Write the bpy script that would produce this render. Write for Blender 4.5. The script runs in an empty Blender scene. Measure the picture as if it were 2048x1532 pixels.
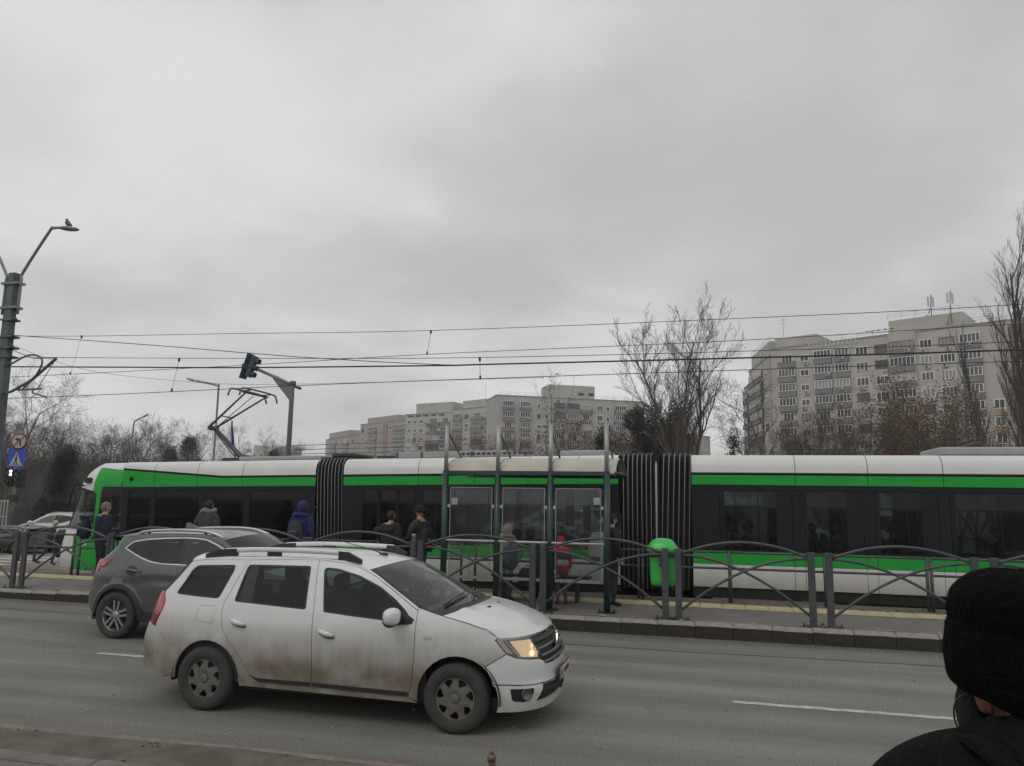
import bpy, bmesh, math, random, bisect
from mathutils import Vector, Matrix, noise
from mathutils.geometry import delaunay_2d_cdt
from math import sin, cos, pi, radians as R
random.seed(7)
SC = bpy.context.scene
COL = SC.collection
# ------------------------------------------------------------------ camera
CAMH = 2.10
cd = bpy.data.cameras.new('camera'); cam = bpy.data.objects.new('camera', cd); COL.objects.link(cam)
cd.sensor_width = 36; cd.lens = 36*1540/2048; cd.clip_start = .05; cd.clip_end = 6000
cam.matrix_world = Matrix.Translation((0,0,CAMH)) @ Matrix.Rotation(R(14.3),4,'Z') @ Matrix.Rotation(R(90+8.629),4,'X') @ Matrix.Rotation(R(.921),4,'Z')
SC.camera = cam
# ------------------------------------------------------------------ overcast sky and sun
W = bpy.data.worlds.new('World'); SC.world = W; W.use_nodes = True
def sky():
    nt = W.node_tree; N = nt.nodes; L = nt.links; N.clear()
    out = N.new('ShaderNodeOutputWorld'); bg = N.new('ShaderNodeBackground'); bg.inputs['Strength'].default_value = .1
    sk = N.new('ShaderNodeTexSky'); sk.sky_type = 'NISHITA'; sk.sun_disc = False
    sk.sun_elevation = R(48); sk.sun_rotation = R(200); sk.air_density = 1; sk.dust_density = 3
    tc = N.new('ShaderNodeTexCoord'); sp = N.new('ShaderNodeSeparateXYZ'); L.new(tc.outputs['Generated'], sp.inputs[0])
    def math_(op, a, b=None, clamp=False):
        m = N.new('ShaderNodeMath'); m.operation = op; m.use_clamp = clamp
        for i, v in enumerate((a, b)):
            if v is None: continue
            if isinstance(v, (int, float)): m.inputs[i].default_value = v
            else: L.new(v, m.inputs[i])
        return m.outputs[0]
    zz = math_('ADD', math_('ABSOLUTE', sp.outputs[2]), .20)
    px = math_('DIVIDE', sp.outputs[0], zz); py = math_('DIVIDE', sp.outputs[1], zz)
    cb = N.new('ShaderNodeCombineXYZ'); L.new(px, cb.inputs[0]); L.new(py, cb.inputs[1])
    def noise_(scale, det, rough, off, dist=0):
        mp = N.new('ShaderNodeMapping'); mp.inputs['Location'].default_value = off; L.new(cb.outputs[0], mp.inputs[0])
        n = N.new('ShaderNodeTexNoise'); n.inputs['Scale'].default_value = scale; n.inputs['Detail'].default_value = det
        n.inputs['Roughness'].default_value = rough; n.inputs['Distortion'].default_value = dist; L.new(mp.outputs[0], n.inputs['Vector']); return n.outputs['Fac']
    a = noise_(.62, 3, .48, (30.52, 31.59, 0), .35); b = noise_(1.9, 5, .52, (14.15, 39.24, 0), .3)
    s = math_('ADD', math_('MULTIPLY', a, .70), math_('MULTIPLY', b, .30))
    cr = N.new('ShaderNodeValToRGB'); cr.color_ramp.interpolation = 'EASE'
    e = cr.color_ramp.elements; e[0].position = .37; e[0].color = (.505,.507,.51,1); e[1].position = .63; e[1].color = (.755,.757,.757,1)
    L.new(s, cr.inputs[0])
    ml = N.new('ShaderNodeMix'); ml.data_type = 'RGBA'; ml.blend_type = 'MULTIPLY'; ml.inputs[0].default_value = 1
    L.new(cr.outputs[0], ml.inputs[6]); ml.inputs[7].default_value = (10,10,10,1)
    mx = N.new('ShaderNodeMix'); mx.data_type = 'RGBA'; mx.inputs[0].default_value = .97
    L.new(sk.outputs[0], mx.inputs[6]); L.new(ml.outputs[2], mx.inputs[7])
    L.new(mx.outputs[2], bg.inputs['Color']); L.new(bg.outputs[0], out.inputs[0])
sky()
sl = bpy.data.lights.new('sun', 'SUN'); sl.energy = .55; sl.angle = R(25); sl.color = (1,.97,.92)
so = bpy.data.objects.new('sun', sl); COL.objects.link(so); so.rotation_euler = (R(42),0,R(-20))
SC.view_settings.view_transform = 'Standard'; SC.view_settings.look = 'None'; SC.view_settings.exposure = 0; SC.view_settings.gamma = 1; SC.view_settings.use_curve_mapping = False
try:
    SC.cycles.max_bounces = 8; SC.cycles.transparent_max_bounces = 24; SC.cycles.transmission_bounces = 6; SC.cycles.glossy_bounces = 3; SC.cycles.diffuse_bounces = 3; SC.cycles.volume_bounces = 2
    SC.cycles.use_denoising = True
except Exception: pass
# ------------------------------------------------------------------ materials
def rgb(c): return (c[0],c[1],c[2],1)
MATS = {}
def M(name, c, rough=.6, metal=0., var=.12, sc=5., bump=0., bsc=60., coat=0., spec=.5, emit=None, stretch=None, dirt=None, c2=None):
    if name in MATS: return MATS[name]
    m = bpy.data.materials.new(name); m.use_nodes = True; MATS[name] = m
    nt = m.node_tree; N = nt.nodes; L = nt.links; b = N['Principled BSDF']
    b.inputs['Roughness'].default_value = rough; b.inputs['Metallic'].default_value = metal; b.inputs['Specular IOR Level'].default_value = spec
    if coat: b.inputs['Coat Weight'].default_value = coat; b.inputs['Coat Roughness'].default_value = .12
    tc = N.new('ShaderNodeTexCoord'); vec = tc.outputs['Object']
    if stretch:
        mp = N.new('ShaderNodeMapping'); mp.inputs['Scale'].default_value = stretch; L.new(vec, mp.inputs[0]); vec2 = mp.outputs[0]
    else: vec2 = vec
    n = N.new('ShaderNodeTexNoise'); n.inputs['Scale'].default_value = sc; n.inputs['Detail'].default_value = 6; n.inputs['Roughness'].default_value = .62; L.new(vec2, n.inputs['Vector'])
    rp = N.new('ShaderNodeMapRange'); rp.inputs[1].default_value = .3; rp.inputs[2].default_value = .7; L.new(n.outputs['Fac'], rp.inputs[0])
    mx = N.new('ShaderNodeMix'); mx.data_type = 'RGBA'; L.new(rp.outputs[0], mx.inputs[0])
    if c2: mx.inputs[6].default_value = rgb(c); mx.inputs[7].default_value = rgb(c2)
    else:
        mx.inputs[6].default_value = rgb([v*(1-var) for v in c]); mx.inputs[7].default_value = rgb([min(1,v*(1+var)) for v in c])
    col = mx.outputs[2]
    if dirt:
        dc, z0, z1, amt = dirt   # full strength at z0 fading out at z1, with vertical streaks
        sp = N.new('ShaderNodeSeparateXYZ'); L.new(vec, sp.inputs[0])
        mp = N.new('ShaderNodeMapping'); mp.inputs['Scale'].default_value = (5,5,.7); L.new(vec, mp.inputs[0])
        nn = N.new('ShaderNodeTexNoise'); nn.inputs['Scale'].default_value = 2.6; nn.inputs['Detail'].default_value = 7; nn.inputs['Roughness'].default_value = .65; L.new(mp.outputs[0], nn.inputs['Vector'])
        ad = N.new('ShaderNodeMath'); ad.operation = 'MULTIPLY_ADD'; L.new(nn.outputs['Fac'], ad.inputs[0]); ad.inputs[1].default_value = (z1-z0)*.32; L.new(sp.outputs[2], ad.inputs[2])
        mr = N.new('ShaderNodeMapRange'); mr.interpolation_type = 'SMOOTHSTEP'
        h = (z1-z0)*.16; mr.inputs[1].default_value = z0+h; mr.inputs[2].default_value = z1+h; mr.inputs[3].default_value = amt; mr.inputs[4].default_value = 0
        L.new(ad.outputs[0], mr.inputs[0])
        n3 = N.new('ShaderNodeTexNoise'); n3.inputs['Scale'].default_value = 3.5; n3.inputs['Detail'].default_value = 4; L.new(vec, n3.inputs['Vector'])
        mr3 = N.new('ShaderNodeMapRange'); mr3.inputs[1].default_value = .3; mr3.inputs[2].default_value = .6; mr3.inputs[3].default_value = .72; L.new(n3.outputs['Fac'], mr3.inputs[0])
        mu = N.new('ShaderNodeMath'); mu.operation = 'MULTIPLY'; L.new(mr.outputs[0], mu.inputs[0]); L.new(mr3.outputs[0], mu.inputs[1])
        m2 = N.new('ShaderNodeMix'); m2.data_type = 'RGBA'; L.new(mu.outputs[0], m2.inputs[0]); L.new(col, m2.inputs[6]); m2.inputs[7].default_value = rgb(dc); col = m2.outputs[2]
        ma = N.new('ShaderNodeMath'); ma.operation = 'MULTIPLY_ADD'; L.new(mu.outputs[0], ma.inputs[0]); ma.inputs[1].default_value = .6; ma.inputs[2].default_value = rough; ma.use_clamp = True; L.new(ma.outputs[0], b.inputs['Roughness'])
        if coat:
            mc = N.new('ShaderNodeMath'); mc.operation = 'MULTIPLY_ADD'; L.new(mu.outputs[0], mc.inputs[0]); mc.inputs[1].default_value = -coat; mc.inputs[2].default_value = coat; mc.use_clamp = True; L.new(mc.outputs[0], b.inputs['Coat Weight'])
    L.new(col, b.inputs['Base Color'])
    if bump:
        nb = N.new('ShaderNodeTexNoise'); nb.inputs['Scale'].default_value = bsc; nb.inputs['Detail'].default_value = 4; L.new(vec2, nb.inputs['Vector'])
        bp = N.new('ShaderNodeBump'); bp.inputs['Strength'].default_value = bump; bp.inputs['Distance'].default_value = .02; L.new(nb.outputs['Fac'], bp.inputs['Height']); L.new(bp.outputs[0], b.inputs['Normal'])
    if emit:
        b.inputs['Emission Color'].default_value = rgb(emit[0]); b.inputs['Emission Strength'].default_value = emit[1]
    return m
def GLASS(name, tint, refl=.9, rough=.02, dust=0.):
    """thin pane: tinted see-through film with a Fresnel mirror and a little grime"""
    if name in MATS: return MATS[name]
    m = bpy.data.materials.new(name); m.use_nodes = True; MATS[name] = m
    nt = m.node_tree; N = nt.nodes; L = nt.links; N.clear()
    out = N.new('ShaderNodeOutputMaterial'); tr = N.new('ShaderNodeBsdfTransparent'); tr.inputs[0].default_value = rgb(tint)
    gl = N.new('ShaderNodeBsdfGlossy'); gl.inputs['Roughness'].default_value = rough; gl.inputs[0].default_value = (refl,refl,refl,1)
    ge = N.new('ShaderNodeNewGeometry'); dp = N.new('ShaderNodeVectorMath'); dp.operation = 'DOT_PRODUCT'; L.new(ge.outputs['Normal'], dp.inputs[0]); L.new(ge.outputs['Incoming'], dp.inputs[1])
    def mt(op, a, b):
        q = N.new('ShaderNodeMath'); q.operation = op
        for i, v in enumerate((a, b)):
            if v is None: continue
            if isinstance(v, (int, float)): q.inputs[i].default_value = v
            else: L.new(v, q.inputs[i])
        return q.outputs[0]
    fres = mt('ADD', mt('MULTIPLY', mt('POWER', mt('SUBTRACT', 1.0, mt('ABSOLUTE', dp.outputs['Value'], None)), 5.0), .92), .045)   # Schlick, the same from both faces
    mx = N.new('ShaderNodeMixShader'); L.new(fres, mx.inputs[0]); L.new(tr.outputs[0], mx.inputs[1]); L.new(gl.outputs[0], mx.inputs[2])
    df = N.new('ShaderNodeBsdfDiffuse'); df.inputs[0].default_value = (.3,.3,.28,1)
    tc = N.new('ShaderNodeTexCoord'); n = N.new('ShaderNodeTexNoise'); n.inputs['Scale'].default_value = 4; n.inputs['Detail'].default_value = 6; L.new(tc.outputs['Object'], n.inputs['Vector'])
    mr = N.new('ShaderNodeMapRange'); mr.inputs[1].default_value = .35; mr.inputs[2].default_value = .75; mr.inputs[3].default_value = dust*.4; mr.inputs[4].default_value = dust; L.new(n.outputs['Fac'], mr.inputs[0])
    m2 = N.new('ShaderNodeMixShader'); L.new(mr.outputs[0], m2.inputs[0]); L.new(mx.outputs[0], m2.inputs[1]); L.new(df.outputs[0], m2.inputs[2])
    L.new(m2.outputs[0], out.inputs[0]); return m
# ------------------------------------------------------------------ mesh helpers
def mk(name, v, f, mats=None, parent=None, smooth=False, mi=None, nrm=None):
    me = bpy.data.meshes.new(name); me.from_pydata([tuple(p) for p in v], [], f); 
    for m in (mats if isinstance(mats,(list,tuple)) else [mats]):
        if m: me.materials.append(m)
    if mi: me.polygons.foreach_set('material_index', mi)
    if smooth is True: me.polygons.foreach_set('use_smooth', [True]*len(f))
    elif smooth: me.polygons.foreach_set('use_smooth', smooth)
    me.update()
    if nrm: me.normals_split_custom_set_from_vertices(nrm)
    o = bpy.data.objects.new(name, me); COL.objects.link(o)
    if parent: o.parent = parent
    return o
def inst(src, parent=None, loc=None, rz=None, name=None):
    o = src.copy(); COL.objects.link(o)
    if name: o.name = name
    o.parent = parent
    if loc is not None: o.location = loc
    if rz is not None: o.rotation_euler = (0,0,rz)
    return o
def tag(o, label=None, cat=None, group=None, kind=None):
    if label: o['label'] = label
    if cat: o['category'] = cat
    if group: o['group'] = group
    if kind: o['kind'] = kind
    return o
def thing(name, label, cat, loc=(0,0,0), rz=0., group=None):
    o = bpy.data.objects.new(name, None); COL.objects.link(o); o.location = loc; o.rotation_euler = (0,0,rz); o.empty_display_size = .2
    return tag(o, label, cat, group)
def struct_root(name): return tag(thing(name,None,None),kind='structure')
def copy_tree(o, parent=None, kids=None):
    c = o.copy(); COL.objects.link(c); c.parent = parent
    for ch in list(o.children): copy_tree(ch, c)
    return c
def frame(d):
    d = Vector(d).normalized(); a = Vector((0,0,1)) if abs(d.z) < .9 else Vector((1,0,0))
    x = d.cross(a).normalized(); return x, x.cross(d).normalized()
class MB:
    def __init__(s): s.v=[]; s.f=[]; s.m=[]; s.s=[]
    def add(s, v, f, mi=0, smooth=False):
        n=len(s.v); s.v+= [tuple(p) for p in v]; s.f+=[tuple(i+n for i in q) for q in f]; s.m+=[mi]*len(f); s.s+=[smooth]*len(f); return s
    def box(s, c, d, mi=0, rz=0., M_=None, bev=0.):
        x,y,z=[k/2 for k in d]
        if bev:
            b=min(bev,x*.9,y*.9,z*.9); pts=[]; 
            oct_=[(x-b,y),(x,y-b),(x,-y+b),(x-b,-y),(-x+b,-y),(-x,-y+b),(-x,y-b),(-x+b,y)]
            oin=[(x-b,y-b),(x-b,y-b),(x-b,-y+b),(x-b,-y+b),(-x+b,-y+b),(-x+b,-y+b),(-x+b,y-b),(-x+b,y-b)]
            for zz,ring in ((-z,oin),(-z+b,oct_),(z-b,oct_),(z,oin)): pts+=[(p[0],p[1],zz) for p in ring]
            F=[]
            for k in range(3):
                for i in range(8):
                    j=(i+1)%8; F.append((k*8+j,k*8+i,k*8+8+i,k*8+8+j))
            F.append(tuple(range(8))); F.append(tuple(reversed(range(24,32))))
        else:
            pts=[(a*x,b_*y,c_*z) for c_ in(-1,1) for b_ in(-1,1) for a in(-1,1)]
            F=[(0,2,3,1),(4,5,7,6),(0,1,5,4),(2,6,7,3),(0,4,6,2),(1,3,7,5)]
        T=M_ if M_ is not None else Matrix.Rotation(rz,4,'Z')
        return s.add([tuple(T@Vector(p)+Vector(c)) for p in pts],F,mi)
    def tube(s, pts, r, n=8, mi=0, cap=True, flat=None, smooth=True):
        pts=[Vector(p) for p in pts]; N=len(pts)
        rs=r if isinstance(r,(list,tuple)) else [r]*N
        d0=(pts[1]-pts[0]); x,y=frame(d0); V=[];F=[]
        if flat: x=Vector(flat[0]).normalized(); 
        for i,p in enumerate(pts):
            d=(pts[min(i+1,N-1)]-pts[max(i-1,0)]).normalized()
            x=(x-d*x.dot(d)).normalized(); y=d.cross(x)
            for k in range(n):
                a=2*pi*k/n; q=(x*cos(a)+y*sin(a)*(flat[1] if flat else 1))*rs[i]; V.append(tuple(p+q))
        for i in range(N-1):
            for k in range(n):
                j=(k+1)%n; F.append((i*n+k,i*n+j,i*n+n+j,i*n+n+k))
        s.add(V,F,mi,smooth)
        if cap:
            b=len(s.v)-len(V)
            s.f+=[tuple(b+k for k in reversed(range(n))),tuple(b+(N-1)*n+k for k in range(n))]; s.m+=[mi]*2; s.s+=[False]*2
        return s
    def lathe(s, prof, n=24, mi=0, T=None, smooth=True, closed=False):
        T=T or Matrix(); V=[];F=[]
        for r,z in prof:
            for k in range(n): a=2*pi*k/n; V.append(tuple(T@Vector((r*cos(a),r*sin(a),z))))
        m=len(prof)
        for i in range(m-1):
            for k in range(n):
                j=(k+1)%n; F.append((i*n+k,i*n+j,i*n+n+j,i*n+n+k))
        return s.add(V,F,mi,smooth)
    def prism(s, poly, z0, z1, mi=0, T=None):
        """polygon (ccw) in xy extruded along z"""
        T=T or Matrix(); n=len(poly)
        V=[tuple(T@Vector((p[0],p[1],z0))) for p in poly]+[tuple(T@Vector((p[0],p[1],z1))) for p in poly]
        F=[tuple(reversed(range(n))),tuple(range(n,2*n))]+[(i,(i+1)%n,n+(i+1)%n,n+i) for i in range(n)]
        return s.add(V,F,mi)
    def grid(s, P, mi=0, smooth=True, flip=False):
        a=len(P); b=len(P[0]); V=[p for row in P for p in row]; F=[]
        for i in range(a-1):
            for j in range(b-1):
                q=(i*b+j,i*b+j+1,i*b+b+j+1,i*b+b+j); F.append(tuple(reversed(q)) if flip else q)
        return s.add(V,F,mi,smooth)
    def ball(s, c, r, n=12, m=8, mi=0, T=None):
        r=r if isinstance(r,(tuple,list)) else (r,r,r); T=T or Matrix()
        V=[];F=[]
        for i in range(m+1):
            t=pi*i/m
            for k in range(n):
                a=2*pi*k/n; V.append(tuple(Vector(c)+(T@Vector((r[0]*sin(t)*cos(a),r[1]*sin(t)*sin(a),r[2]*cos(t))))))
        for i in range(m):
            for k in range(n):
                j=(k+1)%n; F.append((i*n+k,i*n+n+k,i*n+n+j,i*n+j))
        return s.add(V,F,mi,True)
    def build(s, name, mats, parent=None, smooth=None):
        return mk(name, s.v, s.f, mats, parent, s.s if smooth is None else smooth, s.m)
def tri2d(poly, holes=(), step=.08):
    """constrained triangulation of a polygon with holes and inner points"""
    def inside(p, pl):
        r=False; x,y=p; j=len(pl)-1
        for i in range(len(pl)):
            a,b=pl[i],pl[j]
            if (a[1]>y)!=(b[1]>y) and x<(b[0]-a[0])*(y-a[1])/(b[1]-a[1])+a[0]: r=not r
            j=i
        return r
    V=[]; E=[]
    for pl in [poly]+list(holes):
        n=len(V); V+=[Vector(p) for p in pl]; E+=[(n+i,n+(i+1)%len(pl)) for i in range(len(pl))]
    nb=len(V)
    x0=min(p[0] for p in poly); x1=max(p[0] for p in poly); y0=min(p[1] for p in poly); y1=max(p[1] for p in poly)
    B=[tuple(p) for p in V]
    nx=int((x1-x0)/step); ny=int((y1-y0)/step)
    for i in range(1,nx+1):
        for j in range(1,ny+1):
            p=(x0+(x1-x0)*i/(nx+1),y0+(y1-y0)*j/(ny+1))
            if inside(p,poly) and not any(inside(p,h) for h in holes) and min((b[0]-p[0])**2+(b[1]-p[1])**2 for b in B)>(step*.45)**2: V.append(Vector(p))
    vs,_,fs,*_=delaunay_2d_cdt(V,E,[],0,1e-5)
    out=[]
    for f in fs:
        cx=sum(vs[i].x for i in f)/len(f); cy=sum(vs[i].y for i in f)/len(f)
        if inside((cx,cy),poly) and not any(inside((cx,cy),h) for h in holes):
            a,b,c=[vs[i] for i in f[:3]]
            out.append(tuple(f) if (b-a).cross(c-a)>0 else tuple(reversed(f)))
    return [tuple(v) for v in vs], out
def dens(pl, st=.06):
    o=[]
    for i in range(len(pl)):
        a,b=pl[i],pl[(i+1)%len(pl)]; d=math.dist(a,b); k=max(1,int(d/st+.5))
        for j in range(k): o.append(tuple(a[m]+(b[m]-a[m])*j/k for m in range(2)))
    return o
def area2(p): return sum(p[i-1][0]*p[i][1]-p[i][0]*p[i-1][1] for i in range(len(p)))/2
def grow(pl, d):
    """offset a polygon outwards by d (negative shrinks)"""
    sgn=1 if area2(pl)>0 else -1; o=[]; n=len(pl)
    for i in range(n):
        a,b,c=pl[i-1],pl[i],pl[(i+1)%n]
        e1=(b[0]-a[0],b[1]-a[1]); e2=(c[0]-b[0],c[1]-b[1]); l1=math.hypot(*e1) or 1e-9; l2=math.hypot(*e2) or 1e-9
        n1=(e1[1]/l1*sgn,-e1[0]/l1*sgn); n2=(e2[1]/l2*sgn,-e2[0]/l2*sgn)
        m=(n1[0]+n2[0],n1[1]+n2[1]); k=max(.5,(m[0]**2+m[1]**2)/2)
        o.append((b[0]+m[0]/k*d,b[1]+m[1]/k*d))
    return o
def rounded(pl, r=.03, n=4):
    o=[]; N=len(pl)
    for i in range(N):
        a,b,c=Vector(pl[i-1]),Vector(pl[i]),Vector(pl[(i+1)%N]); k=min(r,(a-b).length*.45,(c-b).length*.45)
        p=b+(a-b).normalized()*k; q=b+(c-b).normalized()*k
        for j in range(n+1):
            t=j/n; o.append(tuple(p*(1-t)**2+b*2*t*(1-t)+q*t*t))
    return o
def text_mesh(txt, size, name, mat, parent, Mx, depth=.002, align='CENTER'):
    cu=bpy.data.curves.new(name,'FONT'); cu.body=txt; cu.size=size; cu.extrude=depth; cu.align_x=align; cu.align_y='CENTER'; cu.resolution_u=3
    to=bpy.data.objects.new(name,cu); COL.objects.link(to)
    me=bpy.data.meshes.new_from_object(to.evaluated_get(bpy.context.evaluated_depsgraph_get())); bpy.data.objects.remove(to); bpy.data.curves.remove(cu)
    me.transform(Mx); me.materials.clear(); me.materials.append(mat); o=bpy.data.objects.new(name,me); COL.objects.link(o); o.parent=parent; return o

def lerp(a,b,t): return a+(b-a)*t
def pw(tab,z):
    """piecewise-linear, smoothed look-up"""
    if z<=tab[0][0]: return tab[0][1]
    for (a,p),(b,q) in zip(tab,tab[1:]):
        if z<=b:
            t=(z-a)/(b-a); return p+(q-p)*t
    return tab[-1][1]
def catmull(pts,n=12,closed=False):
    P=[tuple(p) for p in pts]; out=[]; N=len(P); d=len(P[0])
    rng=range(N) if closed else range(N-1)
    for i in rng:
        p1=P[i]; p2=P[(i+1)%N]
        p0=P[i-1] if (i>0 or closed) else tuple(2*a-b for a,b in zip(p1,p2))
        p3=P[(i+2)%N] if (i+2<N or closed) else tuple(2*b-a for a,b in zip(p1,p2))
        for k in range(n):
            t=k/n
            out.append(tuple(.5*(2*p1[j]+(p2[j]-p0[j])*t+(2*p0[j]-5*p1[j]+4*p2[j]-p3[j])*t*t+(3*p1[j]-p0[j]-3*p2[j]+p3[j])*t**3) for j in range(d)))
    if not closed: out.append(P[-1])
    return out
class Shell:
    """a vehicle skin: plan outline (front centre -> rear centre) raised through z; u = arc length along the outline"""
    def __init__(s,outline,xf,xr,wid,L,fade=.9,arches=(),bump=None):
        s.C=catmull(outline,14); s.L=L; s.xf=xf; s.xr=xr; s.wid=wid; s.fade=fade; s.arches=arches; s.bump=bump
        s.U=[0.]
        for a,b in zip(s.C,s.C[1:]): s.U.append(s.U[-1]+math.hypot(b[0]-a[0],b[1]-a[1]))
        s.umax=s.U[-1]
    def base(s,u):
        u=min(max(u,0),s.umax); i=min(max(bisect.bisect_right(s.U,u)-1,0),len(s.C)-2)
        t=(u-s.U[i])/max(1e-9,s.U[i+1]-s.U[i]); a,b=s.C[i],s.C[i+1]
        return lerp(a[0],b[0],t),lerp(a[1],b[1],t)
    def P(s,u,z,off=0.):
        if off:
            x,w,zz=s.P(u,z); n=s.N(u,z); return (x+n[0]*off,w+n[1]*off,zz+n[2]*off)
        x,w=s.base(u)
        kr=max(0,1-x/s.fade); kr=kr*kr*(3-2*kr); kf=max(0,1-(s.L-x)/s.fade); kf=kf*kf*(3-2*kf)
        x2=x+kr*pw(s.xr,z)+kf*pw(s.xf,z)
        w2=w*pw(s.wid,z)
        for (ax,az,ar,amp) in s.arches:
            d=math.hypot(x-ax,z-az)-ar
            if 0<=d<.07: w2+=amp*(.5+.5*math.cos(d/.07*math.pi))
            elif d<0: w2+=amp
        if s.bump: w2+=s.bump(x,z)
        return (x2,w2,z)
    def N(s,u,z):
        e=.004; a=s.P(u-e,z);b=s.P(u+e,z);c=s.P(u,z-e);d=s.P(u,z+e)
        p=[b[i]-a[i] for i in range(3)];q=[d[i]-c[i] for i in range(3)]
        n=[p[1]*q[2]-p[2]*q[1],p[2]*q[0]-p[0]*q[2],p[0]*q[1]-p[1]*q[0]]
        l=math.sqrt(sum(v*v for v in n)) or 1
        n=[v/l for v in n]
        bx,bw=s.base(u)
        if n[0]*(bx-s.L*.5)*.4+n[1]*max(bw,.1)<0: n=[-v for v in n]
        return n
    def us(s,x,z):  # side point (x,z) -> u
        lo,hi=0.,s.umax
        for _ in range(40):
            m=(lo+hi)/2
            if s.P(m,z)[0]>x: lo=m
            else: hi=m
        return (lo+hi)/2
    def uf(s,w,z,rear=False): # front/rear point given lateral distance
        mid=s.umax/2
        lo,hi=(0.,mid) if not rear else (mid,s.umax)
        for _ in range(40):
            m=(lo+hi)/2; v=s.P(m,z)[1]
            if (v<w) != rear: lo=m
            else: hi=m
        return (lo+hi)/2
    def uv(s,p):
        if p[0]=='f': return (s.uf(p[1],p[2]),p[2])
        if p[0]=='r': return (s.uf(p[1],p[2],True),p[2])
        if p[0]=='u': return (p[1],p[2])
        return (s.us(p[0],p[1]),p[1])

# ------------------------------------------------------------------ ground, road, platform
def sm(t): t=min(1,max(0,t)); return t*t*(3-2*t)
def gz(x): return -.03-.40*sm((-10-x)/12)
def pz(x): return .24-.06*sm((-9-x)/5)
m_ground=M('earth',(.14,.125,.10),.95,var=.35,sc=.6,bump=.4,bsc=9)
m_asph=M('asphalt',(.200,.196,.174),.86,var=.16,sc=1.3,bump=.22,bsc=190,stretch=(.22,1,1),spec=.25)
def asphalt_detail(m):
    """tyre-polished bands along the lanes, pale grit and dark patches on top of the base grey"""
    nt=m.node_tree;N=nt.nodes;L=nt.links;b=N['Principled BSDF']; src=b.inputs['Base Color'].links[0].from_socket
    tc=N.new('ShaderNodeTexCoord')
    v=N.new('ShaderNodeTexVoronoi'); v.inputs['Scale'].default_value=9; v.inputs['Randomness'].default_value=1; L.new(tc.outputs['Object'],v.inputs['Vector'])
    lt=N.new('ShaderNodeMath'); lt.operation='LESS_THAN'; lt.inputs[1].default_value=.045; L.new(v.outputs['Distance'],lt.inputs[0])
    m1=N.new('ShaderNodeMix'); m1.data_type='RGBA'; L.new(lt.outputs[0],m1.inputs[0]); L.new(src,m1.inputs[6]); m1.inputs[7].default_value=(.30,.28,.24,1)
    mp=N.new('ShaderNodeMapping'); mp.inputs['Scale'].default_value=(.05,1.1,1); L.new(tc.outputs['Object'],mp.inputs[0])
    n=N.new('ShaderNodeTexNoise'); n.inputs['Scale'].default_value=1.5; n.inputs['Detail'].default_value=3; L.new(mp.outputs[0],n.inputs['Vector'])
    mr=N.new('ShaderNodeMapRange'); mr.inputs[1].default_value=.35; mr.inputs[2].default_value=.65; mr.inputs[3].default_value=.80; mr.inputs[4].default_value=1.1; L.new(n.outputs['Fac'],mr.inputs[0])
    m2=N.new('ShaderNodeMix'); m2.data_type='RGBA'; m2.blend_type='MULTIPLY'; m2.inputs[0].default_value=1; L.new(m1.outputs[2],m2.inputs[6]); L.new(mr.outputs[0],m2.inputs[7])
    # fine stone speckle
    n2=N.new('ShaderNodeTexNoise'); n2.inputs['Scale'].default_value=55; n2.inputs['Detail'].default_value=3; L.new(tc.outputs['Object'],n2.inputs['Vector'])
    mr2=N.new('ShaderNodeMapRange'); mr2.inputs[1].default_value=.3; mr2.inputs[2].default_value=.7; mr2.inputs[3].default_value=.66; mr2.inputs[4].default_value=1.34; L.new(n2.outputs['Fac'],mr2.inputs[0])
    m3=N.new('ShaderNodeMix'); m3.data_type='RGBA'; m3.blend_type='MULTIPLY'; m3.inputs[0].default_value=1; L.new(m2.outputs[2],m3.inputs[6]); L.new(mr2.outputs[0],m3.inputs[7])
    # damp grime in the gutter, oil down the lane middles, odd dark patches
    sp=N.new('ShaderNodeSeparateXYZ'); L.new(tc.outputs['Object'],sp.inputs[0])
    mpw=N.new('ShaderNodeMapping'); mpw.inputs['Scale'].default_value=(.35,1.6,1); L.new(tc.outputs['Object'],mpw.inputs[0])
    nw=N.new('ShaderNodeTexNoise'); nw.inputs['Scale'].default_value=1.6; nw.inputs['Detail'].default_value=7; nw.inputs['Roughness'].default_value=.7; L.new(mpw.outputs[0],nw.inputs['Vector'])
    col=m3.outputs[2]
    def op(o,a,bb,c=None,cl=False):
        q=N.new('ShaderNodeMath'); q.operation=o; q.use_clamp=cl
        for i,v in enumerate((a,bb,c)):
            if v is None: continue
            if isinstance(v,(int,float)): q.inputs[i].default_value=v
            else: L.new(v,q.inputs[i])
        return q.outputs[0]
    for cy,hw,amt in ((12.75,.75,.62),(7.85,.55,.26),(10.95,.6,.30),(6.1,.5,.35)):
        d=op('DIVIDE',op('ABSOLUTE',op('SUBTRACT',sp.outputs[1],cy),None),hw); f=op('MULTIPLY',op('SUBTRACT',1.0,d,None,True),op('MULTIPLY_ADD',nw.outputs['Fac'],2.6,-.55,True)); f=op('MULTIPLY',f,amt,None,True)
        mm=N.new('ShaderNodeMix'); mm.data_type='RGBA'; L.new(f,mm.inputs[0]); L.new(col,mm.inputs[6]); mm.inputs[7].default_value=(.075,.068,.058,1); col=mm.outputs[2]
    np_=N.new('ShaderNodeTexNoise'); np_.inputs['Scale'].default_value=.55; np_.inputs['Detail'].default_value=5; np_.inputs['Roughness'].default_value=.65; L.new(tc.outputs['Object'],np_.inputs['Vector'])
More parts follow.
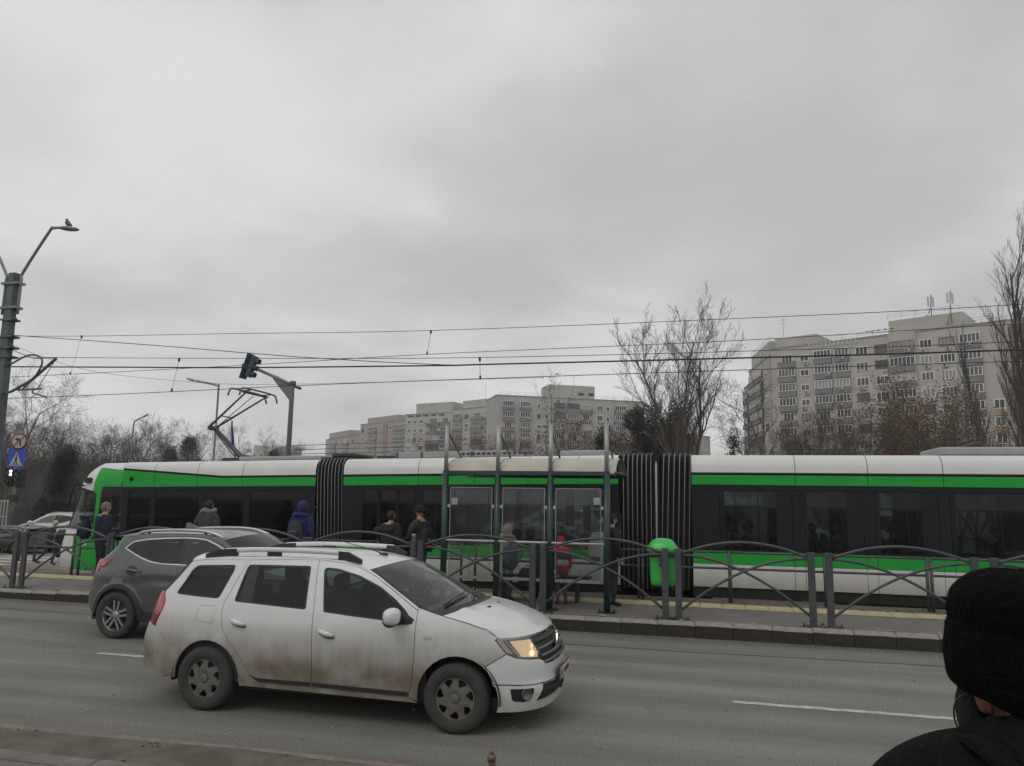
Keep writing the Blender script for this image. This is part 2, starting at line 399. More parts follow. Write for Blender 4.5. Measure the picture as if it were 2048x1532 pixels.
    f=op('MULTIPLY',op('MULTIPLY_ADD',np_.outputs['Fac'],5.0,-2.75,True),.30); mm=N.new('ShaderNodeMix'); mm.data_type='RGBA'; L.new(f,mm.inputs[0]); L.new(col,mm.inputs[6]); mm.inputs[7].default_value=(.105,.098,.086,1); col=mm.outputs[2]
    f=op('MULTIPLY',op('MULTIPLY_ADD',np_.outputs['Fac'],-6.0,2.45,True),.35); mm=N.new('ShaderNodeMix'); mm.data_type='RGBA'; L.new(f,mm.inputs[0]); L.new(col,mm.inputs[6]); mm.inputs[7].default_value=(.25,.235,.195,1)
    L.new(mm.outputs[2],b.inputs['Base Color'])
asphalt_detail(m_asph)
xs=[-1400,-600,-150,-80,-50,-36,-28,-24,-22,-20,-18,-16,-14,-12,-10,-5,0,10,30,80,200,600,1400]
ys=[-400,-50,-5,4,14.5,16.1,16.35,18,20,24,32,50,100,300,900,1500]
mb=MB(); mb.grid([[(x,y,(gz(x) if y>16.2 else -.25)) for y in ys] for x in xs],flip=True); tag(mb.build('ground',m_ground),kind='structure')
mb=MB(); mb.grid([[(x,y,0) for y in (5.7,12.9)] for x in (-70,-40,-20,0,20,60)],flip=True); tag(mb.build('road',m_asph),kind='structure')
# lane marking dashes
m_line=M('road_paint',(.60,.58,.50),.85,var=.25,sc=9,bump=.4,bsc=120,c2=(.33,.315,.27))
ln=struct_root('lane_marking')
def dash(x0,x1):
    n=40; up=[];lo=[]
    for i in range(n+1):
        x=x0+(x1-x0)*i/n; up.append((x,9.03+random.uniform(-.013,.008),.004)); lo.append((x,8.92+random.uniform(-.008,.013),.004))
    m=MB(); m.grid([lo,up],smooth=False,flip=False); m.build('dash',m_line,ln)
for x0 in (-17,-7.9,.2,7.5): dash(x0,x0+3.0)
# tarred seams and cracks in the asphalt, raised a few millimetres
m_tar=M('tar_seam',(.075,.07,.062),.7,var=.3,sc=9)
def seam(name,pts,w,seed):
    rr=random.Random(seed); up=[];lo=[]
    for i,(x,y) in enumerate(pts):
        a=w*(.5+.8*rr.random()); up.append((x,y+a,.0045)); lo.append((x,y-a,.0045))
    m=MB(); m.grid([lo,up],smooth=False); m.build(name,m_tar,rs_)
rs_=struct_root('road_seams'); rq=random.Random(31)
seam('tar_seam',[(-14+.25*i,11.72+.05*sin(i*.21)+rq.uniform(-.012,.012)) for i in range(100)],.014,1)
for k,(x,y,n) in enumerate(((-7.5,10.2,9),(1.5,7.4,12),(3.2,10.4,10),(-11.5,8.4,11),(5.0,9.9,8))):
    p=[];cx,cy=x,y
    for i in range(n): cx+=rq.uniform(.08,.22); cy+=rq.gauss(0,.07); p.append((cx,cy))
    seam('crack',p,.006,k+5)
# muddy verge with a worn kerb on our side
m_mud=M('mud',(.075,.064,.050),.95,var=.4,sc=2.2,bump=.9,bsc=26,c2=(.165,.145,.115))
def verge():
    mb=MB(); P=[]
    n=240
    for i in range(n+1):
        x=-16+i*.09; row=[]
        for j in range(13):
            t=j/12; y=6.02+.05*sin(x*1.3)-t*.80
            z=.012+.14*t*(1-t)*1.6*noise.noise((x*1.4,y*2.2,0))+.03*sm(t*4)*abs(noise.noise((x*9,y*12,7)))+.035*sm(t*3)*noise.noise((x*4,y*5,3))+.02*sm(t*2)*(1-t)*3+.02*t
            row.append((x,y,max(.004,z)))
        P.append(row)
    mb.grid(P,flip=False); tag(mb.build('muddy_verge',m_mud),kind='structure')
    k=struct_root('near_kerb')
    mc=M('kerb_concrete_near',(.17,.15,.135),.9,var=.25,sc=6,bump=.5,bsc=50)
    b=MB(); b.box((0,0,0),(.985,.16,.16),bev=.015); s=b.build('kerb_stone',mc,k); s.location=(-16,5.18,.03)
    for i in range(1,22): inst(s,k,(-16+i,5.18,.03+random.uniform(-.008,.008)),random.uniform(-.01,.01))
    pv=MB(); pv.grid([[(x,y,.08) for y in (-3,5.10)] for x in (-16,0,16)],flip=True); tag(pv.build('near_pavement',M('near_paving',(.16,.15,.135),.9,var=.2,sc=3,bump=.3)),kind='structure')
    e=MB(); P=[]
    for i in range(200):
        x=-16+i*.11; y=6.03+.03*sin(x*1.3); w=.035+.012*noise.noise((x*2,1,1)); P.append([(x,y+w,.004),(x,y+w*.4,.03),(x,y-w*.6,.032),(x,y-w-.02,.008)])
    e.grid(P,0,True); e.build('edging',M('edging_pale',(.20,.165,.145),.9,var=.25,sc=8,bump=.5,bsc=40),k)
    st=MB(); rnd=random.Random(3)
    for i in range(900):
        x=rnd.uniform(-11,2); y=5.98-abs(rnd.gauss(0,.32)); r=rnd.uniform(.004,.016); st.ball((x,y,.012+r*.3),(r*1.6,r*1.1,r*.5),5,3,rnd.choice((0,0,1)))
    for i in range(260):
        x=rnd.uniform(-11,3); y=rnd.uniform(5.45,6.0); r=rnd.uniform(.006,.020); st.ball((x,y,.015+r*.4),(r*1.3,r,r*.6),6,4,rnd.randint(0,1))
    for i in range(420):
        x=rnd.uniform(-11,9); y=rnd.choice([rnd.uniform(6,12.8),rnd.uniform(12.3,12.82)]); r=rnd.uniform(.004,.013); st.ball((x,y,r*.4),(r*1.3,r,r*.6),5,3,rnd.randint(1,2))
    tag(st.build('road_grit',[M('clod',(.06,.052,.042),.95),M('pebble',(.2,.185,.16),.9),M('pale_chip',(.38,.36,.31),.9)]),kind='stuff')
verge()
# platform: slab, kerb stones, tactile tiles
m_plat=M('platform_asphalt',(.165,.158,.148),.9,var=.15,sc=2.5,bump=.3,bsc=120)
m_edge=M('platform_concrete',(.165,.142,.105),.92,var=.3,sc=1.6,bump=.3,bsc=50,c2=(.11,.098,.075))
def platform():
    X=[-24,-20,-16,-14,-13,-12,-11,-10,-9,-8,0,12]
    b=MB(); b.grid([[(x,y,pz(x)) for y in (13.0,13.8,15.02)] for x in X],flip=True)
    b.grid([[(x,y,z) for y,z in ((15.02,pz(x)),(16.1,pz(x)),(16.1,-.5))] for x in X],1,smooth=False,flip=True)
    b.add([(12,12.86,-.3),(12,16.1,-.3),(12,16.1,.24),(12,12.86,.24)],[(0,1,2,3)]); b.add([(-24,12.86,-.3),(-24,16.1,-.3),(-24,16.1,.18),(-24,12.86,.18)],[(3,2,1,0)])
    tag(b.build('tram_platform',[m_plat,m_edge]),kind='structure')
    k=struct_root('platform_kerb')
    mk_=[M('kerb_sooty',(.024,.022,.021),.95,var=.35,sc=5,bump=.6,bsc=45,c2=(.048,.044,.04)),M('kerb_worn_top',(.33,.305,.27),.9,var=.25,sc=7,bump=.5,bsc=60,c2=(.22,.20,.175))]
    def stone_mesh(r):
        b=MB(); n=6; P=[]
        prof=[(0,-.12),(-.004,.0),(-.003,.186),(.032,.236),(.05,.242),(.14,.24)]
        for i in range(n+1):
            x=-.286+.572*i/n; e=.006 if i in(0,n) else 0
            P.append([(x,y+e+r.uniform(-.004,.004),z-e*.6+(r.uniform(-.006,.004) if z>.16 else 0)) for y,z in prof])
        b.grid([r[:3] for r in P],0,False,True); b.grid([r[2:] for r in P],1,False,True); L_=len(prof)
        b.add([P[0][j] for j in range(L_)]+[(-.286,.14,-.12)],[tuple(range(L_+1))]); b.add([P[n][j] for j in range(L_)]+[(.286,.14,-.12)],[tuple(reversed(range(L_+1)))])
        return b
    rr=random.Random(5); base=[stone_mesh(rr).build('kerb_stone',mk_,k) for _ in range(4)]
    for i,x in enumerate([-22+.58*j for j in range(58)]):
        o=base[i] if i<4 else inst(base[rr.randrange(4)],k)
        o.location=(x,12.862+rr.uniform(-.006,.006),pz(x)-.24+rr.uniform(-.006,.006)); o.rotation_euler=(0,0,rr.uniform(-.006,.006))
    t=struct_root('tactile_paving')
    mt=M('tactile_yellow',(.50,.44,.27),.85,var=.16,sc=3,bump=.2,c2=(.38,.33,.21))
    b=MB(); b.box((0,0,.004),(.394,.56,.012),bev=.004)
    for j in range(7): b.box((0,-.24+j*.08,.012),(.36,.032,.012),bev=.005)
    s=b.build('tactile_tile',mt,t)
    xs_=[-20+.4*j for j in range(76)]
    for i,x in enumerate(xs_):
        o=s if i==0 else inst(s,t); o.location=(x,14.93-.03*x*.35,pz(x)+.004+rr.uniform(-.002,.002)); o.rotation_euler=(0,0,-.012+rr.uniform(-.004,.004))
    # litter and leaves along the kerb
    l=MB()
    for i in range(26):
        x=rr.uniform(-5,6); y=rr.uniform(12.9,13.1); l.ball((x,y,pz(x)+.012),(rr.uniform(.02,.05),.025,.012),6,4)
    for i in range(60):
        x=rr.uniform(-6,6); y=15.6+rr.uniform(-.15,.15); l.ball((x,y,pz(x)+.008),(rr.uniform(.01,.04),.02,.008),5,3,1)
    tag(l.build('litter',[M('litter_pale',(.34,.30,.24),.9),M('moss',(.05,.06,.03),.95)]),kind='stuff')
platform()
# tram track: concrete bed with grooved rails
m_bed=M('track_concrete',(.19,.165,.135),.92,var=.3,sc=1.2,bump=.4,bsc=30)
X=[-70,-50,-36,-28,-24,-22,-20,-18,-16,-14,-12,-10,-5,0,15,40]
b=MB(); b.grid([[(x,y,gz(x)+.012) for y in (16.35,23.2)] for x in X],flip=True); tag(b.build('track_bed',m_bed),kind='structure')
tr_=struct_root('tram_track')
for y in (16.68,18.12,19.88,21.32):
    b=MB()
    for dy,h,w in ((0,.02,.06),(.075,.016,.025)):
        b.grid([[(x,y+dy-w/2,gz(x)+.01),(x,y+dy-w/2,gz(x)+.012+h),(x,y+dy+w/2,gz(x)+.012+h),(x,y+dy+w/2,gz(x)+.01)] for x in X],smooth=False,flip=True)
    b.build('rail',M('rail_steel',(.20,.17,.15),.4,.7),tr_)
# far carriageway with crossing stripes and a pale stop line
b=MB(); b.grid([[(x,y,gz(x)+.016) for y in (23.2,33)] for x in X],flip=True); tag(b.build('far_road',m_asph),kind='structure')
cw=struct_root('zebra_crossing')
for i in range(9):
    x=-26+i*.0; y=17+i*1.0
    b=MB(); b.grid([[(-27,yy,gz(-27)+.026),(-23.6,yy,gz(-23.6)+.026)] for yy in (y,y+.5)],smooth=False,flip=True); b.build('stripe',m_line,cw)
b=MB(); b.grid([[(x,y,gz(x)+.02) for y in (24.6,24.75)] for x in X],flip=True); tag(b.build('far_edge_line',m_line),kind='structure')

# ------------------------------------------------------------------ vehicles
def shell_panel(sh, poly, name, mat, parent, side=1, holes=(), gap=.004, off=0., depth=.018, step=.085, both=False, raw=False, label=None):
    pl=[p if raw else sh.uv(p) for p in poly]; pl=dens(pl,.05)
    if gap: pl=grow(pl,-gap)
    hl=[dens(h if raw else [sh.uv(p) for p in h],.05) for h in holes]
    vs,fs=tri2d(pl,hl,step)
    pos=[sh.P(u,z,off) for u,z in vs]; nn=[sh.N(u,z) for u,z in vs]
    V=[];F=[];Nn=[]
    # does (u,z)->(x,w,z) keep handedness for the near side? test with a face normal
    a,b,c=[Vector((pos[i][0],-pos[i][1],pos[i][2])) for i in fs[len(fs)//2]]; nv=nn[fs[len(fs)//2][0]]
    fl=(b-a).cross(c-a).dot(Vector((nv[0],-nv[1],nv[2])))<0
    for sd in ((1,-1) if both else (side,)):
        n0=len(V); V+=[(p[0],-sd*p[1],p[2]) for p in pos]; Nn+=[(q[0],-sd*q[1],q[2]) for q in nn]
        rev=fl if sd==1 else not fl
        for f in fs:
            q=tuple(n0+i for i in f); va,vb,vc=[Vector(V[i]) for i in q[:3]]; nn_=Vector(Nn[q[0]])+Vector(Nn[q[1]])+Vector(Nn[q[2]])
            F.append(q if (vb-va).cross(vc-va).dot(nn_)>=0 else q[::-1])
        if depth:
            for lp,hole in [(pl,False)]+[(h,True) for h in hl]:
                o=[sh.P(u,z,off) for u,z in lp]; q=[sh.P(u,z,off-depth) for u,z in lp]; nq=[sh.N(u,z) for u,z in lp]; n0=len(V); m=len(lp)
                V+=[(p[0],-sd*p[1],p[2]) for p in o]+[(p[0],-sd*p[1],p[2]) for p in q]
                Nn+=[(k[0],-sd*k[1],k[2]) for k in nq]*2
                ccw=(area2(lp)>0)!=hole
                for i in range(m):
                    j=(i+1)%m; f=(n0+i,n0+m+i,n0+m+j,n0+j)
                    F.append(tuple(reversed(f)) if (rev!=ccw)==False else f)
    o=mk(name,V,F,mat,parent,True,None,Nn)
    if label: o['label']=label
    return o
def strip(mb, sh, edge, ctr, nt=14, mi=0, t0=-1, t1=1, ns=24, lift=0.):
    """skin between the two mirrored edge curves, through the centre-line points (x,z)"""
    E=catmull(edge,6); 
    C=catmull(ctr,6)
    def at(c,t):
        k=t*(len(c)-1); i=min(int(k),len(c)-2); f=k-i; return [lerp(c[i][m],c[i+1][m],f) for m in range(2)]
    P=[]
    for i in range(ns+1):
        x,z=at(E,i/ns); cx,cz=at(C,i/ns); w=sh.P(sh.us(x,z),z)[1]; row=[]
        for j in range(nt+1):
            t=t0+(t1-t0)*j/nt; q=1-abs(t)**2.2
            row.append((x+(cx-x)*q,t*w,z+(cz-z)*q+lift))
        P.append(row)
    mb.grid(P,mi,True); return P
def wheel(parent, x, w, r, rr, kind, side, mats):
    """tyre + rim, axis along y"""
    T=Matrix.Translation((x,-side*w,r))@Matrix.Rotation(side*pi/2,4,'X')   # local +z points outwards
    b=MB(); hw=.1
    b.lathe([(rr-.01,-hw),(rr+.02,-hw),(r-.035,-hw*1.02),(r-.008,-hw*.8),(r,-hw*.5),(r,hw*.5),(r-.008,hw*.8),(r-.035,hw*1.02),(r-.07,hw*1.04),(rr+.02,hw*.98),(rr-.005,hw*.9),(rr-.012,hw*.6)],40,0,T)
    for zz in (-.045,-.015,.015,.045): b.lathe([(r+.0005,zz-.004),(r-.006,zz-.003),(r-.006,zz+.003),(r+.0005,zz+.004)],40,1,T)
    wh=b.build('wheel',[mats['tyre'],mats['black']],parent)
    b=MB()
    b.lathe([(rr-.012,-.05),(.05,-.045)],32,1,T)   # brake side, dark
    b.lathe([(.135,.0),(.05,.005),(.02,.01)],24,2,T)
    if kind=='cap':
        out=[(cos(a)*(rr-.004),sin(a)*(rr-.004)) for a in [2*pi*i/56 for i in range(56)]]; holes=[]
        for k in range(7):
            a0=2*pi*k/7+.3
            h=[(.125,-.20),(.150,-.36),(.172,-.33),(.176,.0),(.168,.17),(.120,.12),(.104,.02)]
            holes.append(rounded([(rr/.19*q*cos(a0+t),rr/.19*q*sin(a0+t)) for q,t in h],.008,2))
        vs,fs=tri2d(out,holes,.03)
        def hz(p): d=math.hypot(*p)/rr; return .088-.018*d*d+.012*math.exp(-((d-.95)/.06)**2)-.012*(d<.3)
        n0=len(vs); V=[tuple(T@Vector((p[0],p[1],hz(p)))) for p in vs]
        b.add(V,fs,0,True)
        for h in holes:
            m=len(h); V=[tuple(T@Vector((p[0],p[1],hz(p)))) for p in h]+[tuple(T@Vector((p[0],p[1],hz(p)-.025))) for p in h]
            b.add(V,[(i,(i+1)%m,m+(i+1)%m,m+i) for i in range(m)],0)
        b.lathe([(rr-.004,.075),(rr+.004,.085),(rr-.006,.07)],40,0,T)
        b.lathe([(.042,.086),(.036,.09),(0,.091)],20,0,T)
    else:
        b.lathe([(rr-.03,.02),(rr-.012,.07),(rr-.004,.088),(rr+.004,.085),(rr+.002,.06)],44,0,T)
        for k in range(5):
            a0=2*pi*k/5+.25
            for d in (-.15,.15):
                pl=[(.045,-.016),(.045,.016),(rr-.012,.02),(rr-.012,-.014)]
                A=a0+d; q=[(p[0]*cos(a0)-(p[1]+d*.16+(p[0]-.04)*d*.7)*sin(a0),p[0]*sin(a0)+(p[1]+d*.16+(p[0]-.04)*d*.7)*cos(a0)) for p in pl]
                b.prism(q,.045,.075,0,T)
        b.lathe([(.062,.05),(.06,.074),(.03,.08),(0,.08)],20,0,T)
        for k in range(5): a=2*pi*k/5; b.lathe([(.008,.07),(.008,.079),(0,.079)],8,1,T@Matrix.Translation((.044*cos(a),.044*sin(a),0)))
    b.build('rim',[mats['rim'],mats['black'],mats['disc']],wh)
    return wh
def arch_pts(cx,cz,r,a0,a1,n=12): return [(cx+r*cos(R(a0+(a1-a0)*i/n)),cz+r*sin(R(a0+(a1-a0)*i/n))) for i in range(n+1)]
def liners(sh, parent, mats, arches, r=.37):
    for cx,cz in arches:
        for sd in (1,-1):
            b=MB(); P=[[(cx+(r+.03)*cos(R(a)),-sd*y,cz+(r+.03)*sin(R(a))) for y in (.84,.45)] for a in range(-6,189,8)]
            b.grid(P,0,True,flip=sd>0); b.add([p[1] for p in P],[tuple(range(len(P)))]); b.build('wheel_liner',mats['black'],parent)
m_black=M('black_plastic',(.022,.022,.023),.55,var=.15); m_seal=M('rubber_seal',(.016,.016,.017),.5)
m_tyre=M('tyre_rubber',(.036,.034,.031),.85,var=.25,sc=9,c2=(.055,.05,.044)); m_disc=M('brake_metal',(.12,.11,.10),.5,.6)
m_seat=M('seat_cloth',(.03,.032,.036),.9,var=.2); m_chrome=M('chrome',(.62,.62,.63),.15,1.,var=.05); m_redlens=M('red_lens',(.42,.012,.02),.12,var=.12,spec=.6,coat=.5)
m_dkred=M('dark_red_lens',(.20,.008,.016),.15,var=.1,coat=.5)
def interior(sh, car, mats, rows, roofz, x0, x1, half, floor=.28, belt=.95, dash=None):
    b=MB()
    for sd in (1,-1):
        P=[[(x,-sd*(sh.P(sh.us(x,z),z)[1]-.055),z) for z in (floor,.6,belt-.03)] for x in [x0+(x1-x0)*i/10 for i in range(11)]]
        b.grid(P,0,True,flip=sd<0); b.grid(P,0,True,flip=sd>0)
    b.add([(x0,-half+.05,floor),(x1,-half+.05,floor),(x1,half-.05,floor),(x0,half-.05,floor)],[(0,1,2,3)])
    b.build('cabin_trim',mats['seat'],car)
    for x in rows:
        for y in (-.38,.38):
            s=MB(); s.box((x+.25,y,.55),(.5,.5,.18),bev=.05); s.box((x-.03,y,.86),(.14,.5,.62),M_=Matrix.Rotation(R(-12),4,'Y'),bev=.05); s.box((x-.10,y,1.24),(.09,.26,.17),bev=.035); s.build('seat',mats['seat'],car)
    if dash:
        s=MB(); s.box((dash,0,.86),(.5,half*1.75,.26),bev=.07); s.build('dashboard',mats['black'],car)
        T=Matrix.Translation((dash-.42,.38,.93))@Matrix.Rotation(R(-65),4,'Y'); s=MB()
        s.tube([tuple(T@Vector((.18*cos(a),.18*sin(a),0))) for a in [2*pi*i/20 for i in range(21)]],.014,6,cap=False); s.tube([tuple(T@Vector((-.17,0,0))),tuple(T@Vector((.17,0,0)))],.018,6); s.build('steering_wheel',mats['black'],car)
# ---------------- white estate car
WAG=dict(outline=[(4.47,0),(4.455,.25),(4.39,.5),(4.25,.69),(4.05,.79),(3.75,.845),(3.2,.866),(2.2,.866),(1.2,.866),(.75,.85),(.4,.79),(.15,.64),(.03,.42),(0,0)],
 xf=[(.2,-.03),(.30,.01),(.36,.03),(.45,.0),(.6,-.01),(.7,-.04),(.83,-.12),(.9,-.2)],
 xr=[(.3,.02),(.45,0),(.62,0),(.77,.05),(1.1,.13),(1.384,.36),(1.5,.5)],
 wid=[(.2,.955),(.32,.975),(.5,.995),(.75,1),(.88,.995),(.98,.975),(1.1,.925),(1.3,.83),(1.42,.765),(1.5,.70)],
 L=4.47,arches=[(1.04,.3,.39,.012),(3.65,.3,.39,.012)])

def white_car():
    S=Shell(**WAG)
    car=thing('estate_car','white estate car streaked with brown road dirt, one headlight glowing, nearest the camera','car',(-5.919,7.836,0))
    paint=M('white_paint',(.64,.645,.635),.32,var=.02,coat=.6,dirt=((.150,.120,.083),.42,.98,.97))
    paint_top=M('white_paint_clean',(.64,.645,.635),.3,var=.02,sc=2,coat=.7)
    mats=dict(tyre=m_tyre,black=m_black,rim=M('grey_hubcap',(.155,.148,.138),.45,.35,var=.15,dirt=((.10,.088,.07),0,.7,.4)),disc=m_disc,seat=m_seat)
    glass=GLASS('tinted_glass',(.46,.58,.52),.7,dust=.02); gl_w=GLASS('windscreen_glass',(.60,.74,.68),1.0,dust=.10)
    TL=[(.638,1.425),(.736,1.436),(1.087,1.474),(1.616,1.491),(2.135,1.489),(2.391,1.475),(2.573,1.431),(2.687,1.402),(2.778,1.36),(3.007,1.23),(3.184,1.129),(3.262,1.086)]
    dt=[(1.339,1.448),(1.7,1.466),(2.117,1.474)]; dt2=[(2.117,1.474),(2.4,1.455),(2.6,1.412),(2.75,1.352),(3.0,1.212),(3.18,1.105),(3.255,1.06)]
    Rs=[(1.339,1.448),(1.298,1.335),(1.19,1.027),(1.193,.94),(1.214,.793),(1.292,.688),(1.395,.577),(1.49,.455),(1.545,.37)]
    Bs=[(2.117,1.474),(2.136,1.336),(2.19,1.003),(2.196,.847),(2.214,.395),(2.208,.311)]
    Fs=[(3.255,1.06),(3.254,1.013),(3.248,.821),(3.243,.616),(3.228,.411),(3.195,.287)]
    qg=rounded([(.585,1.095),(.70,1.335),(.755,1.378),(1.20,1.397),(1.205,1.34),(1.12,1.07),(.66,1.088)],.035); rg=rounded([(1.298,1.052),(1.338,1.37),(1.36,1.405),(2.05,1.415),(2.105,1.012)],.03)
    fg=rounded([(2.292,1.0),(2.198,1.385),(2.225,1.407),(2.35,1.40),(2.6,1.345),(2.843,1.251),(3.02,1.145),(3.13,1.06),(3.20,.985),(3.15,.952),(2.95,.956),(2.59,.978)],.02)
    tail=[('r',.70,1.10),(.40,1.101),(.418,1.07),(.463,1.015),(.452,.933),(.375,.80),(.34,.772),('r',.735,.775)]
    tail=[(.345,1.105),(.40,1.101),(.418,1.07),(.463,1.015),(.452,.933),(.375,.80),(.325,.768),(.262,.778),(.26,.86),(.28,.97)]
    archR=arch_pts(1.06,.30,.372,-3,152,14); archF=arch_pts(3.665,.30,.378,186,20,14)
    fuel=rounded([(.915,1.0),(1.11,1.008),(1.10,.835),(.90,.85)],.03)
    quarter=[(.65,1.41),(1.0,1.445),(1.339,1.448)]+Rs[1:]+archR+[(.55,.65),(.375,.765)]+[(.375,.80),(.452,.933),(.463,1.015),(.418,1.07),(.40,1.101)]
    fender=[(3.262,1.086),(3.367,1.058),(3.51,1.023),(3.74,.972),(3.932,.915),('u',.90,.842),('u',.95,.829),('u',.918,.768),('u',.884,.709),(3.996,.644),(3.93,.60)]+archF[::-1]+[(3.195,.287)]+Fs[::-1][1:]
    hl=[('u',.95,.829),('u',.833,.834),('u',.679,.834),('u',.52,.832),('u',.491,.704),('u',.522,.642),('u',.644,.65),('u',.795,.672),('u',.884,.709),('u',.918,.768)]
    gr=[('u',.505,.83),('u',.25,.835),('u',0.,.838),('u',0.,.588),('u',.232,.588),('u',.412,.59),('u',.517,.641),('u',.488,.704)]
    fog=rounded([('u',)*0 or q for q in [(.892,.406),(.64,.399),(.68,.287),(.738,.273),(.85,.286),(.88,.326)]],.02,3)
    low=[(.519,.424),(.30,.41),(0.,.41),(0,.285),(.327,.281),(.579,.272),(.598,.285)]
    bump=[(3.93,.60),(3.996,.644),('u',.884,.709),('u',.795,.672),('u',.644,.65),('u',.522,.642),('u',.412,.585),('u',.232,.578),('u',0.,.575),('u',0.,.40)]
    bump_up=bump[:-1]+[('u',0.,.425),('u',.514,.43),('u',.7,.432),('u',1.056,.45)]+[q for q in archF if .44<q[1]<.605 and q[0]>3.9][::1]
    bump_lo=[('u',1.05,.445),('u',.7,.427),('u',.514,.425),('u',0.,.42),('u',0.,.20),('u',.3,.19),('u',.98,.19)]+[q for q in archF if q[1]<.43 and q[0]>3.9][::-1]
    archFf=[q for q in archF if q[0]>3.9]
    bump_up=bump[:-1]+[('u',0.,.425),('u',.514,.43),('u',.7,.432),('u',1.04,.447)]+[q for q in reversed(archFf) if q[1]>.455]
    bump_lo=[('u',1.04,.443),('u',.7,.427),('u',.514,.425),('u',0.,.42),('u',0.,.412),('u',.30,.411),('u',.52,.420),('u',.600,.285),('u',.579,.270),('u',.327,.279),('u',0.,.283),('u',0.,.20),('u',.3,.19),('u',.985,.195)]+[(4.04,.26),(4.035,.34),(4.015,.42)]
    def split(p): return p
    for sd in (1,-1):
        P=lambda *a,**k: shell_panel(S,*a,parent=car,side=sd,**k)
        P(quarter,'rear_quarter_panel',paint,holes=[qg,fuel]); P(fuel,'fuel_flap',paint,off=-.001)
        P(dt+Bs[1:]+[(1.62,.315)]+Rs[::-1][:-1],'rear_door',paint,holes=[rg])
        P(dt2+Fs[1:]+Bs[::-1][:-1],'front_door',paint,holes=[fg])
        P(TL+dt2[::-1]+dt[::-1][1:]+[(1.0,1.445),(.65,1.412)],'roof_side',paint_top,gap=.002)
        P(fender,'front_fender',paint)
        for nm,g in (('quarter_window',qg),('rear_window',rg),('front_window',fg)):
            gi=grow(g,-.016); shell_panel(S,g,'window_seal',m_seal,car,side=sd,holes=[gi],gap=-.003,off=-.005)
            shell_panel(S,gi,nm,glass,car,side=sd,gap=0,off=-.010,depth=0,step=.15)
        d=shell_panel(S,[(1.335,1.06),(1.375,1.40),(1.475,1.405),(1.50,1.05)],'window_divider',m_seal,car,side=sd,off=-.006)
        P(tail,'tail_light',m_redlens,off=.006,gap=.001,label='red tail light cluster, darker in its lower half'); P([(.43,.90),(.375,.80),(.325,.768),(.262,.778),(.26,.86),(.272,.92)],'tail_light_lens',m_dkred,off=.010,gap=.008)
        P([(.40,1.108),(.645,1.41),(.638,1.425),(.571,1.384),(.346,1.108)],'tailgate_glass_wrap',m_black,off=.001)
        P(hl,'headlight',M('lamp_housing',(.10,.10,.105),.3,.3),off=-.02,gap=-.002,depth=.01)
        P(fog,'fog_lamp_recess',m_black,off=-.03,raw=True,gap=-.01)
        # sill, moulding
        P([(1.545,.368),(1.62,.313),(2.208,.309),(3.195,.285),(3.28,.24),(1.437,.262),(1.418,.33),(1.49,.45)],'sill',paint,gap=.002,off=-.004)
        P([(1.55,.376),(1.64,.35),(2.202,.352),(2.203,.316),(1.644,.318)],'door_moulding',m_black,off=.010,gap=.002); P([(2.222,.352),(3.2,.335),(3.185,.296),(2.222,.316)],'door_moulding',m_black,off=.010,gap=.002)
        P([(.325,.762),(.375,.76),(.55,.645),(.745,.60)]+[q for q in arch_pts(1.06,.3,.372,150,182,6)]+[(.686,.285),(.45,.30),(.31,.335),('r',.4,.33),('r',0,.33),('r',0,.76),('r',.5,.77),(.262,.77)],'rear_bumper',paint)
        wheel(car,1.04,.765,.307,.192,'cap',sd,mats); wheel(car,3.65,.765,.307,.192,'cap',sd,mats)
        # headlamp internals
        rf=shell_panel(S,[(.80,.825),(.52,.822),(.505,.704),(.535,.655),(.64,.662),(.735,.672)],'headlight_reflector',M('headlight_glow',(.55,.45,.33),.25,.2,emit=((1,.66,.36),.33)),car,side=sd,gap=.006,off=-.012,raw=True)
        T=S.P(.60,.70,-.008); bb=MB(); bb.ball((T[0],-sd*T[1],T[2]),(.02,.040,.026),12,8); bb.build('bulb',M('headlight_bulb',(1,.8,.5),.2,emit=((1,.66,.32),1.3)),rf)
        T=S.P(.56,.755,-.008); bb=MB(); bb.ball((T[0],-sd*T[1],T[2]),(.012,.022,.03),12,8); bb.build('bulb',M('headlight_bulb2',(1,.8,.5),.2,emit=((1,.7,.40),.62)),rf)
        shell_panel(S,[(.93,.82),(.865,.825),(.80,.70),(.875,.715)],'indicator_lens',M('clear_lens',(.42,.42,.43),.2,.3),car,side=sd,gap=.004,off=-.010,raw=True)
        shell_panel(S,[(.855,.828),(.835,.828),(.735,.668),(.76,.668)],'lamp_divider',M('lamp_grey',(.30,.30,.30),.3,.4),car,side=sd,gap=0,off=-.008,raw=True)
        P(hl,'headlight_cover',GLASS('lamp_glass',(.92,.9,.88),dust=.10),off=.003,gap=.001,depth=0)
        f=S.P(.73,.345,-.02); n=Vector((S.N(.73,.345)[0],-sd*S.N(.73,.345)[1],0)).normalized(); b=MB(); Tm=Matrix.Translation((f[0],-sd*f[1],f[2]))@n.to_track_quat('Z','Y').to_matrix().to_4x4()
        b.lathe([(.052,-.01),(.052,.012),(.044,.014),(.04,.002),(0,.004)],18,0,Tm); b.build('fog_lamp',M('fog_lens',(.10,.105,.11),.15,.2,coat=.8),car)
